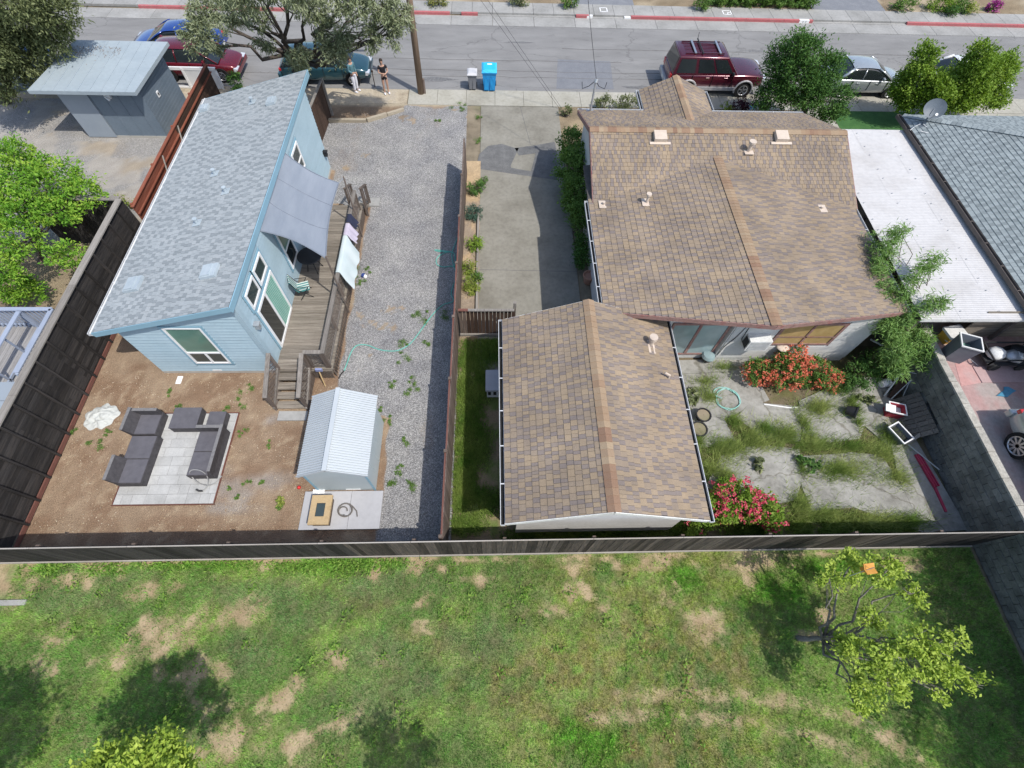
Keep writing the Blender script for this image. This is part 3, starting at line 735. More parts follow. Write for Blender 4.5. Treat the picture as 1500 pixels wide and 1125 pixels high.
# windows and the sliding door
def window_x(parent, x, y0, y1, z0, z1, mull=(), rails=(), glassm=None, fr=.075, out=1, trim=True, name='window'):
    """window in a wall facing +x (out=1): trim, frame bars, panes"""
    w = MB(); t = .035
    if trim:
        for a, b, c, d in ((y0-.09,y1+.09,z1,z1+.09),(y0-.09,y1+.09,z0-.09,z0),(y0-.09,y0,z0,z1),(y1,y1+.09,z0,z1)): w.b2(x+.001, x+.02, a, b, c, d)
    wn_ = w.build(name, m_bluefascia if trim else m_white, parent)
    fm = MB(); X1 = x+.05
    for a, b, c, d in ((y0,y1,z1-fr,z1),(y0,y1,z0,z0+fr),(y0,y0+fr,z0+fr,z1-fr),(y1-fr,y1,z0+fr,z1-fr)): fm.b2(x+.002, X1, a, b, c, d)
    for y in mull: fm.b2(x+.002, X1-.004, y-fr*.45, y+fr*.45, z0+fr, z1-fr)
    for zz, ya, yb in rails: fm.b2(x+.002, X1-.006, ya, yb, zz-fr*.4, zz+fr*.4)
    fm.build('frame', m_white, wn_)
    return wn_
def pane_x(win, x, y0, y1, z0, z1, mat): q = MB(); q.b2(x+.004, x+.022, y0, y1, z0, z1); q.build('pane', mat, win)
WXW = WX1+.02
w1 = window_x(bh, WXW, 9.56, 10.40, 2.72, 3.38); pane_x(w1, WXW, 9.62, 10.34, 2.78, 3.32, m_glass)
w1 = window_x(bh, WXW, 10.53, 11.37, 2.72, 3.38); pane_x(w1, WXW, 10.6, 11.3, 2.78, 3.32, m_glass)
wd = window_x(bh, WXW, 9.64, 11.40, 0.52, 2.52, (10.46,), (), None, .09, name='sliding_door')
pane_x(wd, WXW, 9.72, 10.42, .6, 2.44, m_carglass); pane_x(wd, WXW, 10.5, 11.32, .6, 2.44, m_blind)
for i in range(9): q = MB(); q.b2(WXW+.022, WXW+.028, 10.55+i*.088, 10.556+i*.088, .62, 2.42); q.build('blind_slat', m_whiteweather, wd)
wc = window_x(bh, WXW, 12.72, 13.6, 1.1, 2.8, (), ((1.9,12.72,13.6),)); pane_x(wc, WXW, 12.8, 13.52, 1.18, 1.87, m_carglass); pane_x(wc, WXW, 12.8, 13.52, 1.93, 2.72, m_greenglass)
wc = window_x(bh, WXW, 16.25, 17.15, 2.2, 3.25, (), ((2.66,16.25,17.15),)); pane_x(wc, WXW, 16.33, 17.07, 2.28, 2.63, m_glass); pane_x(wc, WXW, 16.33, 17.07, 2.7, 3.17, m_glass)
# south window
w = MB()
for a, b, c, d in ((-10.14,-8.82,2.68,2.76),(-10.14,-8.82,.58,.66),(-10.14,-10.06,.66,2.68),(-8.9,-8.82,.66,2.68)): w.b2(a, b, WY0-.05, WY0-.0, c, d)
ws = w.build('window', m_bluefascia, bh); fm = MB()
for a, b, c, d in ((-10.06,-8.9,2.62,2.68),(-10.06,-8.9,.66,.72),(-10.06,-10.0,.72,2.62),(-8.96,-8.9,.72,2.62),(-10.0,-8.96,1.27,1.34),(-9.50,-9.44,.72,1.27)): fm.b2(a, b, WY0-.06, WY0+.0, c, d)
fm.build('frame', m_white, ws)
q = MB(); q.b2(-10.0,-8.96,WY0-.03,WY0-.012,1.34,2.62); q.build('pane', m_greenglass, ws)
for a, b in ((-10.0,-9.50),(-9.44,-8.96)): q = MB(); q.b2(a,b,WY0-.03,WY0-.012,.72,1.27); q.build('pane', m_glass, ws)
# wall lamps
for y, z in ((9.2,2.42),(19.5,1.05)):
    q = MB(); q.b2(WX1+.0, WX1+.05, y-.06, y+.06, z-.12, z+.12); q.b2(WX1+.03, WX1+.2, y-.09, y+.09, z+.06, z+.11); q.b2(WX1+.05, WX1+.17, y-.07, y+.07, z-.13, z+.06)
    q.build('wall_lamp', m_galv if y < 10 else m_black, bh)

# ================================================================== the brown shingled house
hh = thing('brown_roof_house', 'cream house under a wide brown shingle roof beside the driveway', 'house', (8.4, 14.6, 0))
mb = MB()
for x0, x1, y0, y1, z1 in ((3.85,12.78,13.9,19.75,2.72),(3.85,7.95,9.5,13.9,2.78),(7.95,12.78,9.36,13.9,2.78)): mb.b2(x0, x1, y0, y1, 0, z1)
hw = mb.build('wall', m_cream, hh)
# main roof: ridge along x at y 17
ZR, ZE, YR, YF, YB = 4.0, 2.82, 17.0, 20.05, 13.75
Xa, Xb = 3.58, 13.30
rp = MB(); rp.slab([(Xa,YF,ZE),(Xb,YF,ZE),(Xb,YR,ZR),(Xa,YR,ZR)], .12); rp.slab([(Xa,YR,ZR),(Xb,YR,ZR),(Xb,YB,ZE),(Xa,YB,ZE)], .12)
mroof = rp.build('main_roof', m_underlay, hh)
Vf = Vector((0, YR-YF, ZR-ZE)); Vr = Vector((0, YR-YB, ZR-ZE))
shingles(mroof, (Xb, YF+.03, ZE-.008), (-1,0,0), Vf, Vf.length, lambda v: (0, Xb-Xa), m_brshing, .16, .08, .20, seed=11)
shingles(mroof, (Xa, YB, ZE+.002), (1,0,0), Vr, Vr.length, lambda v: (0, Xb-Xa), m_brshing, .16, .08, .20, seed=12)
ridge_caps(mroof, (Xb, YR, ZR+.01), (Xa, YR, ZR+.01), m_brcap, .17, .16, .36, 4, 2)
for X in (Xa-.012, Xb+.012):
    q = MB(); q.bar((X, YF, ZE-.09), (X, YR, ZR-.09), .025, .17); q.bar((X, YR, ZR-.09), (X, YB, ZE-.09), .025, .17); q.build('rake_board', m_redtrim, hh)
# gable walls
for X in (3.85, 12.78-.0):
    q = MB(); q.add([(X-.05,13.9,2.7),(X-.05,19.75,2.7),(X-.05,YR,3.84),(X+.0,13.9,2.7),(X+.0,19.75,2.7),(X+.0,YR,3.84)], [(0,1,2),(5,4,3),(0,3,4,1),(1,4,5,2),(2,5,3,0)]); q.build('gable', m_cream, hh)
for a, b in (((6.35,YF+.03,ZE-.01),(Xa,YF+.03,ZE-.01)), ((Xb,YF+.03,ZE-.01),(9.35,YF+.03,ZE-.01))): gutter(hh, a, b, m_gutter)
# porch gable towards the street
px0, px1, pr, py1 = 6.4, 9.3, 7.85, 21.6
ZP = 3.45
rp = MB()
for s in (px0, px1): rp.slab([(s,17.5,ZE),(s,py1,ZE),(pr,py1,ZP),(pr,17.5,ZP)], .1)
proof = rp.build('porch_roof', m_underlay, hh)
Vl = Vector((pr-px0, 0, ZP-ZE))
shingles(proof, (px0, py1, ZE+.002), (0,-1,0), Vl, Vl.length, lambda v: (0, py1-17.6), m_brshing, .19, .08, .20, seed=13)
Vl = Vector((pr-px1, 0, ZP-ZE))
shingles(proof, (px1, 17.6, ZE+.002), (0,1,0), Vl, Vl.length, lambda v: (0, py1-17.6), m_brshing, .19, .08, .20, seed=14)
ridge_caps(proof, (pr, py1, ZP+.012), (pr, 18.3, ZP+.012), m_brcap, .16, .16, .4, 9, 3)
gutter(hh, (px0-.02, py1, ZE-.01), (px0-.02, 20.15, ZE-.01), m_gutter)
gutter(hh, (px1+.02, 20.15, ZE-.01), (px1+.02, py1, ZE-.01), m_gutter)
q = MB()
for x in (px0+.25, px1-.25): q.bar((x, py1-.3, 0), (x, py1-.3, ZE-.1), .12, .12, (0,1,0))
q.build('porch_post', m_cream, hh)
# rear wing: low ridge along y, end running out in a point
ZW, ZWE = 3.62, 2.95
XL, XR, XM = 3.42, 13.16, 8.27
YS, YM = 9.34, 8.30
yn = 16.3
rp = MB()
rp.slab([(XL,YS,ZWE),(XM,YM,ZW),(XM,yn,ZW),(XL,yn,ZWE)], .11); rp.slab([(XM,YM,ZW),(XR,YS,ZWE),(XR,yn,ZWE),(XM,yn,ZW)], .11)
wroof = rp.build('wing_roof', m_underlay, hh)
Vl = Vector((XM-XL, 0, ZW-ZWE)); LL = Vl.length
yclip = lambda v, LL=LL: 14.4+(16.05-14.4)*min(1, v/LL)
shingles(wroof, (XL, 16.3, ZWE+.004), (0,-1,0), Vl, LL, lambda v: (16.3-yclip(v), 16.3-(YS+(YM-YS)*v/LL)), m_brshing, .19, .08, .20, .016, 300, seed=15)
Vl = Vector((XM-XR, 0, ZW-ZWE))
shingles(wroof, (XR, 0, ZWE+.004), (0,1,0), Vl, LL, lambda v: (YS+(YM-YS)*v/LL, yclip(v)), m_brshing, .19, .08, .20, seed=16)
ridge_caps(wroof, (XM, YM, ZW+.012), (XM, 16.0, ZW+.012), m_brcap, .17, .15, .14, 21, 4)
q = MB(); q.bar((XL, YS-.012, ZWE-.085), (XM, YM-.012, ZW-.085), .03, .17); q.bar((XM, YM-.012, ZW-.085), (XR, YS-.012, ZWE-.085), .03, .17); q.build('rake_board', m_redtrim, hh)
gutter(hh, (XL-.02, 14.35, ZWE-.01), (XL-.02, YS, ZWE-.01), m_gutter)
gutter(hh, (XR+.02, YS, ZWE-.01), (XR+.02, 14.2, ZWE-.01), m_gutter)
q = MB(); q.add([(3.9,9.52,2.7),(12.7,9.4,2.7),(XM,9.45,3.5),(3.9,9.6,2.7),(12.7,9.5,2.7),(XM,9.55,3.5)], [(0,1,2),(5,4,3),(0,3,4,1),(1,4,5,2),(2,5,3,0)]); q.build('gable', m_cream, hh)
# rear slider, window, clapboards, air conditioner
y = 9.5
w = MB()
for a, b, c, d in ((5.9,7.9,2.06,2.16),(5.9,7.9,.28,.36),(5.9,5.98,.36,2.06),(7.8,7.9,.36,2.06),(6.82,6.92,.36,2.06)): w.b2(a, b, y-.05, y+.02, c, d)
sd = w.build('sliding_door', m_redtrim, hh)
for a, b in ((5.98,6.82),(6.92,7.8)):
    q = MB(); q.b2(a, b, y-.025, y-.01, .36, 2.06); q.build('pane', m_blueglass, sd)
w = MB()
for a, b, c, d in ((9.55,11.68,2.24,2.33),(9.55,11.68,1.08,1.17),(9.55,9.64,1.17,2.24),(11.59,11.68,1.17,2.24),(10.58,10.65,1.17,2.24)): w.b2(a, b, 9.36-.05, 9.38, c, d)
wr = w.build('window', m_redtrim, hh)
for a, b in ((9.64,10.58),(10.65,11.59)): q = MB(); q.b2(a, b, 9.36-.025, 9.36-.01, 1.17, 2.24); q.build('pane', m_amberglass, wr)
q = MB(); q.b2(9.64,11.59,9.31,9.318,1.55,1.6); q.build('sash_bar', m_redtrim, wr)
z = .25
while z < 2.75:
    for a, b in (((8.0,9.5),(11.72,12.8)) if 1.0 < z+.1 < 2.35 else ((8.0,12.8),)): piece('siding_board', hw, m_cream, ((a+b)/2, 9.348, z+.09), (b-a, .03, .176), rot=(-.05,0,0))
    z += .18
ac = MB(); ac.b2(8.52, 9.28, 8.98, 9.36, 1.25, 1.78); aco = ac.build('air_conditioner', m_whiteweather, hh)
for i in range(6): q = MB(); q.b2(8.58, 9.22, 8.967, 8.985, 1.31+i*.075, 1.345+i*.075); q.build('louvre', m_galv, aco)
q = MB(); q.b2(8.505, 8.53, 9.03, 9.3, 1.32, 1.7); q.build('grille', m_black, aco)
q = MB(); q.tube([(8.3,9.32,2.2),(8.2,9.31,1.6),(8.02,9.31,1.0),(7.98,9.3,.5)], .012, 5); q.tube([(8.4,9.32,2.2),(8.42,9.3,1.5),(8.6,9.28,1.15),(8.8,9.28,1.2)], .012, 5); q.build('cable', m_black, hh)
q = MB(); q.b2(12.79,12.83,9.36,9.9,.05,.6); q.build('wall_base', m_redtrim, hh)
# vents on the brown roof
def on_plane(px, py, fn):
    zz = 3.4
    for _ in range(14): p = g(px, py, zz); zz = fn(p.x, p.y)
    return p
fm_ = lambda x, y: ZR-(YR-y)*(ZR-ZE)/(YR-YB)
for px, py in ((966,203),(1143,203)):
    p = on_plane(px, py, fm_); a = atan2(ZR-ZE, YR-YB); q = MB()
    q.box((p.x, p.y-.22, p.z-.04), (.78, .10, .03), rot=(a,0,0)); q.box((p.x, p.y, p.z+.10), (.46, .42, .15), rot=(a*.6,0,0)); q.build('roof_vent', m_vent, mroof)
for px, py in ((1096,222),): p = on_plane(px, py, fm_); pipe_vent(mroof, p, .35, .07)
fw = lambda x, y: ZW-abs(x-XM)*(ZW-ZWE)/(XM-XL)
for px, py, h2 in ((947,297,.32),(884,300,.12),(1203,306,.1)): p = on_plane(px, py, fw); pipe_vent(wroof, p, h2, .05, None, h2 > .2)
# service mast with its loops of cable
p = Vector((4.05, 19.85, ZE))
q = MB(); q.cyl(p+Vector((0,0,-.2)), p+Vector((.03,0,1.25)), .045, 10); q.cyl(p+Vector((.03,0,1.25)), p+Vector((.05,.04,1.36)), .07, 10); q.box((p.x, p.y, p.z+.06), (.3,.3,.02)); ms = q.build('service_mast', m_galv, hh)
q = MB()
for s in (-1, 1): q.tube([p+Vector((.03,.05,1.3)), p+Vector((-.2*s,.1,1.05)), p+Vector((-.45*s,.1,.95)), p+Vector((-.5*s,.12,1.2))], .014, 5)
q.build('cable_loop', m_black, ms)

# ================================================================== garage
ga = thing('garage', 'detached garage with a brown shingle gable roof next to the grass strip', 'garage', (2.9, 6.2, 0))
GX0, GX1, GM, GY0, GY1 = 0.28, 5.52, 2.86, 2.99, 9.40
GZ, GR = 2.45, 3.42
q = MB(); q.b2(.62, 5.2, 3.30, 9.2, 0, GZ-.06)
q.add([(.62,3.30,GZ-.06),(5.2,3.30,GZ-.06),(GM,3.30,GR-.14),(.62,9.2,GZ-.06),(5.2,9.2,GZ-.06),(GM,9.2,GR-.14)], [(0,1,2),(5,4,3),(0,3,4,1),(1,4,5,2),(2,5,3,0)])
gw = q.build('wall', m_cream, ga)
z = .12
while z < 3.1:
    s = (GM-.62)/(GR-.14-GZ+.06); a, b = .60, 5.22
    if z+.16 > GZ-.06: a = .62+(z+.16-GZ+.06)*s; b = 5.2-(z+.16-GZ+.06)*(5.2-GM)/(GR-.14-GZ+.06)
    if b-a > .2: piece('siding_board', gw, m_cream, ((a+b)/2, 3.285, z+.085), (b-a, .028, .166), rot=(-.05,0,0))
    z += .17
rp = MB(); rp.slab([(GX0,GY0,GZ),(GM,GY0,GR),(GM,GY1,GR),(GX0,GY1,GZ)], .1); rp.slab([(GM,GY0,GR),(GX1,GY0,GZ),(GX1,GY1,GZ),(GM,GY1,GR)], .1)
groof = rp.build('roof', m_underlay, ga)
Vl = Vector((GM-GX0, 0, GR-GZ)); shingles(groof, (GX0-.02, GY1, GZ), (0,-1,0), Vl, Vl.length, lambda v: (0, GY1-GY0), m_brshing, .19, .08, .20, .016, 200, seed=17)
Vl = Vector((GM-GX1, 0, GR-GZ)); shingles(groof, (GX1+.02, GY0, GZ), (0,1,0), Vl, Vl.length, lambda v: (0, GY1-GY0), m_brshing, .19, .08, .20, .016, 100, seed=18)
ridge_caps(groof, (GM, GY0-.01, GR+.012), (GM, GY1, GR+.012), m_brcap, .17, .2, .38, 31, 3)
for Y in (GY0-.012, GY1+.012):
    q = MB(); q.bar((GX0,Y,GZ-.08),(GM,Y,GR-.08),.022,.13); q.bar((GM,Y,GR-.08),(GX1,Y,GZ-.08),.022,.13); q.build('rake_board', m_whiteweather, ga)
q = MB(); q.b2(2.05, 3.35, 3.262, 3.275, 2.72, 3.0); q.build('gable_vent', m_galv, ga)
gutter(ga, (GX0-.03, GY1, GZ-.01), (GX0-.03, GY0-.04, GZ-.01), m_gutter); gutter(ga, (GX1+.03, GY0-.04, GZ-.01), (GX1+.03, GY1, GZ-.01), m_gutter)
fg = lambda x, y: GR-abs(x-GM)*(GR-GZ)/(GM-GX0)
p = on_plane(953,504,fg); q = MB(); q.box((p.x+.02,p.y-.12,p.z+.02),(.3,.46,.02),rot=(0,.36,0)); q.cyl((p.x,p.y,p.z-.1),(p.x,p.y,p.z+.26),.085,12); q.cyl((p.x,p.y,p.z+.26),(p.x,p.y,p.z+.38),.13,14); q.cyl((p.x,p.y,p.z+.38),(p.x,p.y,p.z+.385),.10,14); q.build('flue', m_vent, groof)
p = on_plane(981,556,fg); q = MB(); q.box((p.x,p.y-.08,p.z+.015),(.3,.4,.02),rot=(0,.36,0)); q.tube([(p.x-.05,p.y,p.z),(p.x-.06,p.y+.02,p.z+.22),(p.x-.22,p.y+.06,p.z+.3)],.03,6); q.build('vent_pipe', m_vent, groof)

# ================================================================== grey-green roofed house on the raised lot, its carport
nh = thing('grey_roof_house', 'house with a green-grey shingle roof up on the raised lot', 'house', (22, 12, 0))
ze, XE, YN = 3.25, 16.97, 19.35
q = MB(); q.b2(17.5, 30, 9.3, 18.8, 0, 3.1); q.build('wall', m_whiteweather, nh)
sp = .36
rp = MB(); zr_ = ze+6.0*sp
rp.slab([(XE,YN,ze),(XE,2.0,ze),(XE+6,2.0,zr_),(XE+6,YN-6,zr_)], .12); rp.slab([(XE,YN,ze),(XE+6,YN-6,zr_),(33,YN-6,zr_),(33,YN,ze)], .12)
nroof = rp.build('roof', m_underlay, nh)
Vl = Vector((6,0,6*sp)); L6 = Vl.length
shingles(nroof, (XE,YN,ze+.003), (0,-1,0), Vl, L6*.8, lambda v: (6*v/L6, YN-6.6), m_gnshing, .16, .09, .19, .018, seed=41)
Vl = Vector((0,-6,6*sp)); shingles(nroof, (33,YN,ze+.003), (-1,0,0), Vl, L6, lambda v: (0, 33-XE-6*v/L6), m_gnshing, .16, .09, .19, .018, seed=42)
ridge_caps(nroof, (XE+.05,YN-.05,ze+.03), (XE+6,YN-6,zr_+.02), m_gnshing, .15, .17, .2, 43, 2)
m_brfascia = pm('dark_brown_fascia', [(0.10,0.085,0.075),(0.15,0.125,0.11)], 3, 4, .7)
gutter(nh, (XE-.02,YN+.05,ze-.0), (XE-.02,6.8,ze-.0), m_brfascia, .12, .13)
# dish
dp = Vector((17.35, 18.45, ze+.36*.4))
di = thing('satellite_dish', 'dark grey satellite dish on the edge of the green-grey roof', 'satellite dish', dp)
q = MB(); P = []; Fc = []
ax = Vector((-.35,-.75,.62)).normalized()
rgt = ax.cross(Vector((0,0,1))).normalized(); up = rgt.cross(ax)
c0 = dp+Vector((.1,.1,.62)); n = 20
m_dish = pm('dish_grey', [(0.10,0.122,0.145),(0.135,0.16,0.182)], 4, 3, .5)
q.add([c0-ax*.09]+[c0+rgt*(cos(t*2*pi/n)*.20*k)+up*(sin(t*2*pi/n)*.175*k)-ax*(.09*(1-k*k*.25)) for k in (1,) for t in range(n)]+[c0+rgt*(cos(t*2*pi/n)*.40)+up*(sin(t*2*pi/n)*.35) for t in range(n)],
      [(0,1+t,1+(t+1)%n) for t in range(n)]+[(1+t,1+n+t,1+n+(t+1)%n,1+(t+1)%n) for t in range(n)])
q.build('reflector', m_dish, di, smooth=True)
q = MB(); q.tube([dp+Vector((0,0,-.05)), dp+Vector((.02,.02,.4)), c0-ax*.1], .03, 8); q.box((dp.x,dp.y,dp.z+.0),(.25,.25,.02),rot=(0,-.34,0)); q.build('mount', m_dish, di)
q = MB(); q.tube([c0-up*.38-ax*.02, c0-up*.30+ax*.42], .02, 6); q.tube([c0-up*.30+ax*.36, c0-up*.28+ax*.5], .05, 8); q.build('feed_arm', m_galv, di)
q = MB(); q.tube([dp+Vector((0,0,.05)), dp+Vector((.15,-.35,.02)), dp+Vector((.05,-.55,-.0)), dp+Vector((-.25,-.4,.0))], .015, 5); q.tube([dp+Vector((-.1,0,.05)), dp+Vector((-.35,-.1,0)), dp+Vector((-.5,-.2,-.1))], .015, 5); q.build('cable', m_whiteweather, di)
# carport: rows of white ribbed sheets
cp = thing('carport', 'carport under white ribbed metal sheets between the two houses', 'carport', (15.3, 13.6, 0))
m_whitemetal = pm('white_sheet_metal', [(0.44,0.425,0.41),(0.51,0.50,0.49),(0.535,0.525,0.515)], .7, 7, .6, 0, None, 0.03, fine=.07)
CX0, CX1, CY0, CY1 = 13.42, 17.25, 9.0, 18.55
def zc(y): return 3.0+(y-9)*.006
ny = 7; ncol = 3
for j in range(ny):
    ya, yb = CY0+(CY1-CY0)*j/ny, CY0+(CY1-CY0)*(j+1)/ny+.08
    for i in range(ncol):
        xa = CX0+(CX1-CX0)*i/ncol; xb = CX0+(CX1-CX0)*(i+1)/ncol+.05
        q = MB(); m = int((yb-ya)/.04); P = []
        zz = .004*((i+j)%2)
        for k in range(m+1):
            yy = ya+(yb-ya)*k/m; h2 = (.007 if k%2 else -.002)+zz
            P += [(xa,yy,zc(yy)+h2),(xb,yy,zc(yy)+h2)]
        q.add(P, [(2*k,2*k+1,2*k+3,2*k+2) for k in range(m)])
        q.build('roof_sheet', m_whitemetal, cp)
        s = MB(); yy = (ya+yb)/2
        for yq in (ya+.3, yb-.3): s.box((xa+.12, yq, zc(yq)+.03), (.03,.03,.02))
        s.build('screw', m_galv, cp)
for yy in (9.15, 12.2, 15.3, 18.3): q = MB(); q.b2(CX0+.05, CX1-.05, yy-.05, yy+.05, 2.80, 2.96); q.build('beam', m_brfascia, cp)
for x in (13.6, 16.9):
    for yy in (9.15, 13.8, 18.3): q = MB(); q.b2(x-.05, x+.05, yy-.05, yy+.05, 0.0, 2.8); q.build('post', m_brfascia, cp)
q = MB(); q.b2(CX0, CX1, CY0-.035, CY0-.012, 2.9, 3.0); q.build('fascia', m_whiteweather, cp)
# ================================================================== fences
DK = [(0.022,0.021,0.021),(0.040,0.037,0.036),(0.064,0.056,0.050)]
m_dkx = wood('dark_fence_wood_flat', DK, 1, .38); m_dkz = wood('dark_fence_wood_upright', DK, 2, .38)
m_rear = wood('rear_fence_wood', [(0.036,0.033,0.033),(0.070,0.060,0.053),(0.125,0.098,0.078)], 2, .5)
m_cap = wood('grey_cap_wood', [(0.17,0.155,0.14),(0.25,0.23,0.205),(0.30,0.28,0.25)], 1, .15)
m_mid = wood('weathered_fence_wood', [(0.085,0.065,0.055),(0.15,0.115,0.095),(0.20,0.165,0.14)], 2, .25)
m_red = wood('red_stained_wood', [(0.17,0.055,0.035),(0.23,0.08,0.05),(0.27,0.11,0.075)], 1, .14)
m_redz = wood('red_stained_upright', [(0.17,0.055,0.035),(0.23,0.08,0.05),(0.27,0.11,0.075)], 2, .14)
m_kick = wood('red_kick_board', [(0.135,0.062,0.048),(0.19,0.088,0.07)], 1, .1)
m_dark_brown = wood('dark_brown_panel', [(0.055,0.035,0.026),(0.085,0.055,0.04)], 2, .25)
rr = random.Random(21)
# dark fence on the west side: level boards, upright battens, wide grey cap
wf = thing('dark_fence', 'tall black board fence with upright battens and a wide grey cap rail', 'fence', (-13.74, 9, 0))
y0, y1 = 2.75, 15.05
L = y1-y0
for k in range(15):
    z = .20+k*.137; n = 5; off = (k%2)*.9
    ys = [y0]+[y0+off+L*(i+1)/n for i in range(n) if y0+off+L*(i+1)/n < y1-.4]+[y1]
    for a, b in zip(ys[:-1], ys[1:]): piece('fence_board', wf, m_dkx, (-13.775+rr.uniform(-.004,.004), (a+b)/2, z+.066), (.026, b-a-.006, .129))
y = y0+.25
while y < y1: piece('batten', wf, m_dkz, (-13.722, y, 1.12), (.075, .055, 2.16)); y += .72
for a, b in ((y0,y0+4.1),(y0+4.1,y0+8.2),(y0+8.2,y1)): piece('cap_rail', wf, m_cap, (-13.80, (a+b)/2, 2.245), (.22, b-a-.008, .045)); piece('kick_board', wf, m_kick, (-13.75, (a+b)/2, .08), (.04, b-a-.008, .14))
# its return along the north side of the neighbour's corner
nf = thing('return_fence', 'short dark fence with grey cap running west from the black fence corner', 'fence', (-15, 15.1, 0))
x = -17.4
while x < -13.85: piece('fence_board', nf, m_dkz, (x+.07, 15.1, 1.06), (.132, .025, 2.12)); x += .14
piece('cap_rail', nf, m_cap, (-15.55, 15.1, 2.24), (3.5, .2, .045))
# red-brown fence further along
rf = thing('red_fence', 'red-brown stained plank fence between the cottage and the grey shed', 'fence', (-13.62, 20, 0))
for k in range(12):
    z = .06+k*.143
    for a, b in ((15.15,17.6),(17.6,20.1),(20.1,22.5),(22.5,24.95)): piece('fence_board', rf, m_red if b < 22 else m_dark_brown, (-13.64, (a+b)/2, z+.068), (.028, b-a-.01, .136))  # north boards given darker wood colour to stand for the street tree's shade
for y in (15.3,17.6,20.1,22.5,24.9): piece('post', rf, m_redz, (-13.70, y, .92), (.09, .09, 1.84))
for a, b in ((15.15,18.4),(18.4,21.7),(21.7,24.95)): piece('rail', rf, m_red, (-13.585, (a+b)/2, 1.46), (.07, b-a-.01, .04)); piece('cap_rail', rf, m_red, (-13.64, (a+b)/2, 1.80), (.12, b-a-.01, .035))
for y in (18.3, 20.3): q = MB(); q.bar((-13.57, y, 1.72), (-13.5, y-.45, 1.2), .05, .03); q.build('strap', m_cap, rf)
# short fence at the street corner of the cottage
cf = thing('corner_fence', 'short leaning dark brown fence by the street beyond the cottage', 'fence', (-8.1, 22.6, 0))
y = 21.5
while y < 23.85: piece('fence_board', cf, m_dark_brown, (-8.1-(23.9-y)*.06, y+.07, .85), (.025, .132, 1.7)); y += .14
piece('cap_rail', cf, m_cap, (-8.17, 22.7, 1.72), (.11, 2.5, .04), rot=(0,0,-.06)); piece('post', cf, m_cap, (-8.05, 23.92, .9), (.1, .1, 1.8))
# rear fence along the lawn
bf = thing('rear_fence', 'long dark plank fence separating the back yards from the open lawn', 'fence', (0, 2.7, 0))
x = -19.0
while x < 14.45:
    w = .138
    piece('fence_board', bf, m_rear if -4 < x < 11 else m_dkz, (x+w/2, 2.69+rr.uniform(-.005,.005), .93+rr.uniform(-.012,.012)), (w-.007, .022, 1.80), rot=(0, rr.uniform(-.012,.012), 0))
    x += w
m_base = pm('pale_base_board', [(0.30,0.27,0.235),(0.40,0.37,0.33)], 3, 5, .9, .2, 30, .1, (0.3,1,1))
x = -19
while x < 14.4:
    b = min(x+2.4, 14.45)
    piece('base_board', bf, m_base, ((x+b)/2, 2.655, .05), (b-x-.01, .03, .13)); piece('rail', bf, m_dkx, ((x+b)/2, 2.735, 1.62), (b-x-.01, .045, .09)); piece('rail', bf, m_dkx, ((x+b)/2, 2.735, .45), (b-x-.01, .045, .09))
    piece('post', bf, m_mid, (x+.05, 2.76, .85), (.09, .09, 1.70)); piece('edge_strip', bf, m_base, ((x+b)/2, 2.69, 1.838), (b-x-.01, .03, .014))
    x += 2.4
# centre fence between gravel and driveway
mf = thing('centre_fence', 'weathered plank fence between the grey gravel and the driveway', 'fence', (-1.3, 11, 0))
y = 2.78
while y < 19.6:
    xx = -1.40+(y-2.8)*.0105; w = .138
    piece('fence_board', mf, m_mid, (xx+rr.uniform(-.004,.004), y+w/2, .90+rr.uniform(-.01,.01)), (.022, w-.006, 1.76))
    y += w
ya = 2.78
while ya < 19.5:
    yb = min(ya+2.4, 19.6); ym = (ya+yb)/2; xx = -1.40+(ym-2.8)*.0105
    piece('rail', mf, m_kick if ya < 13 else m_mid, (xx-.034, ym, 1.74), (.045, yb-ya-.01, .09)); piece('rail', mf, m_mid, (xx-.034, ym, .45), (.045, yb-ya-.01, .09))
    piece('post', mf, m_mid, (xx-.06, ya+.05, .91), (.09, .09, 1.82)); ya += 2.4
# gate between driveway and the grass strip
gf = thing('garden_gate', 'low plank gate with grey rail joining the centre fence to the garage', 'gate', (-.25, 10.45, 0))
x = -1.24
while x < .62: piece('gate_board', gf, m_dark_brown if x > -1.0 else m_mid, (x+.065, 10.5, .82), (.115, .022, 1.5)); x += .132
piece('rail', gf, m_cap, (-.1, 10.455, 1.58), (1.6, .09, .05)); piece('rail', gf, m_kick, (-1.07, 10.455, 1.585), (.34, .09, .05)); piece('rail', gf, m_cap, (-.3, 10.46, .12), (1.9, .06, .09), label='pale bottom rail')
piece('post', gf, m_cap, (.72, 10.7, .85), (.1, .1, 1.7)); piece('rail', gf, m_dark_brown, (-.3, 10.55, 1.45), (1.9, .04, .09))
# planting bed edging
ed = thing('bed_edging', 'pale timber edging along the planting bed beside the driveway', 'edging', (-.62, 14, 0))
for a, b in ((10.6,13.0),(13.02,15.4),(15.42,17.3)): piece('timber', ed, m_cap, (-.66, (a+b)/2, .07), (.09, b-a, .14))

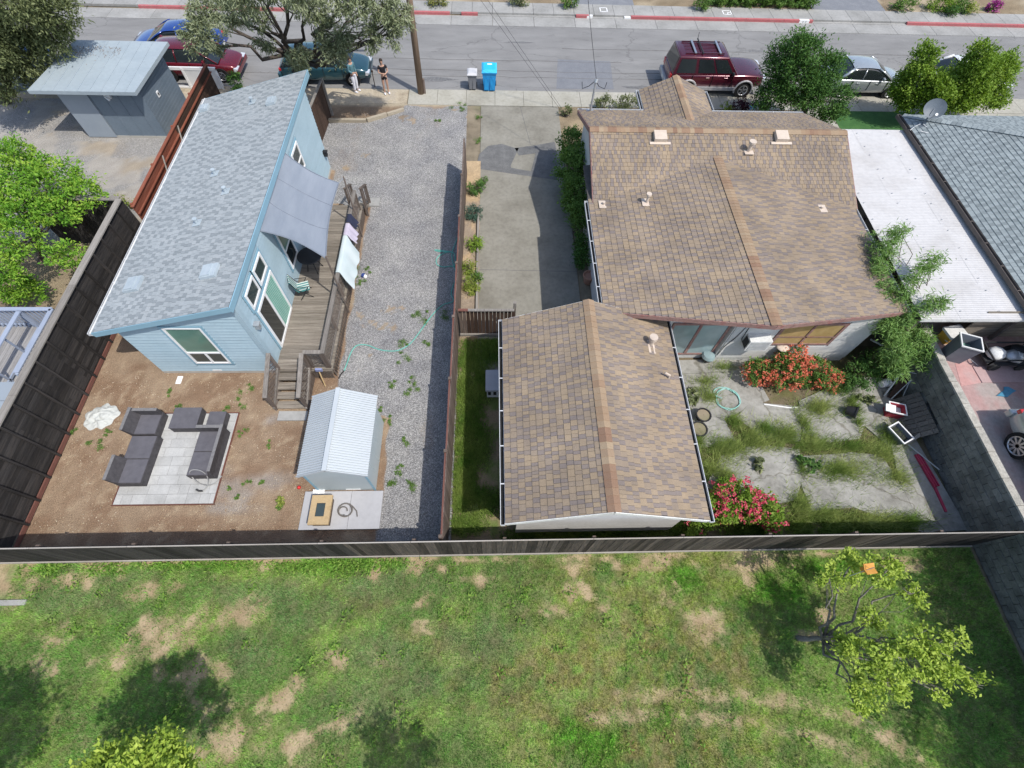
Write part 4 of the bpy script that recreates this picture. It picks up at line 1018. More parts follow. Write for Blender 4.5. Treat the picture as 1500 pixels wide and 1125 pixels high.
# ================================================================== flat grey shed by the street
fs = thing('grey_shed', 'slate grey shed with a pale blue slanting flat roof near the street', 'shed', (-17.3, 23.4, 0))
m_slate = pm('slate_blue_paint', [(0.135,0.175,0.215),(0.165,0.205,0.245)], 1.2, 5, .75, .1, 40, .03, fine=.06)
m_slatelight = pm('light_slate_paint', [(0.25,0.29,0.335),(0.29,0.33,0.37)], 1.2, 5, .7, 0, None, .03)
SX0, SX1, SY0, SY1 = -19.08, -15.50, 21.96, 24.95
q = MB(); q.b2(SX0, SX1, SY0, SY1, 0.0, 2.35); q.build('wall', m_slate, fs)
q = MB(); q.b2(SX0+.02, SX0+1.28, SY0-.05, SY0-.004, .05, 2.25); dr = q.build('door', m_slatelight, fs)
q = MB(); q.b2(SX0+.1, SX0+2.5, SY0-.09, SY0-.05, 2.22, 2.28); q.build('track', m_galv, fs)
q = MB(); q.b2(SX0-.02, SX1+.02, SY0-.02, SY1+.02, -.05, .10); q.build('foundation', m_foundation, fs)
x = SX0+1.32
while x < SX1-.05: piece('panel_batten', fs, m_slate, (x, SY0-.008, 1.2), (.03, .02, 2.2)); x += .6
for i in range(14): piece('siding_board', fs, m_slate, (SX1+.012, (SY0+SY1)/2, .18+i*.155), (.024, SY1-SY0, .148), rot=(0,.05,0))
m_ltroof = pm('pale_blue_roof_membrane', [(0.30,0.355,0.39),(0.35,0.405,0.435)], .8, 5, .6, 0, None, 0, fine=.06)
rp = MB(); zA, zB = 2.52, 2.62
P = [(-19.75,21.42,2.47),(-15.3,21.42,2.47),(-15.02,25.2,2.62),(-19.2,25.2,2.62)]
rp.slab(P, .15); fr = rp.build('roof', m_ltroof, fs)
for i in range(1, 9):
    x = -19.7+i*.5; q = MB(); q.bar((x, 21.43, 2.478), (x+.03, 25.18, 2.628), .03, .012); q.build('seam', m_ltroof, fr)
m_leaf_litter = tone_mat('dry_leaf_litter', [(0.16,0.09,0.05),(0.30,0.19,0.11)], .95)
q = MB(); r = random.Random(5)
for i in range(260):
    x, y = -19.2+r.random()**1.4*2.4, 24.7-abs(r.gauss(0,.5)); q.tone = r.random(); a = r.random()*6
    z = 2.476+(y-21.42)/3.78*.15+.006
    q.add([(x,y,z),(x+.06*cos(a),y+.06*sin(a),z+.012),(x+.03*cos(a+1),y+.03*sin(a+1),z+.01)], [(0,1,2)])
tag(q.build('leaf_litter', m_leaf_litter, fr, tone=True), kind='stuff')
q = MB(); q.b2(-17.05, -16.8, SY0-.1, SY0, 1.9, 2.1); q.tube([(-17.0,SY0-.12,2.0),(-16.85,SY0-.2,1.9)], .05, 6); q.build('light_fitting', m_white, fs)
q = MB(); q.b2(SX1+.02, SX1+.06, 23.0, 23.16, 1.32, 1.56); bx = q.build('meter_box', m_white, fs); q = MB(); q.b2(SX1+.06, SX1+.066, 23.03, 23.12, 1.38, 1.5); q.build('screen', m_dark, bx)

# ================================================================== ribbed metal shed, its pad, fire table
ms = thing('metal_shed', 'small pale blue metal shed with a ribbed gable roof on the gravel edge', 'shed', (-4.6, 5.75, 0))
m_shed = pm('pale_blue_metal', [(0.39,0.455,0.475),(0.44,0.50,0.52)], 1, 4, .5, 0, None, .02)
m_shedroof = pm('white_blue_ribbed_metal', [(0.43,0.465,0.485),(0.475,0.51,0.525)], 1, 4, .45, 0, None, .02)
MX0, MX1, MY0, MY1 = -5.47, -3.70, 4.66, 6.95
q = MB(); q.b2(MX0, MX1, MY0, MY1, 0.02, 1.58); q.add([(MX0,MY0,1.58),(MX1,MY0,1.58),(-4.66,MY0,2.02),(MX0,MY1,1.58),(MX1,MY1,1.58),(-4.66,MY1,2.02)], [(0,1,2),(5,4,3),(0,3,4,1),(1,4,5,2),(2,5,3,0)])
sw = q.build('wall', m_shed, ms)
for x in (MX0+.02, MX1-.02): q = MB(); q.b2(x-.03, x+.03, MY0-.02, MY0-.001, .02, 1.57); q.build('corner_trim', m_bluefascia, sw)
q = MB(); q.b2(-4.6,-4.15,MY0-.012,MY0-.001,.08,.14); q.build('door_plate', m_white, sw)
for i in range(1,5): q = MB(); q.b2(MX1+.001,MX1+.014,MY0+i*.46-.015,MY0+i*.46+.015,.05,1.5); q.build('rib', m_shed, sw)
zr2, ze2, xm2 = 2.10, 1.60, -4.66
for nm, xe in (('west', -5.58), ('east', -3.60)):
    q = MB(); P = []; n = 34; ya, yb = 4.58, 7.12
    for k in range(n):
        for fr_, h in ((0,0),(.10,-.035),(.34,-.035),(.44,0)):
            yy = ya+(yb-ya)*(k+fr_)/n; P += [(xm2, yy, zr2+h), (xe, yy, ze2+h)]
    P += [(xm2, yb, zr2), (xe, yb, ze2)]
    q.add(P, [(2*k,2*k+1,2*k+3,2*k+2) for k in range(n*4)])
    rs = q.build('roof_sheet', m_shedroof, ms)
q = MB(); q.bar((xm2,4.56,zr2+.02),(xm2,7.14,zr2+.02),.13,.022); q.build('ridge_cap', m_shedroof, ms)
for xe in (-5.58,-3.60):
    for yy in (4.575,7.125): q = MB(); q.bar((xm2,yy,zr2-.04),(xe,yy,ze2-.04),.02,.09); q.build('rake_trim', m_shedroof, ms)
pd = thing('concrete_pad', 'smooth pale concrete pad in front of the small metal shed', 'slab', (-4.65, 4.0, 0))
m_pad = pm('pale_pad_concrete', [(0.38,0.38,0.395),(0.43,0.43,0.44)], .9, 5, .85, .05, 50, .02, fine=.05)
piece('slab', pd, m_pad, (-5.13, 4.03, .03), (1.42, 1.16, .10)); piece('slab', pd, m_pad, (-3.935, 4.03, .03), (.95, 1.16, .10))
ft = thing('fire_table', 'square sandy stone fire table with a dark inset on the pale pad', 'fire table', (-5.17, 3.95, .08))
m_sand = pm('sandstone', [(0.36,0.26,0.14),(0.46,0.34,0.19),(0.40,0.31,0.19)], 5, 5, .85, .2, 40, .05, fine=.15)
q = MB()
for a, b, c, d in ((-.30,.30,.2,.44),(-.30,.30,-.44,-.2),(-.30,-.13,-.2,.2),(.13,.30,-.2,.2)): q.b2(a, b, c, d, .28, .36)
q.build('table_top', m_sand, ft, world=False)
q = MB(); q.b2(-.25,.25,-.39,.39,0,.28); q.build('base', m_mid, ft, world=False)
q = MB(); q.b2(-.13,.13,-.2,.2,.27,.335); q.build('burner_tray', m_black, ft, world=False)
q = MB(); q.b2(-.12,.12,-.19,.19,.336,.345); q.build('glass_lid', m_glass, ft, world=False)
hc = thing('black_hose', 'coiled grey hose lying on the pale pad beside the fire table', 'hose', (-4.55, 4.0, .08))
m_greyhose = pm('grey_hose_rubber', [(0.12,0.11,0.10),(0.18,0.165,0.15)], 6, 3, .7)
q = MB(); q.tube([(.2*cos(t*.35)+.01*t*.1, .2*sin(t*.35)+.015, .02+.004*t%.06) for t in range(40)]+[(.25,.1,.02),(.36,-.02,.02),(.4,-.18,.02)], .018, 6); q.tube([(.13*cos(t*.4)-.04, .13*sin(t*.4)-.02, .05) for t in range(14)], .018, 6)
q.build('hose_coil', m_greyhose, hc, world=False)
rg = thing('white_rag', 'crumpled white rag at the corner of the pale pad', 'rag', (-5.42, 4.6, .08))
q = MB(); r = random.Random(3); n = 9
P = [(x*.045-.18+r.uniform(-.01,.01), y*.035-.07+r.uniform(-.01,.01), abs(r.gauss(.03,.025))) for y in range(5) for x in range(n)]
q.add(P, [(y*n+x, y*n+x+1, (y+1)*n+x+1, (y+1)*n+x) for y in range(4) for x in range(n-1)]); q.build('cloth', m_white, rg, world=False, smooth=True)
lb = thing('loose_board', 'grey board lying in the shade along the rear fence', 'board', (-4.7, 3.0, 0)); piece('plank', lb, m_cap, (-4.7, 2.99, .03), (1.25, .09, .03), rot=(0,0,.05))

# ================================================================== cottage deck
DZ = .50
dk = thing('deck', 'weathered grey wooden deck with railings along the cottage', 'deck', (-6.5, 12.8, 0))
GW = [(0.145,0.122,0.098),(0.215,0.188,0.155),(0.285,0.255,0.215)]
m_deckx = wood('deck_board_wood', GW, 0, .22); m_decky = wood('deck_rail_wood', [(0.13,0.115,0.10),(0.20,0.18,0.16),(0.26,0.24,0.215)], 1, .18); m_deckz = wood('deck_post_wood', [(0.10,0.075,0.062),(0.155,0.125,0.105),(0.2,0.175,0.155)], 2, .2)
y = 8.75
while y < 16.75: piece('deck_board', dk, m_deckx, (-6.50+rr.uniform(-.004,.004), y+.069, DZ-.018), (1.92, .132, .036)); y += .14
q = MB(); q.b2(-7.43,-5.56,8.72,8.75,.28,DZ-.04); q.b2(-5.60,-5.57,8.75,16.78,.28,DZ-.04); q.b2(-7.43,-5.6,16.75,16.78,.28,DZ-.04); q.build('rim_joist', m_deckx, dk)
# skirt: upright slats along the east side, lattice on the front
y = 8.8
while y < 16.75: piece('skirt_slat', dk, m_deckz, (-5.53, y, .22), (.022, .05, .46)); y += .125
def lattice(parent, O, U, V, lu, lv, st, w, t, mat, name='lattice'):
    O, U, V = Vector(O), Vector(U), Vector(V); q = MB()
    for sg in (1, -1):
        c = -lv
        while c < lu+lv:
            pts = []
            for k in (0, 1):
                u = c+(lv*k if sg > 0 else lv*(1-k)); pts.append([u, lv*k])
            (ua, va), (ub, vb) = pts
            def cl(ua, va, ub, vb):
                t0, t1 = 0.0, 1.0
                du = ub-ua
                for lim, s in ((0, 1), (lu, -1)):
                    fa, fb = s*(ua-lim), s*(ub-lim)
                    if fa < 0 and fb < 0: return None
                    if fa < 0: t0 = max(t0, fa/(fa-fb))
                    if fb < 0: t1 = min(t1, fa/(fa-fb))
                return (t0, t1) if t1-t0 > .02 else None
            r_ = cl(ua, va, ub, vb)
            if r_:
                A = O+U*(ua+(ub-ua)*r_[0])+V*(va+(vb-va)*r_[0]); B = O+U*(ua+(ub-ua)*r_[1])+V*(va+(vb-va)*r_[1])
                nn = U.cross(V)*(t*.6*sg); q.bar(A+nn, B+nn, w, t, U.cross(V))
            c += st
    return q.build(name, mat, parent)
lattice(dk, (-6.25,8.70,.02), (1,0,0), (0,0,1), .68, .44, .11, .035, .01, m_deckz)
# rails
RZ = DZ+.92
def railing(parent, P, lat=True, dz=0.0):
    for a, b in zip(P[:-1], P[1:]):
        a, b = Vector(a)+Vector((0,0,dz)), Vector(b)+Vector((0,0,dz)); d = (b-a); L = d.length; u = d/L; n = max(1, round(L/1.7))
        for i in range(n+1):
            p = a+u*(L*i/n); q = MB(); q.bar(p, p+Vector((0,0,.90)), .085, .085, u); q.build('post', m_deckz, parent)
        q = MB(); q.bar(a+Vector((0,0,.92))-u*.05, b+Vector((0,0,.92))+u*.05, .14, .04); q.build('top_rail', m_decky, parent)
        q = MB(); q.bar(a+Vector((0,0,.80)), b+Vector((0,0,.80)), .04, .09); q.build('rail', m_decky, parent)
        q = MB(); q.bar(a+Vector((0,0,.10)), b+Vector((0,0,.10)), .04, .09); q.build('bottom_rail', m_decky, parent)
        if lat:
            for i in range(n):
                lattice(parent, a+u*(L*i/n+.05)+Vector((0,0,.15)), u, Vector((0,0,1)), L/n-.1, .6, .15, .02, .008, m_deckz)
railing(dk, [(-5.63,8.85,DZ),(-5.63,16.6,DZ)]); railing(dk, [(-6.20,8.852,DZ),(-5.72,8.852,DZ)], True, .006)
# stairs to the yard
st = thing('front_stairs', 'grey wooden stairs with lattice railings from the deck to the dirt yard', 'stairs', (-6.8, 8.1, 0))
for i in range(4):
    yy = 8.58-i*.30; z = DZ-.125*(i+0)-.02 if i else DZ-.02
    z = DZ-.115*(i+1)+.02
    for s in (0, 1): piece('tread', st, m_deckx, (-6.82, yy-.075-s*.14+.09, z), (1.02, .132, .04))
    piece('riser', st, m_dark_brown, (-6.82, yy+.085, z-.07), (1.0, .02, .09))
for x in (-7.35, -6.29):
    q = MB(); q.add([(x-.02,8.7,DZ-.05),(x-.02,7.42,.02),(x-.02,7.42,.0),(x-.02,8.7,.0),(x+.02,8.7,DZ-.05),(x+.02,7.42,.02),(x+.02,7.42,.0),(x+.02,8.7,.0)], [(0,1,2,3),(7,6,5,4),(0,4,5,1),(3,2,6,7),(0,3,7,4),(1,5,6,2)]); q.build('stringer', m_deckz, st)
    for yy, zz in ((8.78, DZ),(7.50, .03)): q = MB(); q.bar((x,yy,zz-.05),(x,yy,zz+.90),.085,.085,(0,1,0)); q.build('post', m_deckz, st)
    for dz, w, h in ((.92,.14,.04),(.14,.07,.06)): q = MB(); q.bar((x,8.82,DZ+dz),(x,7.42,.03+dz),w,h); q.build('hand_rail', m_decky, st)
    O = Vector((x,7.55,.22)); U = Vector((0,1.2,.45)).normalized()
    lattice(st, O, U, Vector((0,0,1)), 1.2, .62, .15, .02, .008, m_deckz)
tag(st, group=None)
fp = thing('stair_pad', 'cream concrete pad at the foot of the front deck stairs', 'slab', (-6.8, 7.2, 0)); piece('slab', fp, m_side, (-6.75, 7.22, .02), (.95, .34, .08))
# north steps of the deck
ns = thing('north_steps', 'small weathered steps with crooked rails at the far deck end', 'steps', (-5.7, 17.2, 0))
for i in range(2): piece('tread', ns, m_deckx, (-5.75, 16.95+i*.28, DZ-.16*(i+1)), (.7, .26, .04))
for x in (-6.05, -5.42):
    q = MB(); q.bar((x,16.8,0),(x,16.8,RZ),.08,.08,(0,1,0)); q.bar((x,17.55,0),(x,17.55,.95),.08,.08,(0,1,0)); q.build('post', m_deckz, ns)
    q = MB(); q.bar((x,16.75,RZ),(x,17.6,.97),.12,.04); q.bar((x,16.8,.75),(x,17.55,.3),.05,.07); q.build('hand_rail', m_deckz, ns)
    for k in (.33,.66): q = MB(); q.bar((x,16.8+.75*k,.2),(x,16.8+.75*k,RZ-.45*k),.035,.035,(0,1,0)); q.build('baluster', m_deckz, ns)
np_ = thing('north_pad', 'cream concrete pad by the steps at the far deck end', 'slab', (-5.4, 17.5, 0)); piece('slab', np_, m_side, (-5.5, 17.6, .03), (1.0, .5, .08)); piece('slab', np_, m_side, (-6.7, 17.15, .05), (1.5, .12, .12))

# shade sail
ss = thing('shade_sail', 'grey four cornered shade sail stretched from the cottage eave over the deck', 'shade sail', (-6.6, 13.9, 3))
m_sail, nt, b = _base('shade_cloth')
c = ramp(nt, noise(nt, pos(nt, (1,.25,1)), 3, 5), [(0.25,0.285,0.34),(0.305,0.34,0.395)])
nt.links.new(c, b.inputs['Base Color']); b.inputs['Roughness'].default_value = .8; b.inputs['Specular IOR Level'].default_value = .15; bumpn(nt, b, noise(nt, pos(nt, (1,.3,1)), 2.2, 4), .6, .12)
tr = nt.nodes.new('ShaderNodeBsdfTranslucent'); tr.inputs[0].default_value = (.3,.33,.38,1); mx = nt.nodes.new('ShaderNodeMixShader'); mx.inputs[0].default_value = .25
nt.links.new(b.outputs[0], mx.inputs[1]); nt.links.new(tr.outputs[0], mx.inputs[2]); nt.links.new(mx.outputs[0], nt.nodes['Material Output'].inputs[0])
Cn = [Vector(g(376,337,3.62)), Vector(g(414,222,3.62)), Vector(g(496,268,2.75)), Vector(g(477,378,2.75))]
n = 18; q = MB(); P = []
for i in range(n+1):
    for j in range(n+1):
        u, v_ = i/n, j/n
        e = .05
        uu = u; vv = v_
        p = Cn[0]*(1-uu)*(1-vv)+Cn[1]*(1-uu)*vv+Cn[2]*uu*vv+Cn[3]*uu*(1-vv)
        ctr = (Cn[0]+Cn[1]+Cn[2]+Cn[3])/4
        k = .16*(4*uu*(1-uu)*(1-4*vv*(1-vv))**2 if False else 0)
        edge_u = 4*v_*(1-v_); edge_v = 4*u*(1-u)
        pull = .10*(edge_u*abs(2*u-1)**4+edge_v*abs(2*v_-1)**4)
        p = p+(ctr-p)*pull
        p.z -= .16*edge_u*edge_v
        P.append(p)
q.add(P, [(i*(n+1)+j, (i+1)*(n+1)+j, (i+1)*(n+1)+j+1, i*(n+1)+j+1) for i in range(n) for j in range(n)])
q.build('sail_cloth', m_sail, ss, smooth=True)
m_hem = pm('sail_webbing', [(0.16,0.185,0.225),(0.20,0.225,0.265)], 4, 3, .8)
for idx in ([j for j in range(n+1)], [n*(n+1)+j for j in range(n+1)], [i*(n+1) for i in range(n+1)], [i*(n+1)+n for i in range(n+1)]): q = MB(); q.tube([P[k] for k in idx], .022, 5); q.build('hem', m_hem, ss)
for j in (6, 12): q = MB(); q.tube([Vector(P[i*(n+1)+j])+Vector((0,0,.006)) for i in range(n+1)], .011, 4); q.build('seam', m_hem, ss)
for i, c0 in enumerate(Cn):
    tgt = [(-7.45,c0.y-.1,3.72),(-7.45,c0.y+.1,3.72),(-5.5,c0.y+.1,2.9),(-5.5,c0.y-.12,2.9)][i]
    q = MB(); q.tube([c0, tgt], .012, 5); q.build('corner_cord', m_galv, ss)
    if i > 1: q = MB(); q.cyl((tgt[0],tgt[1],0),(tgt[0],tgt[1],2.95),.03,8); q.build('pole', m_deckz, ss)
# cloths over the railing
def drape(name, label, cat, mat, y0, y1, dl, dr_, z=RZ+.045, x=-5.63, seed=1, skew=0):
    t = thing(name, label, cat, (x, (y0+y1)/2, 0)); q = MB(); r = random.Random(seed); ny = 14; P = []
    prof = [(-.10-.02,-dl),( -.09,-dl*.5),(-.085,-.02),(-.05,.004),(.05,.004),(.085,-.02),(.10+dr_*.18,-dr_*.5),(.12+dr_*.42,-dr_)]
    for j in range(ny+1):
        v_ = j/ny; yy = y0+(y1-y0)*v_
        for k, (dx, dz) in enumerate(prof):
            sk = skew*(dz if dx > 0 else 0)
            P.append((x+dx+(r.uniform(-.012,.012) if abs(dz) > .05 else 0)+(.03*sin(v_*17+k) if abs(dz) > .1 else 0), yy+sk+r.uniform(-.006,.006), z+dz))
    m = len(prof)
    q.add(P, [(j*m+k, j*m+k+1, (j+1)*m+k+1, (j+1)*m+k) for j in range(ny) for k in range(m-1)]); q.build('fabric', mat, t, smooth=True); return t
m_sheet = pm('pale_mint_sheet', [(0.44,0.52,0.525),(0.53,0.585,0.585)], 1.5, 5, .9, .1, 20)
m_lilac = pm('lilac_towel', [(0.42,0.38,0.46),(0.50,0.46,0.54)], 3, 4, .95, .2, 60); m_navy = pm('navy_towel', [(0.02,0.025,0.05),(0.035,0.04,0.07)], 3, 4, .95, .2, 60)
drape('bed_sheet', 'pale mint sheet drying over the deck railing', 'sheet', m_sheet, 12.25, 14.1, .3, .72, seed=2, skew=.25)
drape('towel', 'lilac towel hung over the deck railing', 'towel', m_lilac, 14.12, 14.75, .35, .45, seed=3)
drape('towel', 'dark navy towel hung over the deck railing beside the lilac towel', 'towel', m_navy, 14.78, 15.25, .3, .35, seed=4)
# deck furniture
ch = thing('folding_chair', 'folding chair with green and white striped seat on the deck', 'chair', (-7.0, 12.05, DZ), radians(20))
m_str, nt, b = _base('striped_fabric'); v = pos(nt, (1,1,1), True); sx = nt.nodes.new('ShaderNodeSeparateXYZ'); nt.links.new(v, sx.inputs[0])
k = math_(nt, 'FRACT', math_(nt, 'MULTIPLY', sx.outputs[1], 9)); nt.links.new(ramp(nt, k, [(0.05,0.20,0.19),(0.55,0.62,0.58)], .48, .52), b.inputs['Base Color'])
q = MB(); q.box((0,0,.42),(.42,.44,.03)); q.build('seat', m_str, ch, world=False)
q = MB(); q.box((-.28,0,.70),(.03,.44,.5),rot=(0,-.25,0)); q.build('backrest', m_str, ch, world=False)
for s in (-.23,.23):
    q = MB(); q.tube([(.22,s,0),(-.22,s,.6),(-.34,s,.95)],.014,6); q.build('leg', m_black, ch, world=False)
    q = MB(); q.tube([(-.25,s,0),(.2,s,.6),(-.2,s,.66)],.014,6); q.build('leg', m_black, ch, world=False)
tb = thing('patio_table', 'black round metal table in the shade of the sail', 'table', (-6.9, 13.3, DZ))
q = MB(); q.lathe((0,0,.70),[(.45,0),(.46,.02),(.44,.04),(0.01,.041)],20); q.build('table_top', m_black, tb, world=False)
for i in range(4): q = MB(); a = i*pi/2+.5; q.tube([(.08*cos(a),.08*sin(a),.70),(.3*cos(a),.3*sin(a),0)],.018,6); q.build('leg', m_black, tb, world=False)
c2 = thing('patio_chair', 'black metal chair beside the round table under the sail', 'chair', (-7.05, 14.2, DZ), radians(-80))
q = MB(); q.box((0,0,.43),(.45,.45,.03)); q.build('seat', m_black, c2, world=False); q = MB(); q.box((-.23,0,.7),(.03,.45,.5),rot=(0,-.15,0)); q.build('backrest', m_black, c2, world=False)
for i in (-.2,.2):
    for j in (-.2,.2): q = MB(); q.cyl((i,j,0),(i,j,.42),.015,6); q.build('leg', m_black, c2, world=False)
bm = thing('scrub_brush', 'wooden handled brush with a blue head leaning on the deck front', 'brush', (-5.9, 8.55, 0))
q = MB(); q.tube([(-5.85,8.35,.04),(-5.95,8.62,.55)],.022,6); q.build('handle', pm('pale_handle_wood', [(0.42,0.30,0.15),(0.5,0.37,0.2)],4,3,.7), bm)
q = MB(); q.box((-5.95,8.66,.62),(.22,.07,.12)); q.build('head', pm('faded_blue_plastic', [(0.22,0.26,0.45),(0.28,0.32,0.5)],4,3,.6), bm)

# ================================================================== patio and wicker sofa set
pt = thing('paver_patio', 'square pale paver patio edged with red boards in the dirt yard', 'patio', (-10.05, 5.85, 0))
m_paver = pm('pale_paver', [(0.36,0.36,0.345),(0.42,0.42,0.405),(0.47,0.47,0.45)], 2.2, 6, .9, .15, 40, .09, fine=.1)
r = random.Random(8); PX0, PX1, PY0, PY1 = -11.52, -8.56, 4.29, 7.33
y = PY0; row = 0
while y < PY1-.05:
    h2 = .304; x = PX0; first = r.choice((.2,.3,.4))
    while x < PX1-.03:
        w = min((first if x == PX0 else r.choice((.40,.61,.61,.30))), PX1-x)
        piece('paver', pt, m_paver, (x+w/2, y+h2/2, .02+r.uniform(-.002,.002)), (w-.008, h2-.008, .06)); x += w
    y += h2; row += 1
for c0, sz in (((-10.04,PY0-.02,.02),(3.05,.022,.085)),((-10.04,PY1+.02,.02),(3.05,.022,.085)),((PX0-.02,5.81,.02),(.022,3.0,.085)),((PX1+.02,5.81,.02),(.022,3.0,.085))): piece('edging_board', pt, m_kick, c0, sz)
m_wick = pm('charcoal_wicker', [(0.055,0.052,0.056),(0.088,0.083,0.088)], 9, 3, .75, .6, 90, .05)
m_wickseat = pm('charcoal_seat_mesh', [(0.10,0.097,0.110),(0.128,0.124,0.138)], 5, 3, .8, .3, 90, .04)
m_wtrim = pm('pale_wicker_edge', [(0.15,0.145,0.145),(0.21,0.205,0.205)], 14, 3, .8)  # paler grey strip along the tops of backrests and arms
def sofa(label, x, y, rz, back=True, arm=0, w=.78, d=.80, z0=.05):
    t = thing('sofa_section', label, 'sofa section', (x, y, z0), rz, 'charcoal wicker sofa sections on the patio')
    q = MB(); q.b2(-d/2, d/2, -w/2, w/2, 0, .29); q.build('base', m_wick, t, world=False)
    q = MB(); q.b2(-d/2+(.13 if back else .02), d/2-.02, -w/2+(.1 if arm < 0 else .02), w/2-(.1 if arm > 0 else .02), .29, .31); q.build('seat', m_wickseat, t, world=False)
    if back: q = MB(); q.add([(-d/2,-w/2,.285),(-d/2+.15,-w/2,.285),(-d/2+.15,w/2,.285),(-d/2,w/2,.285),(-d/2-.08,-w/2,.66),(-d/2+.0,-w/2,.66),(-d/2+.0,w/2,.66),(-d/2-.08,w/2,.66)], [(0,1,5,4),(1,2,6,5),(2,3,7,6),(3,0,4,7),(4,5,6,7)]); q.build('backrest', m_wick, t, world=False); q = MB(); q.b2(-d/2-.085, -d/2+.008, -w/2, w/2, .66, .675); q.build('top_trim', m_wtrim, t, world=False)
    if arm: s = arm; q = MB(); q.b2(-d/2, d/2-.02, min(s*(w/2),s*(w/2-.1)), max(s*(w/2),s*(w/2-.1)), .285, .60); q.build('arm', m_wick, t, world=False); q = MB(); q.b2(-d/2, d/2-.02, min(s*(w/2),s*(w/2-.1)), max(s*(w/2),s*(w/2-.1)), .60, .612); q.build('top_trim', m_wtrim, t, world=False)
    return t
sofa('charcoal wicker corner seat nearest the crumpled sheet', -11.2, 6.85, 0, True, 1)
sofa('charcoal wicker ottoman section between the west corner and end seats', -11.1, 6.02, 0, False)
sofa('charcoal wicker end seat with a tilted backrest on the patio west side', -11.1, 5.24, 0, True)
sofa('charcoal wicker corner seat on the patio east side, by the small cube', -9.03, 6.24, pi, True, -1)
sofa('charcoal wicker seat behind the loop of hose on the patio east side', -9.03, 5.46, pi, True)
t = thing('coffee_table', 'square charcoal wicker coffee table on the patio north edge', 'table', (-10.02, 7.02, .05)); q = MB(); q.b2(-.42,.42,-.36,.36,0,.30); q.build('body', m_wick, t, world=False); q = MB(); q.b2(-.43,.43,-.37,.37,.30,.325); q.build('table_top', m_wickseat, t, world=False)
t = thing('side_table', 'small charcoal wicker cube beside the coffee table', 'table', (-9.05, 7.0, .05)); q = MB(); q.b2(-.26,.26,-.25,.25,0,.27); q.build('body', m_wick, t, world=False); q = MB(); q.b2(-.265,.265,-.255,.255,.27,.29); q.build('table_top', m_wickseat, t, world=False)
m_hosegrey = pm('light_grey_hose', [(0.24,0.24,0.24),(0.32,0.32,0.31)], 5, 3, .6)
t = thing('grey_hose', 'loop of grey hose lying over the patio by the east sofa', 'hose', (-9.1, 5.0, 0))
pts = [g(325,697,.08), g(314,708,.08), g(303,711,.08), g(290,707,.1), g(280,697,.25), g(278,691,.42), g(284,688,.44), g(295,690,.44), g(303,697,.3), g(305,707,.1), g(302,714,.08), g(297,719,.08)]
def smooth_pts(P, k=4):
    out = []
    for i in range(len(P)-1):
        p0, p1, p2, p3 = P[max(i-1,0)], P[i], P[i+1], P[min(i+2,len(P)-1)]
        for j in range(k):
            t_ = j/k; out.append(.5*((2*p1)+(p2-p0)*t_+(2*p0-5*p1+4*p2-p3)*t_*t_+(3*p1-p0-3*p2+p3)*t_**3))
    return out+[P[-1]]
q = MB(); q.tube(smooth_pts(pts), .016, 6); q.build('hose_line', m_hosegrey, t); q = MB(); e = pts[-1]; q.tube([e, e+Vector((-.12,.0,0)), e+Vector((-.2,.04,.03))], .028, 6); q.build('nozzle', m_black, t)
# crumpled sheet on the dirt
t = thing('crumpled_sheet', 'crumpled off-white sheet lying on the dirt against the black fence', 'sheet', (-13.0, 7.25, 0)); q = MB(); r = random.Random(4); n = 34; P = []
for j in range(n+1):
    for i in range(n+1):
        u, v_ = i/n*2-1, j/n*2-1; rad = hypot(u, v_); a = atan2(v_, u)
        k = .5+.06*sin(2*a+1)+.03*sin(5*a)+.03*sin(9*a)
        x, y = u*k/max(1,rad)*.95, v_*k/max(1,rad)
        rn = 1-abs(2*float(VN1.f(np.array([u*2.6+9+v_]), np.array([v_*3.1+3-u*.6]), 2)[0])-1)
        z = max(.01, .10*(1-min(1,rad)**2)+.17*(rn-.55)*(1-.6*min(1,rad)**2))*(1 if rad < .97 else .4)
        P.append((x, y, z))
q.add(P, [(j*(n+1)+i, j*(n+1)+i+1, (j+1)*(n+1)+i+1, (j+1)*(n+1)+i) for j in range(n) for i in range(n)])
q.build('cloth', pm('off_white_sheet', [(0.44,0.455,0.43),(0.52,0.535,0.51)], 2, 4, .9), t, world=False, smooth=True)
t = thing('white_tray', 'white plastic tray on the dirt below the cottage window', 'tray', g(263,557,0)); q = MB(); q.b2(-.085,.085,-.15,.15,0,.03); q.b2(-.07,.07,-.13,.13,.03,.04); q.build('plastic', m_white, t, world=False)
t = thing('red_ball', 'small red ball on the dirt west of the metal shed', 'ball', g(438,714,.06)); q = MB(); q.lathe((0,0,-.06),[(.01,0),(.04,.015),(.06,.06),(.04,.105),(.01,.12)],12,True); q.build('rubber', paint('red_rubber', (.6,.03,.03), .5), t, world=False, smooth=True)
# green hose across the gravel
m_hose = pm('turquoise_hose', [(0.10,0.40,0.33),(0.16,0.50,0.42)], 4, 3, .45)
t = thing('garden_hose', 'long turquoise garden hose snaking over the gravel to the fence', 'hose', (-4, 11, 0))
pp = [(504,543),(508,533),(513,519),(519,509),(527,505),(540,506),(552,511),(568,514),(584,513),(600,504),(612,490),(625,472),(638,456),(650,446),(664,441),(661,430),(664,418),(668,407),(667,395),(662,390),(650,391),(641,388),(639,382),(643,375),(653,370),(661,369),(648,367),(637,366),(641,368),(655,369),(665,371),(667,382),(665,390),(662,372),(667,357),(670,348)]
q = MB(); q.tube(smooth_pts([g(a, b, .02+.015*(i%3)/2) for i, (a, b) in enumerate(pp)], 5), .018, 6); q.build('hose_line', m_hose, t)
q = MB(); e = g(504,543,.02); q.tube([e, e+Vector((-.09,-.16,.01)), e+Vector((-.14,-.32,.0))], .022, 6); q.build('nozzle', m_black, t)
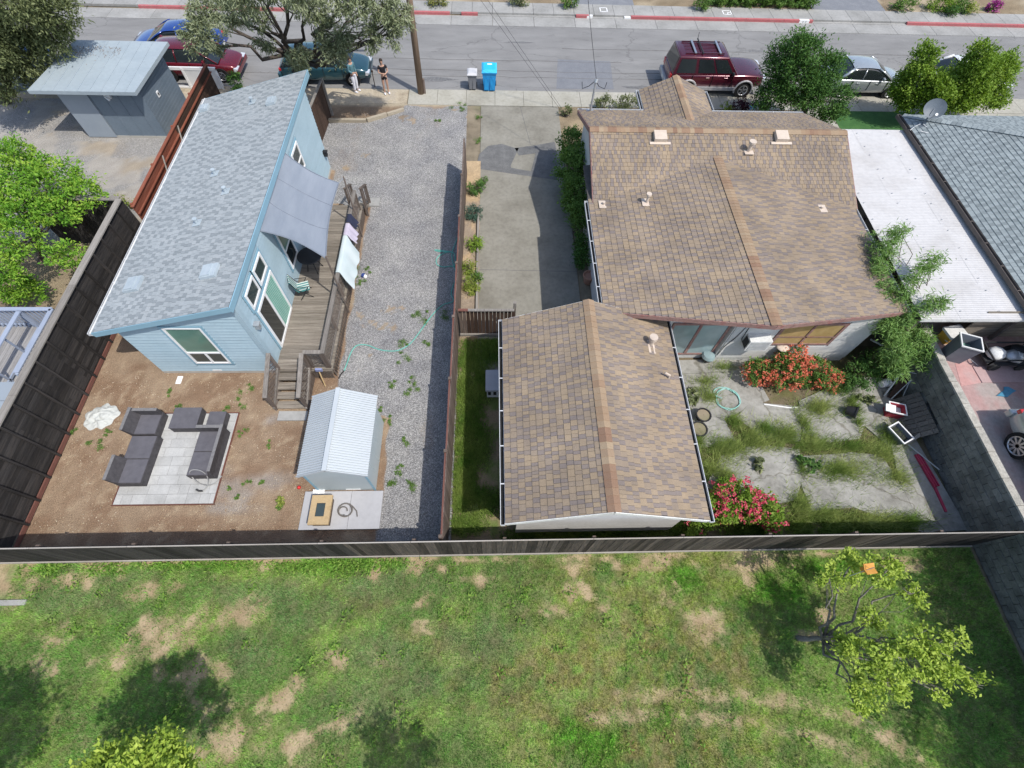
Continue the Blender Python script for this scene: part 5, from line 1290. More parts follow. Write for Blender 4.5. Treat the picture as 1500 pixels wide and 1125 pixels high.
t = thing('blue_white_toy', 'small blue and white toy on the gravel by the deck', 'toy', g(534,405,0)); q = MB(); q.b2(-.10,.02,-.06,.08,0,.10); q.build('body', paint('deep_blue_plastic', (.03,.06,.22), .5), t, world=False); q = MB(); q.lathe((.04,-.03,0),[(.07,0),(.08,.05),(.03,.12)],10,True); q.build('cap', m_white, t, world=False)
# logs edging the gravel near the street
m_log = wood('pale_log', [(0.30,0.255,0.19),(0.40,0.35,0.27)], 0, .1, .95, .6)
t = thing('edging_log', 'straight pale timber edging the gravel behind the cottage', 'log', (-7.4, 23.44, 0)); q = MB(); q.bar((-8.7,23.4,.07),(-6.3,23.44,.07),.16,.15); q.build('timber', m_log, t)
t = thing('edging_log', 'angled pale timber running towards the utility pole', 'log', (-5.4, 23.9, 0)); q = MB(); q.bar((-6.26,23.45,.08),(-5.35,23.95,.08),.17,.16); q.bar((-5.32,23.97,.07),(-4.55,24.42,.07),.15,.13); q.build('timber', m_log, t)
t = thing('concrete_kerb', 'short strip of pale concrete at the west edge of the lawn', 'kerb', g(20,883,0)); q = MB(); q.b2(-1.2,.35,-.07,.07,0,.06); q.build('block', m_side, t, world=False)
# ================================================================== raised lot on the east: retaining wall, terrace and what stands there
TZ = 1.70
rw = thing('retaining_wall', 'tall grey concrete block retaining wall below the pink terrace', 'wall', (14.65, 4, 0))
m_block = pm('grey_block', [(0.11,0.113,0.104),(0.18,0.182,0.168),(0.25,0.248,0.228)], 2.5, 6, .95, .25, 40, .16, fine=.2)
m_coping = pm('pale_coping', [(0.30,0.28,0.24),(0.42,0.40,0.35),(0.24,0.235,0.205)], 3, 6, .95, .3, 30, .08, fine=.25)
rr = random.Random(33)
for k in range(9):
    y = -4.6+(k%2)*.2; z = k*.2+.1
    while y < 10.6:
        if not (k in (2,3) and 6 < y < 7.2 and rr.random() < .3):
            piece('block', rw, m_block, (14.66+rr.uniform(-.008,.008), y+.2, z), (.2, .388, .188))
        y += .4
q = MB(); q.b2(14.70,14.75,-5,10.6,-.05,1.78); q.build('mortar_core', pm('mortar', [(0.11,0.11,0.105),(0.15,0.15,0.14)],4,4,.95), rw)
y = -4.6
while y < 10.4: piece('coping_stone', rw, m_coping, (14.68+rr.uniform(-.01,.01), y+.4, 1.83+rr.uniform(-.008,.008)), (.24, .785, .06)); y += .8
m_terr, nt, b = _base('terrace_concrete'); v = pos(nt)
c = ramp(nt, noise(nt, v, .55, 6), [(0.33,0.30,0.275),(0.37,0.30,0.275),(0.40,0.255,0.235)], .33, .55)
c = mixc(nt, 1.0, c, ramp(nt, noise(nt, v, 9, 5, .7), [(.8,)*3,(1.1,)*3]), 'MULTIPLY'); nt.links.new(c, b.inputs['Base Color']); b.inputs['Roughness'].default_value = .9; bumpn(nt, b, noise(nt, v, 30, 4), .2)
q = MB(); q.b2(14.76, 45, -5.2, 10.9, .2, TZ); tag(q.build('terrace', m_terr), kind='structure')
q = MB(); q.b2(14.76, 45, 10.9, 20.7, -.2, TZ-.02) if False else q.b2(17.6, 45, 10.9, 20.7, -.2, .3); tag(q.build('raised_ground', m_far), kind='structure')
m_pink = pm('pink_paint_concrete', [(0.43,0.22,0.20),(0.50,0.29,0.265),(0.46,0.33,0.31)], 1.2, 6, .85, .1, 40, .04, fine=.1)
sheet('painted_floor', [(p.x,p.y) for p in (g(1392,507,TZ),g(1416,524,TZ),g(1440,560,TZ),g(1408,566,TZ))], TZ+.006, m_pink)
t = thing('pink_mat', 'flat pinkish mat on the terrace in front of the dark trailer', 'mat', g(1470,548,TZ)); P = [g(1424,537,TZ),g(1502,535,TZ),g(1508,560,TZ),g(1438,561,TZ)]
q = MB(); q.prism(poly_up([(p.x,p.y) for p in P]), TZ+.008, TZ+.03); q.build('sheet', pm('dusty_pink_mat', [(0.40,0.27,0.26),(0.46,0.33,0.315)], 1.5, 5, .9, .1, 30, 0, fine=.08), t)
t = thing('blue_tarp_scrap', 'small ragged blue tarp piece lying on the terrace', 'tarp', g(1474,574,TZ)); P = [g(*p, TZ) for p in ((1459,580),(1470,572),(1470,567),(1476,567),(1488,573),(1482,576),(1475,582))]; q = MB(); q.prism(poly_up([(p.x,p.y) for p in P]), TZ+.006, TZ+.025); q.build('sheet', pm('blue_tarp', [(0.05,0.20,0.31),(0.08,0.27,0.39)], 8, 3, .6), t)
# storage wall under the carport
sw_ = thing('storage_wall', 'weathered plank storage wall under the south edge of the carport', 'wall', (17.0, 9.3, TZ))
m_oldplank = wood('old_storage_plank', [(0.13,0.11,0.085),(0.21,0.185,0.15),(0.27,0.24,0.20)], 0, .25)
for k in range(8): piece('plank', sw_, m_oldplank, (17.0, 9.25, TZ+.09+k*.17), (2.6, .03, .16), rot=(0, .0, 0))
q = MB(); q.b2(13.9, 15.6, 12.5, 12.6, 0.0, 2.9); q.build('back_panel', m_dark_brown, sw_)
# grey tote bin
def tapered_box(q, sx, sy, h, k=.82, t=.03, open_top=True):
    a = [(-sx/2*k,-sy/2*k,0),(sx/2*k,-sy/2*k,0),(sx/2*k,sy/2*k,0),(-sx/2*k,sy/2*k,0)]; b = [(-sx/2,-sy/2,h),(sx/2,-sy/2,h),(sx/2,sy/2,h),(-sx/2,sy/2,h)]
    c = [(-sx/2+t,-sy/2+t,h),(sx/2-t,-sy/2+t,h),(sx/2-t,sy/2-t,h),(-sx/2+t,sy/2-t,h)]; d = [(x*k*.93,y*k*.93,.05) for x,y,_ in c]
    q.add(a+b, [(3,2,1,0)]+[(i,(i+1)%4,4+(i+1)%4,4+i) for i in range(4)])
    q.add(b+c+d, [(i,(i+1)%4,4+(i+1)%4,4+i) for i in range(4)]+[(4+i,4+(i+1)%4,8+(i+1)%4,8+i) for i in range(4)]+[(8,9,10,11)])
def rim(q, sx, sy, h, w=.04, t=.03):
    for a, b, c, d in ((-sx/2-w/2,sx/2+w/2,sy/2-w/2,sy/2+w/2),(-sx/2-w/2,sx/2+w/2,-sy/2-w/2,-sy/2+w/2),(-sx/2-w/2,-sx/2+w/2,-sy/2+w/2,sy/2-w/2),(sx/2-w/2,sx/2+w/2,-sy/2+w/2,sy/2-w/2)): q.b2(a, b, c, d, h-t, h+t*.4)
m_tote = pm('grey_tote_plastic', [(0.13,0.14,0.165),(0.17,0.18,0.20)], 2, 3, .6)
def tote(label, loc, sx, sy, h, rz, body, rimm, cat='bin', name='storage_tote', inner=None):
    t = thing(name, label, cat, loc, rz); q = MB(); tapered_box(q, sx, sy, h); q.build('body', body, t, world=False); q = MB(); rim(q, sx, sy, h); q.build('rim', rimm, t, world=False)
    if inner: q = MB(); q.b2(-sx*.40, sx*.40, -sy*.40, sy*.40, h*.55, h*.6); q.build('contents', inner, t, world=False)
    return t
tote('tall open grey plastic bin on the terrace by the storage wall', g(1392,522,TZ), .62, .55, .85, radians(-20), m_tote, m_whiteweather, inner=m_greenglass)
t = tote('yellow box with a white lid standing in the carport opening', g(1386,497,TZ), .6, .42, .38, radians(10), pm('yellow_plastic', [(0.55,0.33,0.04),(0.62,0.40,0.06)],3,3,.6), m_whiteweather, name='lidded_box', cat='box'); q = MB(); q.b2(-.33,.33,-.25,.25,.39,.44); q.build('lid', m_whiteweather, t, world=False)
# black handcart / trailer frame with bags
t = thing('dark_trailer', 'small black framed trailer loaded with grey bags on the terrace', 'trailer', g(1460,528,TZ)); 
q = MB(); q.b2(-.75,.75,-.35,.35,.22,.28); q.build('bed', m_black, t, world=False)
for a, b in (((-.75,-.35),(.75,-.35)),((-.75,.35),(.75,.35)),((-.75,-.35),(-.75,.35)),((.75,-.35),(.75,.35))):
    q = MB(); q.bar((*a,.55),(*b,.55),.04,.04); q.bar((*a,.28),(*a,.55),.035,.035,(0,1,0)); q.bar((*b,.28),(*b,.55),.035,.035,(0,1,0)); q.build('rail', m_black, t, world=False)
for sx in (-.45,.45):
    for sy in (-.38,.38): q = MB(); q.cyl((sx,sy-.03,.16),(sx,sy+.03,.16),.16,14); q.build('wheel', m_tyre, t, world=False)
def lump(q, c, sx, sy, sz, seed=0, n=9):
    r = random.Random(seed); P = []
    for i in range(n+1):
        for j in range(n):
            th, ph = pi*i/n, 2*pi*j/n; k = 1+r.uniform(-.12,.12)
            P.append((c[0]+sx*sin(th)*cos(ph)*k, c[1]+sy*sin(th)*sin(ph)*k, c[2]+sz*cos(th)*k))
    q.add(P, [(i*n+j, (i+1)*n+j, (i+1)*n+(j+1)%n, i*n+(j+1)%n) for i in range(n) for j in range(n)])
for i, (x, y, m) in enumerate(((-.4,0,m_whiteweather),(.15,-.1,m_galv),(.45,.1,m_black))): q = MB(); lump(q, (x,y,.42), .3,.25,.16, i); q.build('bag', m, t, world=False, smooth=True)
t = thing('crate_of_cans', 'pale tub heaped with light blue cans beside the dark trailer', 'tub', g(1490,523,TZ)); q = MB(); tapered_box(q, .42, .38, .42); q.build('body', m_whiteweather, t, world=False)
mcan = pm('light_blue_plastic', [(0.22,0.50,0.62),(0.35,0.62,0.72)], 5, 3, .4)
for i in range(7): r = random.Random(i); q = MB(); x, y = r.uniform(-.12,.12), r.uniform(-.1,.1); q.cyl((x,y,.36),(x+r.uniform(-.1,.1),y+r.uniform(-.1,.1),.5),.05,8); q.build('can', mcan, t, world=False)
t = thing('wire_clothesline', 'thin slack wire strung above the terrace edge', 'wire', g(1385,500,TZ)); q = MB(); q.tube([g(1384,498,TZ+.3), g(1412,518,TZ+.3), g(1432,535,TZ+.05)], .008, 4); q.build('wire_strand', m_galv, t)

# ---- clutter against the retaining wall
t = thing('plank_pallet', 'grey plank pallet leaning on the block wall', 'pallet', (14.3, 6.7, 0))
A = [g(1322,603,.08), g(1340,640,.08)]
m_oldp = wood('grey_pallet_wood', [(0.10,0.092,0.08),(0.165,0.15,0.13),(0.21,0.195,0.17)], 0, .25)
for k in range(9):
    y = 7.55-k*.17; q = MB(); q.bar((13.95,y,.10),(14.5,y,.75),.15,.02,(-.7,0,.7)); q.build('plank', m_oldp, t)
for k in (.12,.5,.88): q = MB(); xx = 13.95+.55*k; zz = .10+.65*k-.035; q.bar((xx,7.65,zz),(xx,6.1,zz),.08,.04); q.build('stringer', m_oldp, t)
t = thing('scrap_lumber', 'two loose boards dumped below the leaning pallet', 'lumber', (14.0, 5.9, 0)); q = MB(); q.bar((13.75,5.95,.14),(14.45,6.35,.5),.10,.03); q.build('plank', m_cap, t); q = MB(); q.bar((13.7,6.6,.06),(13.85,6.1,.08),.22,.03); q.build('plank', m_oldp, t)
t = thing('red_beam', 'long faded crimson metal beam lying along the foot of the block wall', 'beam', (14.1, 4.7, 0)); m_crim = pm('crimson_paint', [(0.36,0.035,0.08),(0.46,0.06,0.11)], 4, 4, .6, .05, 30, 0, fine=.15)
q = MB(); q.bar((14.02,5.6,.10),(14.15,4.5,.12),.16,.08); q.bar((14.0,5.6,.16),(14.13,4.5,.18),.03,.05); q.bar((14.08,5.6,.16),(14.21,4.5,.18),.03,.05); q.build('channel', m_crim, t); q = MB(); q.bar((14.13,4.55,.09),(14.14,3.7,.07),.07,.06); q.build('arm', m_crim, t)
t = thing('metal_pole', 'thin grey pole propped beside the crimson beam', 'pole', (13.9, 5.8, 0)); q = MB(); q.tube([(13.75,6.1,.12),(14.35,5.0,.3)], .02, 6); q.build('tube', m_galv, t)
tote('small red cooler without its lid, white rim up, on the slabs', g(1303,606,.03), .52, .40, .42, radians(-15), pm('red_cooler_plastic', [(0.33,0.03,0.05),(0.40,0.05,0.07)],3,3,.5), m_white, 'cooler', 'picnic_cooler', m_whiteweather)
t = thing('cooler_lid', 'white cooler lid resting tilted on the red cooler', 'lid', g(1304,600,.48)); q = MB(); q.box((0.03,.05,.0),(.36,.26,.05),rot=(.25,.15,-.2)); q.build('plastic', m_white, t, world=False)
tote('grey open tub with a white rim left of the scrap lumber', g(1309,640,.03), .44, .66, .36, radians(25), m_tote, m_white, 'tub', 'wash_tub', m_black)
t = thing('white_bucket', 'white bucket tipped on its side near the block wall', 'bucket', g(1290,566,.03)); q = MB(); q.tube([(-.1,0,.15),(.2,.08,.17)], .13, 14, True, .16); q.build('body', m_white, t, world=False); q = MB(); q.cyl((.195,.078,.17),(.206,.081,.17),.14,14); q.build('opening', m_dark, t, world=False)
t = thing('tube_rack', 'bent white tube frame leaning on the block wall beside the shrub', 'rack', (14.2, 8.0, 0)); q = MB()
q.tube([g(1295,580,.05), g(1325,540,.9), g(1328,543,.95)], .03, 6); q.tube([g(1310,556,.5), g(1328,544,.9), g(1345,548,.9), g(1332,560,.5)], .018, 6); q.tube([g(1305,585,.05), g(1335,556,.6)], .018, 6); q.tube([g(1318,590,.05), g(1332,560,.5)], .015, 6); q.build('tube', m_whiteweather, t)
q = MB(); q.slab([g(1300,582,.06), g(1322,548,.7), g(1333,556,.6), g(1312,586,.05)], .02); q.build('dark_sheet', m_dark_brown, t)
t = thing('rubbish_heap', 'small heap of tan rags and twigs beside the red cooler', 'rubbish', g(1324,622,.03)); q = MB(); lump(q, (0,0,.06), .16,.12,.09, 3); q.build('rag', m_sand, t, world=False, smooth=True); q = MB(); lump(q, (.12,-.14,.05), .08,.1,.06, 5); q.build('shoe', pm('tan_cloth',[(0.5,0.42,0.33),(0.6,0.52,0.42)],5,3,.9), t, world=False, smooth=True)
q = MB(); q.tube([(-.3,.1,.03),(-.1,.14,.2),(.05,.1,.06)], .012, 5); q.build('twig', m_mid, t, world=False)
t = thing('brown_pipe', 'rusty brown plank stuck out below the corner of the brown roof', 'plank', (13.4, 9.1, 0)); q = MB(); q.bar(g(1304,535,.3), g(1326,515,.9), .14, .05); q.build('board', m_red, t); q = MB(); q.bar(g(1275,497,1.0), g(1312,516,.9), .05, .04); q.build('rail', m_whiteweather, t)
# slabs area small things
t = thing('pvc_pipe', 'thin white plastic pipe lying under the red flowering bush', 'pipe', g(1144,595,.03)); q = MB(); q.tube([g(1119,592,.05), g(1155,597,.05), g(1168,597,.05)], .022, 7); q.build('tube', m_white, t)
t = thing('coiled_hose', 'loose turquoise hose coil on the slabs east of the garage', 'hose', g(1066,585,.03)); q = MB(); c0 = g(1066,585,.05); q.tube([c0+Vector((.42*cos(a*.3)*(1+.06*sin(a)), .40*sin(a*.3)+.03*sin(a*.5), .01*(a%4))) for a in range(46)], .016, 6); q.tube([c0+Vector((.36*cos(a*.4)-.1, .22*sin(a*.4)+.25, .03)) for a in range(12)], .016, 6); q.build('hose_coil', pm('pale_turquoise_hose', [(0.25,0.52,0.47),(0.35,0.60,0.55)],4,3,.5), t)
def pot(name, label, loc, r, h, mat, soil=True, tilt=0):
    t = thing(name, label, 'pot', loc); q = MB(); q.lathe((0,0,0),[(r*.7,0),(r*.95,h*.85),(r*1.05,h*.86),(r*1.05,h),(r*.9,h),(r*.85,h*.8),(0.01,h*.8)],18); q.build('body', mat, t, world=False, smooth=False)
    if soil: q = MB(); q.lathe((0,0,h*.78),[(r*.86,0),(r*.86,.02),(.01,.025)],14); q.build('soil', m_far, t, world=False)
    return t
m_terra = pm('terracotta', [(0.36,0.19,0.13),(0.44,0.25,0.18)], 4, 4, .9, .1, 40, 0, fine=.1)
pot('terracotta_pot', 'empty terracotta pot on the driveway against the cream house wall', g(861,413,.01), .24, .42, m_terra, False)
pot('black_pot', 'round black nursery pot near the garage gutter, upper of two', g(1027,612,.03), .25, .26, m_black); pot('black_pot', 'black pot of dry weeds near the garage gutter, lower of two', g(1021,632,.03), .27, .24, m_black)
t = pot('black_pot', 'black pot tipped over on the middle of the concrete yard', g(1239,600,.16), .21, .34, m_black); t.rotation_euler = (radians(70), 0, radians(55))
t = thing('covered_grill', 'small black drum grill with a clear lid below the rear sliding door', 'grill', g(1033,528,.03)); q = MB(); q.lathe((0,0,.0),[(.1,0),(.22,.2),(.24,.3)],16); q.build('bowl', m_black, t, world=False); q = MB(); q.lathe((0,0,.31),[(.25,0),(.2,.1),(.05,.14)],16,True); q.build('lid', m_blueglass, t, world=False)
t = thing('cardboard_piece', 'beige flat sack lying on the red flowering bush by the window', 'sack', g(1147,508,1.0)); q = MB(); lump(q, (0,0,0), .24,.2,.07, 8); q.build('fabric', m_vent, t, world=False, smooth=True)
# white box beside the garage
t = thing('white_camper_shell', 'white ribbed chest standing in the grass strip under the garage gutter', 'chest', (0.16, 8.2, 0)); q = MB(); q.b2(-.42,.35,-.36,.36,.12,.58); q.build('body', m_whiteweather, t, world=False); q = MB(); q.b2(-.46,.38,-.4,.4,.58,.68); q.build('lid', m_pad, t, world=False)
for i in range(4): q = MB(); q.b2(-.38+i*.18,-.28+i*.18,-.375,-.36,.3,.5); q.build('slot', m_dark, t, world=False)
q = MB()
for x in (-.36,.3):
    for y in (-.3,.3): q.cyl((x,y,0),(x,y,.12),.04,8)
q.build('foot', m_black, t, world=False)
# tan twin boxes in the apple tree
# ---- neighbour's blue landing on the west
nl = thing('blue_landing', 'blue-grey painted landing with slatted railings behind the black fence', 'landing', (-15.6, 9.5, 0))
m_bl = pm('blue_grey_rail_paint', [(0.27,0.315,0.40),(0.33,0.375,0.46)], 2, 4, .7, 0, None, .04); m_bld = wood('landing_board_wood', [(0.20,0.19,0.185),(0.28,0.27,0.26),(0.34,0.33,0.32)], 1, .15)
LZ = 1.0; RT = 1.95
x = -17.9
while x < -14.35: piece('deck_board', nl, m_bld, (x+.07, 9.05, LZ-.02), (.132, 2.6, .04)); x += .14
q = MB(); q.b2(-17.9,-14.3,7.75,10.3,.0,LZ-.05); q.build('base', m_slate, nl)
def rail_run(a, b, n, mat=m_bl):
    a, b = Vector(a), Vector(b)
    q = MB(); q.bar(a+Vector((0,0,RT)), b+Vector((0,0,RT)), .14, .04); q.build('top_rail', mat, nl)
    q = MB(); q.bar(a+Vector((0,0,LZ+.12)), b+Vector((0,0,LZ+.12)), .05, .07); q.build('bottom_rail', mat, nl)
    for i in range(n+1):
        p = a+(b-a)*(i/n); w = .09 if i in (0,n) else .05
        q = MB(); q.bar(p+Vector((0,0,LZ)), p+Vector((0,0,RT-.02)), w, w, (b-a).normalized()); q.build('baluster' if w < .05 else 'post', mat, nl)
rail_run((-14.36,7.8,0),(-14.36,10.2,0),17); rail_run((-14.36,10.2,0),(-17.8,10.2,0),24); rail_run((-15.35,7.0,0),(-15.35,10.1,0),3)
t = thing('blue_shed_roof', 'slate blue panel roof below the neighbour landing at the left edge', 'roof', (-15.6, 6.5, 0)); q = MB(); q.b2(-17.6,-14.2,4.4,7.7,0,1.5); q.build('body', m_slate, t)
for i in range(5): piece('panel', t, m_slatelight, (-15.9, 4.75+i*.66, 1.53), (3.5, .64, .05))

# ================================================================== street furniture
up_ = thing('utility_pole', 'tall brown wooden utility pole at the edge of the street', 'pole', (-3.77, 25.94, 0))
q = MB(); q.tube([(-3.77,25.94,-.3),(-3.74,25.94,4),(-3.70,25.94,10.5)], .17, 14, True, .12); q.build('shaft', wood('pole_wood', [(0.14,0.095,0.065),(0.21,0.15,0.105),(0.26,0.19,0.14)], 2, 0), up_, smooth=True)
q = MB(); q.b2(-3.60,-3.52,25.88,26.0,.0,.75); q.build('conduit', m_mid, up_)
q = MB(); q.tube([(-3.8,25.94,2.9),(-4.25,25.94,2.95)], .018, 6); q.build('step', m_galv, up_)
q = MB(); q.b2(-4.9,-2.5,25.86,26.02,9.6,9.75); q.build('crossarm', m_mid, up_)
t = thing('guy_wire', 'pair of thin guy cables from the utility pole down to the driveway edge', 'cable', g(822,160,0))
for d in (-.06,.06): q = MB(); a = g(822,160,.0); q.tube([a+Vector((d,0,0)), Vector((-3.7+d*4,25.94,8.3))], .007, 5); q.build('strand', m_black, t)
t = thing('service_wire', 'overhead service wire rising from the roof mast across the street', 'cable', (4.1, 19.9, 4.1)); a = Vector((4.1,19.9,4.12)); b = g(863,0,6.5); b2 = a+(b-a)*2.2; q = MB(); q.tube([a, a+(b2-a)*.25+Vector((0,0,-.1)), a+(b2-a)*.5+Vector((0,0,-.14)), a+(b2-a)*.75+Vector((0,0,-.1)), b2], .010, 5); q.build('strand', m_black, t)
def wheelie(label, loc, w, d, h, body, lid, rz=0):
    t = thing('wheelie_bin', label, 'bin', loc, rz); q = MB(); k = .80
    q.add([(-w/2*k,-d/2*k,.06),(w/2*k,-d/2*k,.06),(w/2*k,d/2*k,.06),(-w/2*k,d/2*k,.06),(-w/2,-d/2,h*.88),(w/2,-d/2,h*.88),(w/2,d/2,h*.94),(-w/2,d/2,h*.94)], [(3,2,1,0),(4,5,6,7),(0,1,5,4),(1,2,6,5),(2,3,7,6),(3,0,4,7)]); q.build('body', body, t, world=False)
    q = MB(); q.b2(-w*.36,-w*.06,-d/2*.97,-d/2*.86,h*.12,h*.62); q.b2(w*.06,w*.36,-d/2*.97,-d/2*.86,h*.12,h*.62); q.build('front_panel', body, t, world=False)
    q = MB(); q.b2(-w/2-.03,w/2+.03,-d/2-.03,-d/2+.02,h*.83,h*.89); q.build('rim', body, t, world=False)
    q = MB(); q.add([(-w/2-.03,-d/2-.04,h*.885),(w/2+.03,-d/2-.04,h*.885),(w/2+.03,d/2+.02,h*.95),(-w/2-.03,d/2+.02,h*.95),(-w/2*.8,-d/2*.75,h*.97),(w/2*.8,-d/2*.75,h*.97),(w/2*.8,d/2*.7,h*1.0),(-w/2*.8,d/2*.7,h*1.0)], [(3,2,1,0),(4,5,6,7),(0,1,5,4),(1,2,6,5),(2,3,7,6),(3,0,4,7)]); q.build('lid', lid, t, world=False)
    for s in (-1,1): q = MB(); q.cyl((s*w*.42,d/2*.8,.11),(s*w*.5,d/2*.8,.11),.11,12); q.build('wheel', m_tyre, t, world=False)
    q = MB(); q.tube([(-w*.3,d/2+.05,h*.93),(w*.3,d/2+.05,h*.93)],.02,6); q.build('handle', lid, t, world=False)
    return t
mb1 = paint('recycling_blue', (0.012,0.27,0.60), .45); mb2 = paint('recycling_blue_lid', (0.025,0.45,0.74), .4)
t = wheelie('large bright blue recycling bin at the kerb', g(717,129.5), .72, .78, 1.15, mb1, mb2); q = MB(); q.b2(-.1,.14,.1,.2,1.13,1.15); q.build('sticker', m_white, t, world=False)
wheelie('small grey bin with a pale lid beside the blue bin', g(692.5,129.5), .46, .52, .92, pm('mid_grey_plastic', [(0.14,0.145,0.16),(0.19,0.195,0.21)],3,3,.5), pm('pale_grey_plastic', [(0.48,0.48,0.49),(0.55,0.55,0.56)],3,3,.5))
t = thing('survey_stake', 'thin dark stake by the woman in black', 'stake', g(549.5,127)); q = MB(); q.cyl((0,0,0),(0,0,.75),.02,6); q.box((0,0,.78),(.1,.06,.08)); q.build('rod', m_dark_brown, t, world=False)
# low white lattice fence by the red car
t = thing('white_lattice_fence', 'low white lattice fence panel in front of the dark red car', 'fence', (-15.1, 26.05, 0)); q = MB(); q.b2(-16.4,-13.9,26.02,26.1,.92,1.06); q.build('top_rail', m_white, t); q = MB(); q.b2(-16.4,-13.9,26.03,26.09,.02,.12); q.build('bottom_rail', m_white, t)
for x in (-16.35,-15.55,-13.95): q = MB(); q.b2(x-.05,x+.05,26.0,26.1,0,1.02); q.build('post', m_white, t)
lattice(t, (-15.5,26.05,.12), (1,0,0), (0,0,1), 1.5, .78, .09, .05, .012, m_white); q = MB(); q.b2(-15.5,-14.0,26.065,26.075,.12,.9); q.build('backing', m_whiteweather, t)
t = thing('grey_gate', 'grey metal panel fence by the street at the far left', 'fence', (-23, 25.4, 0)); q = MB()
x = -27.0
while x < -20.2: piece('panel', t, m_slate, (x+.5, 25.4, .9), (.97, .04, 1.6)); piece('post', t, m_galv, (x, 25.42, .95), (.07,.07,1.9)); x += 1.0
piece('top_rail', t, m_galv, (-23.6, 25.4, 1.76), (6.8, .09, .08))
t = thing('blue_cover', 'rounded bright blue tarp cover behind the grey panel fence', 'cover', (-22.8, 26.6, 0)); q = MB(); lump(q, (0,0,1.1), .9,.7,.9, 4, 12); q.build('tarp', paint('tarp_blue', (.015,.11,.42), .5), t, world=False, smooth=True)
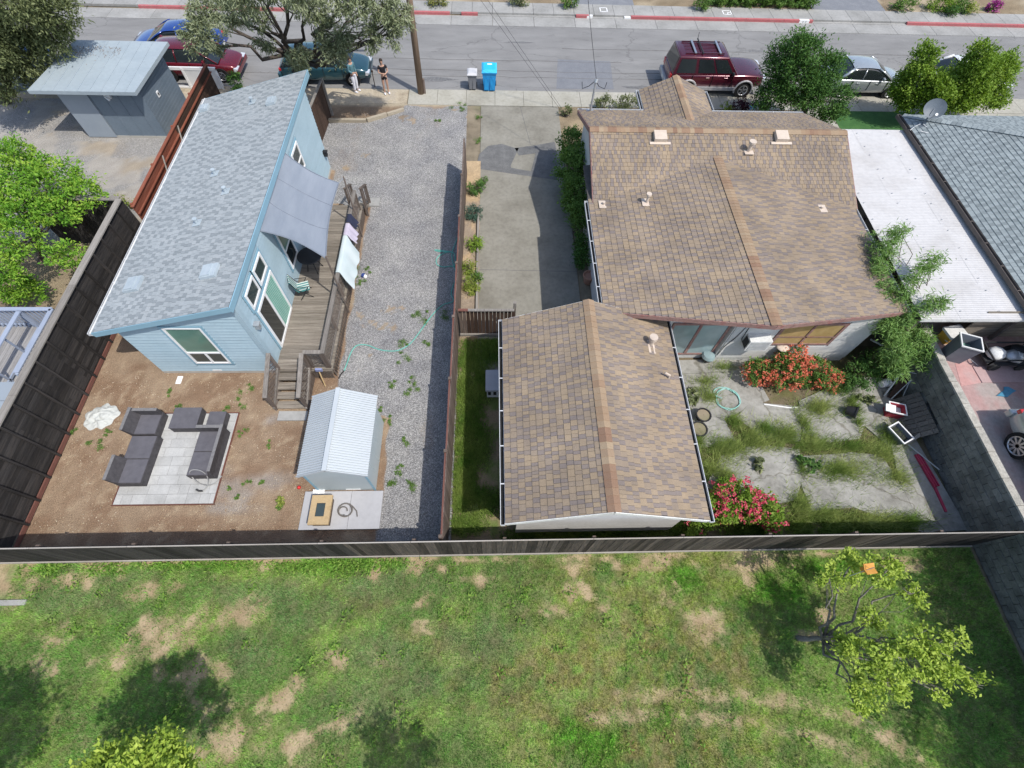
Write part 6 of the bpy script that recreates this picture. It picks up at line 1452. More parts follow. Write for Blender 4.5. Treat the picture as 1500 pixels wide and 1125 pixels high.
# ================================================================== cars
def car(name, label, cat, loc, rz, L, W, HT, pr, mat, trim=None, suv=False, roofrack=False, zlow=.22):
    """pr: dict of side-profile numbers along the length (front is +x)"""
    t = thing(name, label, cat, loc, rz)
    hw = W/2; zs = pr['shoulder']; R = pr['wheel']; fx, rx = pr['axles']
    st = pr['body']                                    # (x, bottom, shoulder height, half width factor)
    ring = []
    for (x, zb, zt, k) in st:
        h = hw*k
        ring.append([(x,-h*.80,zb),(x,-h*.95,zb+.06),(x,-h,zb+(zt-zb)*.45),(x,-h*.985,zt-.10),(x,-h*.93,zt-.015),(x,-h*.80,zt+.015),(x,0,zt+.045),
                     (x,h*.80,zt+.015),(x,h*.93,zt-.015),(x,h*.985,zt-.10),(x,h,zb+(zt-zb)*.45),(x,h*.95,zb+.06),(x,h*.80,zb)])
    n = 13; q = MB(); V = [p for r in ring for p in r]
    Fc = [(i*n+j, i*n+(j+1)%n, (i+1)*n+(j+1)%n, (i+1)*n+j) for i in range(len(st)-1) for j in range(n)]
    Fc += [tuple(range(n-1,-1,-1)), tuple((len(st)-1)*n+j for j in range(n))]
    Fc = [tuple(reversed(f_)) for f_ in Fc]
    q.add(V, Fc); body = q.build('body', mat, t, world=False, smooth=True)
    md = body.modifiers.new('sub', 'SUBSURF'); md.levels = 2; md.render_levels = 2
    # greenhouse
    (b0, b1, r0, r1), zr = pr['cabin'], HT
    bz0, bz1 = pr['cabz']; kb, kr = pr['cabw']
    B = [(b0,-hw*kb,bz0),(b1,-hw*kb,bz1),(b1,hw*kb,bz1),(b0,hw*kb,bz0)]; T = [(r0,-hw*kr,zr-.03),(r1,-hw*kr,zr-.05),(r1,hw*kr,zr-.05),(r0,hw*kr,zr-.03)]
    def pane(nm, A, Bq, Cq, D, u0, u1, v0, v1, off, m):
        A, Bq, Cq, D = map(Vector, (A, Bq, Cq, D))
        f_ = lambda u, v: (A*(1-u)+Bq*u)*(1-v)+(D*(1-u)+Cq*u)*v
        nn = (Bq-A).cross(D-A).normalized()*off
        q = MB(); P = [f_(u0,v0)+nn, f_(u1,v0)+nn, f_(u1,v1)+nn, f_(u0,v1)+nn]
        q.add(P+[p-nn*.8 for p in P], [(0,1,2,3),(0,4,5,1),(1,5,6,2),(2,6,7,3),(3,7,4,0)]); return q.build(nm, m, t, world=False)
    if suv:
        q = MB()
        Vv = B+T+[(r0+.12,-hw*kr*.8,zr),(r1-.15,-hw*kr*.8,zr-.01),(r1-.15,hw*kr*.8,zr-.01),(r0+.12,hw*kr*.8,zr)]
        Fv = [(0,1,5,4),(1,2,6,5),(2,3,7,6),(3,0,4,7),(4,5,9,8),(5,6,10,9),(6,7,11,10),(7,4,8,11),(8,9,10,11)]
        q.add(Vv, Fv); cab = q.build('cabin', mat, t, world=False)
        md = cab.modifiers.new('bev', 'BEVEL'); md.width = .05; md.segments = 4; md.limit_method = 'ANGLE'; md.angle_limit = radians(20)
        for p in cab.data.polygons: p.use_smooth = True
        pane('windscreen', B[1],B[2],T[2],T[1],.07,.93,.06,.93,.012,m_carglass)
        pane('rear_window', B[3],B[0],T[0],T[3],.07,.93,pr.get('rw0',.1),.93,.012,m_carglass)
        for u0, u1 in pr['side']:
            pane('side_window', B[0],B[1],T[1],T[0],u0,u1,.10,.88,.012,m_carglass); pane('side_window', B[2],B[3],T[3],T[2],1-u1,1-u0,.10,.88,.012,m_carglass)
    else:                                              # rounded glasshouse under a painted roof skin and pillars
        xm = (r0+r1)/2; S = [(b0-.10,.02,bz0),(b0+(r0-b0)*.5,.62,bz0),(r0,.95,bz0),(xm,1.03,(bz0+bz1)/2),(r1,.95,bz1),(r1+(b1-r1)*.5,.58,bz1),(b1+.12,.02,bz1)]
        def ring(x, f_, bz, grow=0.0):
            hh_ = (zr-bz)*f_+grow; kk = kb+(kr-kb)*min(1,f_); b_ = hw*kb; tpw = hw*kk+grow
            return [(x,-b_,bz-.03),(x,-(b_*.45+tpw*.55)-.01,bz+hh_*.55),(x,-tpw,bz+hh_*.90),(x,-tpw*.6,bz+hh_*1.0),(x,0,bz+hh_*1.03),(x,tpw*.6,bz+hh_*1.0),(x,tpw,bz+hh_*.90),(x,(b_*.45+tpw*.55)+.01,bz+hh_*.55),(x,b_,bz-.03)]
        V2 = [p for st_ in S for p in ring(*st_)]; q = MB()
        q.add(V2, [(i*9+j, (i+1)*9+j, (i+1)*9+j+1, i*9+j+1) for i in range(len(S)-1) for j in range(8)])
        gl = q.build('windows', m_carglass, t, world=False, smooth=True); md = gl.modifiers.new('sub','SUBSURF'); md.levels = 2; md.render_levels = 2
        S2 = [(r0-.06,.90,bz0),(r0+.12,.975,bz0),(xm,1.03,(bz0+bz1)/2),(r1-.12,.975,bz1),(r1+.05,.91,bz1)]
        V3 = [ring(*st_, grow=.014)[j] for st_ in S2 for j in range(2,7)]; q = MB()
        q.add(V3, [(i*5+j, (i+1)*5+j, (i+1)*5+j+1, i*5+j+1) for i in range(4) for j in range(4)])
        rf_ = q.build('roof', mat, t, world=False, smooth=True); md = rf_.modifiers.new('sub','SUBSURF'); md.levels = 2; md.render_levels = 2
        for s in (-1, 1):
            for nm, xa, xb_, za, rr_ in (('pillar',b1+.06,r1,bz1,.035),('pillar',xm-.06,xm-.02,(bz0+bz1)/2,.03),('pillar',b0+.05,r0,bz0,.075)):
                a = ring(xb_, .96, za, .012); k_ = 2 if s < 0 else 6
                q = MB(); mid = ((xa*.45+xb_*.55), s*(hw*kb*.45+hw*kr*.55+.03), za+(zr-za)*.52); q.tube([(xa,s*hw*kb*.99,za-.01), mid, (a[k_][0],a[k_][1],a[k_][2]-.01)], rr_, 8); q.build(nm, mat, t, world=False, smooth=True)
    # wheels
    for x in (fx, rx):
        for s in (-1, 1):
            y = s*(hw-.11)
            q = MB(); q.cyl((x,s*(hw-.30),R*1.02),(x,s*(hw+.004),R*1.02),R*1.17,24); q.build('wheel_arch', m_dark, t, world=False)
            q = MB(); q.tube([(x,y-.11,R),(x,y-.09,R),(x,y+.09,R),(x,y+.11+.012*0,R)], R, 24, True); w = q.build('wheel', m_tyre, t, world=False)
            md = w.modifiers.new('bev','BEVEL'); md.width=.03; md.segments=2; md.limit_method='ANGLE'
            yo = y+s*.112; q = MB(); q.cyl((x,yo-.004*s,R),(x,yo+.004*s,R),R*pr.get('rk',.64),20); q.build('rim_well', m_black, w, world=False)
            q = MB()
            for k in range(pr.get('spokes',5)):
                a = 2*pi*k/pr.get('spokes',5)+.3; q.bar((x,yo+.012*s,R),(x+R*(pr.get('rk',.64)-.04)*cos(a),yo+.012*s,R+R*(pr.get('rk',.64)-.04)*sin(a)),.055,.02,(0,1,0))
            q.tube([(x+R*(pr.get('rk',.64)-.02)*cos(a*pi/10),yo+.008*s,R+R*(pr.get('rk',.64)-.02)*sin(a*pi/10)) for a in range(21)], .022, 5); q.cyl((x,yo,R),(x,yo+.02*s,R),R*.17,10)
            q.build('rim', m_alu, w, world=False)
            if trim:
                q = MB(); q.tube([(x+R*1.22*cos(a),s*(hw+.012),R*1.02+R*1.22*sin(a)) for a in [pi*k/12 for k in range(-1,14)]], .045, 6); q.build('arch_trim', trim, t, world=False)
    if trim:
        for s in (-1,1): q = MB(); q.b2(rx+R*1.25,fx-R*1.25,s*(hw)-.05,s*(hw)+.03,pr['body'][3][1]-.02,pr['body'][3][1]+.14); q.build('running_board', trim, t, world=False)
    xf, xr_ = st[-1][0], st[0][0]
    bm_ = trim or mat
    q = MB(); q.box((xf+.0,0,.48),(.16,W*.92,.22)); o = q.build('front_bumper', bm_, t, world=False); m2 = o.modifiers.new('b','BEVEL'); m2.width=.05; m2.segments=2
    q = MB(); q.box((xr_-.02,0,.52),(.20,W*.94,.24)); o = q.build('rear_bumper', bm_, t, world=False); m2 = o.modifiers.new('b','BEVEL'); m2.width=.05; m2.segments=2
    for s in (-1,1):
        q = MB(); zt = st[-2][2]; q.box((xf-.07,s*hw*.70,zt-.13),(.20,hw*.42,.15),rot=(0,.15,0)); q.build('headlight', m_lens, t, world=False)
        zt = st[1][2]; q = MB(); q.box((xr_+.07,s*hw*.74,zt-pr.get('tl',.18)-.06),(.14,hw*.30,pr.get('tlh',.2)*.7)); o = q.build('tail_light', m_redlens, t, world=False); m2 = o.modifiers.new('b','BEVEL'); m2.width=.03; m2.segments=2
        q = MB(); q.box((b1-pr.get('mir',.55),s*(hw*1.02),zs+.10),(.12,.20,.14)); o = q.build('mirror', mat if not suv else m_black, t, world=False); m2 = o.modifiers.new('b','BEVEL'); m2.width=.04; m2.segments=2
        for u in pr['handles']: q = MB(); q.box((u,s*(hw*.992),zs-.13),(.17,.03,.04)); q.build('door_handle', pr.get('hm',m_chrome), t, world=False)
        for u in pr['seams']: q = MB(); q.box((u,s*(hw*.985),zs*.5+.22),(.012,.05,zs-.45)); q.build('door_seam', m_dark, t, world=False)
    q = MB(); q.box((xf+.035,0,st[-2][2]-.15),(.05,hw*.9,.14)); q.build('grille', m_black, t, world=False)
    q = MB(); q.box((xr_-.13,0,.55),(.012,.32,.16)); q.build('number_plate', m_whiteweather, t, world=False)
    return t
P_SUV = dict(shoulder=1.10, wheel=.385, axles=(1.55,-1.48), body=[(-2.52,.48,1.05,.86),(-2.46,.42,1.10,.95),(-1.9,.40,1.12,.99),(-.5,.40,1.11,1.0),(.9,.40,1.10,1.0),(1.5,.42,1.12,.99),(2.1,.44,1.08,.965),(2.46,.46,1.02,.90),(2.56,.50,.92,.80)],
  cabin=(-2.44,1.02,-2.24,.30), cabz=(1.10,1.12), cabw=(.95,.80), rw0=.08, side=((.05,.34),(.39,.66),(.69,.93)), handles=(-.55,.42), seams=(-1.35,-.28,.78), tl=.10, tlh=.42, mir=.30, spokes=5)
m_maroon = paint('maroon_metallic', (0.085,0.010,0.022), .22, .35, .8); m_silvertrim = pm('silver_trim', [(0.40,0.39,0.39),(0.47,0.46,0.46)], 3, 3, .45, 0, None, 0, (1,1,1), .3)
suv = car('maroon_suv', 'maroon four wheel drive with silver trim and a roof rack parked at the kerb', 'car', (11.70, 27.02, 0), 0, 5.1, 1.96, 1.92, P_SUV, m_maroon, m_silvertrim, True)
for y in (-.56,.56): q = MB(); q.bar((-1.95,y,1.955),(.05,y,1.955),.035,.05); q.build('roof_rail', m_maroon, suv, world=False)
for i in range(7): q = MB(); q.bar((-1.9,-.42+i*.14,1.925),(.0,-.42+i*.14,1.925),.03,.02); q.build('roof_rib', m_maroon, suv, world=False)
for x in (-1.45,-.18): q = MB(); q.bar((x,-.62,1.99),(x,.62,1.99),.10,.035); q.build('cross_bar', m_alu, suv, world=False)
q = MB(); q.bar((-1.08,-.66,2.0),(-1.08,.78,2.0),.05,.04); q.tube([(-1.08,.75,2.0),(-1.1,.78,2.3)],.012,5); q.build('ladder_bar', m_black, suv, world=False)
P_SED = dict(shoulder=.92, wheel=.32, axles=(1.42,-1.25), body=[(-2.22,.38,.86,.80),(-2.14,.30,.93,.92),(-1.6,.24,.96,.98),(-.4,.22,.93,1.0),(.7,.22,.91,1.0),(1.35,.24,.88,.98),(1.9,.26,.80,.93),(2.18,.30,.70,.84),(2.28,.36,.60,.70)],
  cabin=(-1.72,1.18,-1.02,.28), cabz=(.94,.90), cabw=(.90,.68), rw0=.08, side=((.17,.50),(.53,.84)), handles=(-.62,.42), seams=(-.95,.02,.98), tl=.08, tlh=.2, mir=.55, spokes=6)
m_silver = paint('silver_metallic', (0.46,0.49,0.50), .28, .55, .8); P_SED['hm'] = m_silver
car('silver_sedan', 'silver four door saloon parked between two trees at the kerb', 'car', (19.95, 27.0, 0), 0, 4.5, 1.74, 1.47, P_SED, m_silver)
m_wcar = paint('white_car_paint', (0.72,0.73,0.74), .25, 0, .8); P2 = dict(P_SED); P2['hm'] = m_wcar
car('white_car', 'white car mostly hidden behind the bright green street tree', 'car', (25.9, 27.2, 0), 0, 4.5, 1.78, 1.50, P2, m_wcar)
m_teal = paint('teal_metallic', (0.02,0.07,0.09), .2, .3, .9); P3 = dict(P_SED); P3['hm'] = m_teal; P3['cabin'] = (-2.0,1.3,-1.6,.35)
car('teal_hatchback', 'dark teal hatchback parked under the grey-green street tree', 'car', (-8.75, 27.3, 0), radians(2), 4.3, 1.74, 1.5, P3, m_teal)
m_rcar = paint('dark_red_metallic', (0.13,0.006,0.013), .22, .2, .9); P4 = dict(P_SED); P4['hm'] = m_rcar; P4['cabin'] = (-1.9,1.35,-1.5,.45)
car('red_hatchback', 'dark red car parked behind the white lattice fence', 'car', (-15.45, 27.5, 0), 0, 4.4, 1.78, 1.52, P4, m_rcar)
m_bcar = paint('bright_blue_metallic', (0.012,0.05,0.26), .2, .2, .9); P5 = dict(P_SED); P5['hm'] = m_bcar
car('blue_car', 'bright blue car in the street beyond the grey shed', 'car', (-16.9, 29.4, 0), pi, 4.3, 1.76, 1.42, P5, m_bcar)
m_pcar = paint('pale_grey_green_metallic', (0.42,0.45,0.44), .25, .4, .8); P6 = dict(P_SED); P6['hm'] = m_pcar; P6['spokes'] = 10; P6['rk'] = .82; P6['wheel'] = .345
car('pale_car', 'pale car with many spoked alloy wheels parked on the raised terrace', 'car', (16.22, 3.85, 1.70), -pi/2, 4.3, 1.74, 1.46, P6, m_pcar)

# ================================================================== people
def skinned(name, joints, edges, mat, parent, sub=2):
    """one continuous skin grown over a skeleton: joints {name: ((x,y,z), (rx,ry))}"""
    keys = list(joints); me = bpy.data.meshes.new(name)
    me.from_pydata([joints[k][0] for k in keys], [(keys.index(a), keys.index(b)) for a, b in edges], [])
    o = bpy.data.objects.new(name, me); link(o, parent); me.materials.append(mat)
    md = o.modifiers.new('skin', 'SKIN'); md.use_smooth_shade = True
    for k, sv in zip(keys, me.skin_vertices[0].data): sv.radius = joints[k][1]; sv.use_root = (k == keys[0])
    s = o.modifiers.new('sub', 'SUBSURF'); s.levels = sub; s.render_levels = sub
    return o
m_skin = pm('skin', [(0.42,0.25,0.18),(0.47,0.29,0.21)], 8, 3, .6)
m_hair = pm('dark_hair', [(0.025,0.017,0.012),(0.045,0.03,0.022)], 20, 3, .6)
def person(label, loc, rz, hgt, top, bottom, shoe, shorts, hairlong, armpose):
    t = thing('person', label, 'person', loc, rz); s = hgt/1.70
    J = {'pelvis': ((0,0,.93),(.14,.10)), 'belly': ((0,0,1.08),(.125,.09)), 'chest': ((0,0.01,1.28),(.145,.10)), 'neck0': ((0,.01,1.43),(.06,.055)), 'neck': ((0,0,1.49),(.05,.05)), 'head0': ((0,-.015,1.55),(.065,.075)), 'head': ((0,-.01,1.64),(.075,.09)), 'crown': ((0,.0,1.695),(.045,.055))}
    E_ = [('pelvis','belly'),('belly','chest'),('chest','neck0'),('neck0','neck'),('neck','head0'),('head0','head'),('head','crown')]
    for sd, k in ((-1,'l'),(1,'r')):
        J['sh'+k] = ((sd*.175,.01,1.40),(.055,.055)); el, wr, hd = armpose[k]
        J['el'+k] = (el,(.042,.042)); J['wr'+k] = (wr,(.028,.028)); J['hd'+k] = (hd,(.036,.022))
        J['hip'+k] = ((sd*.09,0,.86),(.095,.09)); J['kn'+k] = ((sd*.10,-.015,.48),(.058,.058)); J['ca'+k] = ((sd*.10,.015,.32),(.052,.055)); J['an'+k] = ((sd*.10,.02,.08),(.036,.038)); J['toe'+k] = ((sd*.115,-.13,.035),(.035,.028))
        E_ += [('chest','sh'+k),('sh'+k,'el'+k),('el'+k,'wr'+k),('wr'+k,'hd'+k),('pelvis','hip'+k),('hip'+k,'kn'+k),('kn'+k,'ca'+k),('ca'+k,'an'+k),('an'+k,'toe'+k)]
        wv_, hv = Vector(wr), Vector(hd); dv = (hv-wv_).normalized(); sv_ = dv.cross(Vector((0,0,1))).normalized() if abs(dv.z) < .9 else Vector((1,0,0))
        for i in range(4):
            J['f%d%s' % (i,k)] = (tuple(hv+sv_*((i-1.5)*.018)+dv*.05),(.010,.010)); J['g%d%s' % (i,k)] = (tuple(hv+sv_*((i-1.5)*.019)+dv*(.085+.01*(i in (1,2)))+Vector((0,0,-.012))),(.008,.008)); E_ += [('hd'+k,'f%d%s' % (i,k)),('f%d%s' % (i,k),'g%d%s' % (i,k))]
        J['th'+k] = (tuple(hv-sv_*.04+dv*.01+Vector((0,0,.02))),(.011,.011)); E_.append(('wr'+k,'th'+k))
    sc = {k: (tuple(c*s for c in p), tuple(r*s for r in rr_)) for k, (p, rr_) in J.items()}
    b = skinned('body', sc, E_, m_skin, t)
    def up(k, f=1.0, add=.012): return (sc[k][0], tuple(r*f+add for r in sc[k][1]))
    tk = ['belly','pelvis','chest','neck0']; shirt = {k: up(k) for k in tk}; shirt['neck0'] = ((sc['neck0'][0][0],sc['neck0'][0][1],sc['neck0'][0][2]-.03),(.085,.07))
    e2 = [('belly','pelvis'),('belly','chest'),('chest','neck0')]
    for k in 'lr':
        shirt['sh'+k] = up('sh'+k, 1.0, .018); m_ = tuple(a*.45+b_*.55 for a, b_ in zip(sc['sh'+k][0], sc['el'+k][0])); shirt['sl'+k] = (m_ if shorts else sc['el'+k][0], (.056,.056)); e2 += [('chest','sh'+k),('sh'+k,'sl'+k)]
        if not shorts: shirt['cu'+k] = up('wr'+k, 1, .012); e2.append(('sl'+k,'cu'+k))
    skinned('shirt', shirt, e2, top, t)
    tr = {'pelvis': up('pelvis', 1, .018), 'waist': ((0,0,1.0*s),(.13,.10))}; e3 = [('pelvis','waist')]
    for k in 'lr':
        tr['hip'+k] = up('hip'+k, 1, .016); e3.append(('pelvis','hip'+k)); a, b_ = Vector(sc['hip'+k][0]), Vector(sc['kn'+k][0])
        if shorts: tr['hem'+k] = (tuple(a+(b_-a)*.45),(.095,.09)); e3.append(('hip'+k,'hem'+k))
        else:
            tr['kn'+k] = up('kn'+k,1,.02); tr['an'+k] = ((sc['an'+k][0][0],sc['an'+k][0][1],.09),(.062,.066)); e3 += [('hip'+k,'kn'+k),('kn'+k,'an'+k)]
    skinned('shorts' if shorts else 'trousers', tr, e3, bottom, t)
    q = MB(); lump(q, (0,.018*s,1.665*s), .088*s, .098*s, .085*s, 2, 10); hr = q.build('hair', m_hair, t, world=False, smooth=True)
    if hairlong: q = MB(); lump(q, (0,.07*s,1.56*s), .075*s,.055*s,.13*s, 3, 8); q.build('hair_back', m_hair, t, world=False, smooth=True)
    q = MB()
    for sd in (-1,1): lump(q, (sd*.03*s,-.098*s,1.615*s), .011,.008,.008, 1, 6)
    q.build('eyes', m_dark, t, world=False)
    q = MB(); lump(q, (0,-.108*s,1.585*s), .013,.02,.018, 1, 6); q.build('nose', m_skin, t, world=False)
    for sd, k in ((-1,'l'),(1,'r')): q = MB(); lump(q, (sd*.112*s,-.05*s,.045), .05,.125,.045, 2, 8); q.build('shoe', shoe, t, world=False, smooth=True)
    return t
m_blk = pm('black_cloth', [(0.012,0.012,0.014),(0.022,0.021,0.024)], 6, 3, .9); m_tealc = pm('teal_cloth', [(0.07,0.16,0.19),(0.11,0.22,0.25)], 4, 4, .9); m_whc = pm('white_cloth', [(0.62,0.62,0.66),(0.72,0.72,0.75)], 5, 3, .9)
fold = {'l': ((-.24,-.03,1.14),(-.08,-.18,1.10),(.0,-.19,1.10)), 'r': ((.24,-.03,1.14),(.08,-.17,1.07),(.0,-.20,1.06))}
person('person in a black top and black shorts standing with hands clasped', g(567,137), radians(20), 1.66, m_blk, m_blk, m_whc, True, True, fold)
hold = {'l': ((-.22,.02,1.14),(-.16,-.16,1.04),(-.10,-.22,1.06)), 'r': ((.22,.02,1.14),(.2,-.06,.92),(.2,-.08,.84))}
person('person in a teal jacket and white trousers beside the teal hatchback', g(523,134), radians(60), 1.66, m_tealc, m_whc, m_whc, False, False, hold)
# ================================================================== vegetation
def leaf_mesh(name, C, size, mat, parent, seed=1, aspect=.45, up=.35, droop=0.0, tone=None, outw=None):
    """one small folded leaf per centre in C"""
    r = np.random.RandomState(seed); n = len(C)
    d = r.normal(size=(n,3)); d[:,2] = d[:,2]*.6-droop
    if outw is not None: d += outw*1.1
    d /= np.linalg.norm(d, axis=1)[:,None]
    nn = r.normal(size=(n,3)); nn[:,2] = np.abs(nn[:,2])+up+.35; nn -= d*(nn*d).sum(1)[:,None]; nn /= np.linalg.norm(nn, axis=1)[:,None]
    s = np.cross(nn, d)
    L = 1.08*size*r.uniform(.6,1.35,n)[:,None]; W = L*aspect
    V = np.stack([C-d*L*.5, C+s*W*.5+nn*L*.06, C+d*L*.5, C-s*W*.5+nn*L*.06], 1).reshape(-1,3)
    Fq = np.arange(n*4).reshape(n,4)
    t = r.rand(n) if tone is None else np.clip(tone+r.normal(0,.13,n),0,1)
    return np_mesh(name, V, Fq, mat, parent, {'tone': ('FLOAT', np.repeat(t, 4))})
def crown_points(blobs_, density, seed, clump=.28, per=26, shell=.55, flat=.8, fill=0.0):
    per = int(per*1.5); density *= 1.25
    """leaf centres gathered in clumps over uneven ellipsoids; gaps between clumps stay open"""
    r = np.random.RandomState(seed); out = []; tone = []; outw = []
    for (x, y, z, rx, ry, rz) in blobs_:
        m = max(3, int(density*(rx*ry+ry*rz+rx*rz)*4.2))
        u = r.normal(size=(m,3)); u /= np.linalg.norm(u, axis=1)[:,None]
        rad = shell+(1-shell)*r.rand(m)**.6; rad *= r.uniform(.82,1.16,m)
        cc = u*rad[:,None]*np.array([rx,ry,rz])+np.array([x,y,z])
        ct = r.rand(m)
        k = np.repeat(np.arange(m), per)
        off = r.normal(size=(len(k),3))*clump*np.array([.62,.62,.62*flat])*r.uniform(.6,1.3,m)[k][:,None]
        out.append(cc[k]+off); tone.append(ct[k]*.55+.22); outw.append(u[k])
    return np.concatenate(out), np.concatenate(tone), np.concatenate(outw)
def limb(q, a, b, r0, r1, wob=.08, seed=0, n=6):
    r = random.Random(seed); a, b = Vector(a), Vector(b); L = (b-a).length
    pts = [a+(b-a)*(i/n)+(Vector((r.uniform(-1,1),r.uniform(-1,1),r.uniform(-.5,.5)))*L*wob if 0 < i < n else Vector((0,0,0))) for i in range(n+1)]
    q.tube(pts, r0, 7, True, r1); return pts
def tree(name, label, base, blobs_, mat, bark, leaf=.09, density=6, seed=1, trunk_r=.16, fork=.45, clump=.28, per=26, aspect=.45, droop=0, shell=.55, group=None, cat='tree', up=.35, crown='crown', twigs=True, branch_to=None):
    t = thing(name, label, cat, base, 0, group); b = Vector(base)
    ctr = sum((Vector(q_[:3]) for q_ in blobs_), Vector((0,0,0)))/len(blobs_)
    f = b+(ctr-b)*fork; q = MB(); limb(q, b-Vector((0,0,.1)), f, trunk_r*1.15, trunk_r*.75, .05, seed); q.build('trunk', bark, t, smooth=True)
    q = MB(); r = random.Random(seed)
    for i, q_ in enumerate(blobs_):
        p = limb(q, f, q_[:3], trunk_r*.55, trunk_r*.16, .09, seed+i+1)
        if twigs:
            for k in range(5):
                a = p[r.randint(3,6)]; e = Vector(q_[:3])+Vector((r.uniform(-1,1)*q_[3],r.uniform(-1,1)*q_[4],r.uniform(-.6,1)*q_[5]))*.9; limb(q, a, e, trunk_r*.16, trunk_r*.05, .08, seed*7+i*9+k, 4)
    q.build('branches', bark, t, smooth=True)
    C, tn, ow = crown_points(blobs_, density, seed, clump, per, shell)
    leaf_mesh(crown, C.astype(np.float64), leaf, mat, t, seed, aspect, up, droop, tn, ow)
    return t
def lv(name, cols, trans=.3, rough=.55): return tone_mat(name, cols, rough, 0, 1, 0.0, 0.0, trans, .16)
l_olive = lv('olive_leaf', [(0.085,0.11,0.06),(0.17,0.205,0.11),(0.28,0.315,0.185),(0.42,0.45,0.30)], .2)
l_dkolive = lv('dark_olive_leaf', [(0.065,0.088,0.038),(0.15,0.18,0.08),(0.27,0.30,0.145)], .25)
l_lime = lv('lime_leaf', [(0.07,0.19,0.02),(0.145,0.325,0.035),(0.26,0.445,0.055),(0.42,0.53,0.085)], .35)
l_deep = lv('deep_green_leaf', [(0.032,0.085,0.022),(0.07,0.16,0.036),(0.15,0.27,0.065)], .25)
l_mid = lv('mid_green_leaf', [(0.065,0.135,0.03),(0.125,0.23,0.05),(0.22,0.34,0.085)], .3)
l_bright = lv('bright_green_leaf', [(0.09,0.18,0.02),(0.19,0.31,0.04),(0.32,0.44,0.08)], .33)
l_apple = lv('apple_leaf', [(0.17,0.27,0.035),(0.33,0.45,0.065),(0.50,0.60,0.12)], .27)
l_fern = lv('feathery_leaf', [(0.10,0.21,0.05),(0.20,0.35,0.095),(0.32,0.46,0.17)], .3)
l_yellow = lv('yellow_green_leaf', [(0.13,0.20,0.03),(0.26,0.34,0.06),(0.42,0.44,0.12)], .35)
l_blueg = lv('blue_green_leaf', [(0.03,0.075,0.055),(0.07,0.13,0.095),(0.12,0.19,0.14)], .25)
l_weed = lv('dry_grass_leaf', [(0.075,0.11,0.025),(0.15,0.19,0.045),(0.26,0.27,0.085),(0.36,0.32,0.15)], .3)
l_purple = lv('purple_leaf', [(0.05,0.018,0.03),(0.10,0.035,0.05)], .2)
l_coral = lv('coral_petal', [(0.52,0.085,0.05),(0.66,0.17,0.10),(0.72,0.28,0.18)], .25)
l_pink = lv('pink_petal', [(0.55,0.04,0.09),(0.68,0.09,0.16),(0.72,0.20,0.22)], .25)
l_magenta = lv('magenta_petal', [(0.30,0.03,0.22),(0.45,0.08,0.32)], .2)
m_bark = wood('grey_bark', [(0.075,0.06,0.048),(0.135,0.115,0.095),(0.20,0.175,0.15)], 2, 0, .95, .5)
m_barkl = wood('pale_bark', [(0.13,0.115,0.10),(0.22,0.20,0.175),(0.32,0.295,0.265)], 2, 0, .95, .5)
m_barkd = wood('dark_bark', [(0.04,0.032,0.026),(0.08,0.066,0.055),(0.12,0.10,0.085)], 2, 0, .95, .5)
def B(px, py, z, rx, ry=None, rz=None):
    p = g(px, py, z); return (p.x, p.y, z, rx, ry or rx, rz or rx*.8)

# street trees
tree('street_tree', 'large grey-green weeping tree with dark limbs at the kerb behind the cottage', g(432,112),
     [B(298,58,3.6,.85,.8,.8), B(300,12,4.4,.75,.7,.6), B(340,18,5.0,.8,.8,.6), B(380,28,4.4,.45,.45,.4), B(440,86,3.4,.6,.55,.5), B(478,45,4.3,.6,.6,.85), B(455,8,5.2,.7,.7,.6), B(503,58,4.2,.4,.4,.7), B(545,52,4.3,.38,.38,.75), B(577,46,4.4,.38,.4,.8), B(560,12,5.2,.75,.7,.6), B(492,86,3.6,.45,.45,.38), B(515,-5,6.0,.9,.9,.7), B(388,64,3.5,.42,.42,.3), B(365,-20,6.4,1.0,.9,.7), B(430,-25,6.8,1.0,1.0,.7), B(590,22,4.8,.35,.35,.5)],
     l_olive, m_barkd, .15, 6.0, 11, .2, .35, .2, 30, .26, .5, .35)
tree('street_tree', 'dark olive tree at the far left by the grey panel fence', g(5,150), [B(20,20,4.0,1.5,1.4,1.2), B(65,45,3.6,.9,.9,.9), B(30,75,3.0,1.2,1.1,.9), B(0,110,2.4,1.2,1,.9), B(75,15,4.4,.9,.9,.8), B(-40,60,3.8,1.6,1.6,1.3), B(10,-10,5.2,1.5,1.4,1.1)], l_dkolive, m_barkd, .15, 5, 12, .2, .4, .3, 30, .33, .3)
tree('garden_tree', 'dense dark green round tree at the front corner of the brown roofed house', g(1180,165), [B(1175,120,2.2,1.35,1.2,1.0), B(1150,90,2.9,.9,.9,.9), B(1205,105,2.6,.9,.9,.9), B(1215,150,1.4,1.0,.9,.8), B(1135,140,1.5,.8,.8,.7), B(1165,72,3.6,.6,.6,.7), B(1185,75,3.5,.5,.5,.6)], l_deep, m_bark, .11, 8, 13, .14, .4, .24, 34, .42)
tree('garden_tree', 'bright green bushy tree standing in front of the white car', g(1400,150), [B(1345,120,2.0,.9,.9,.9), B(1350,90,3.0,.5,.5,.8), B(1410,125,2.0,1.1,.9,.9), B(1440,105,2.6,.8,.7,.8), B(1460,110,2.2,.8,.7,.7), B(1435,85,3.4,.6,.6,.8), B(1375,125,2.2,.7,.7,.6), B(1420,140,1.6,.9,.8,.6), B(1320,125,1.8,.5,.5,.5), B(1455,140,1.5,.7,.6,.5), B(1370,150,1.3,.8,.6,.5), B(1390,140,1.5,1.0,.8,.6), B(1330,145,1.3,.6,.6,.5), B(1470,95,2.8,.5,.5,.6)], l_bright, m_bark, .12, 10, 14, .12, .35, .22, 34, .45)
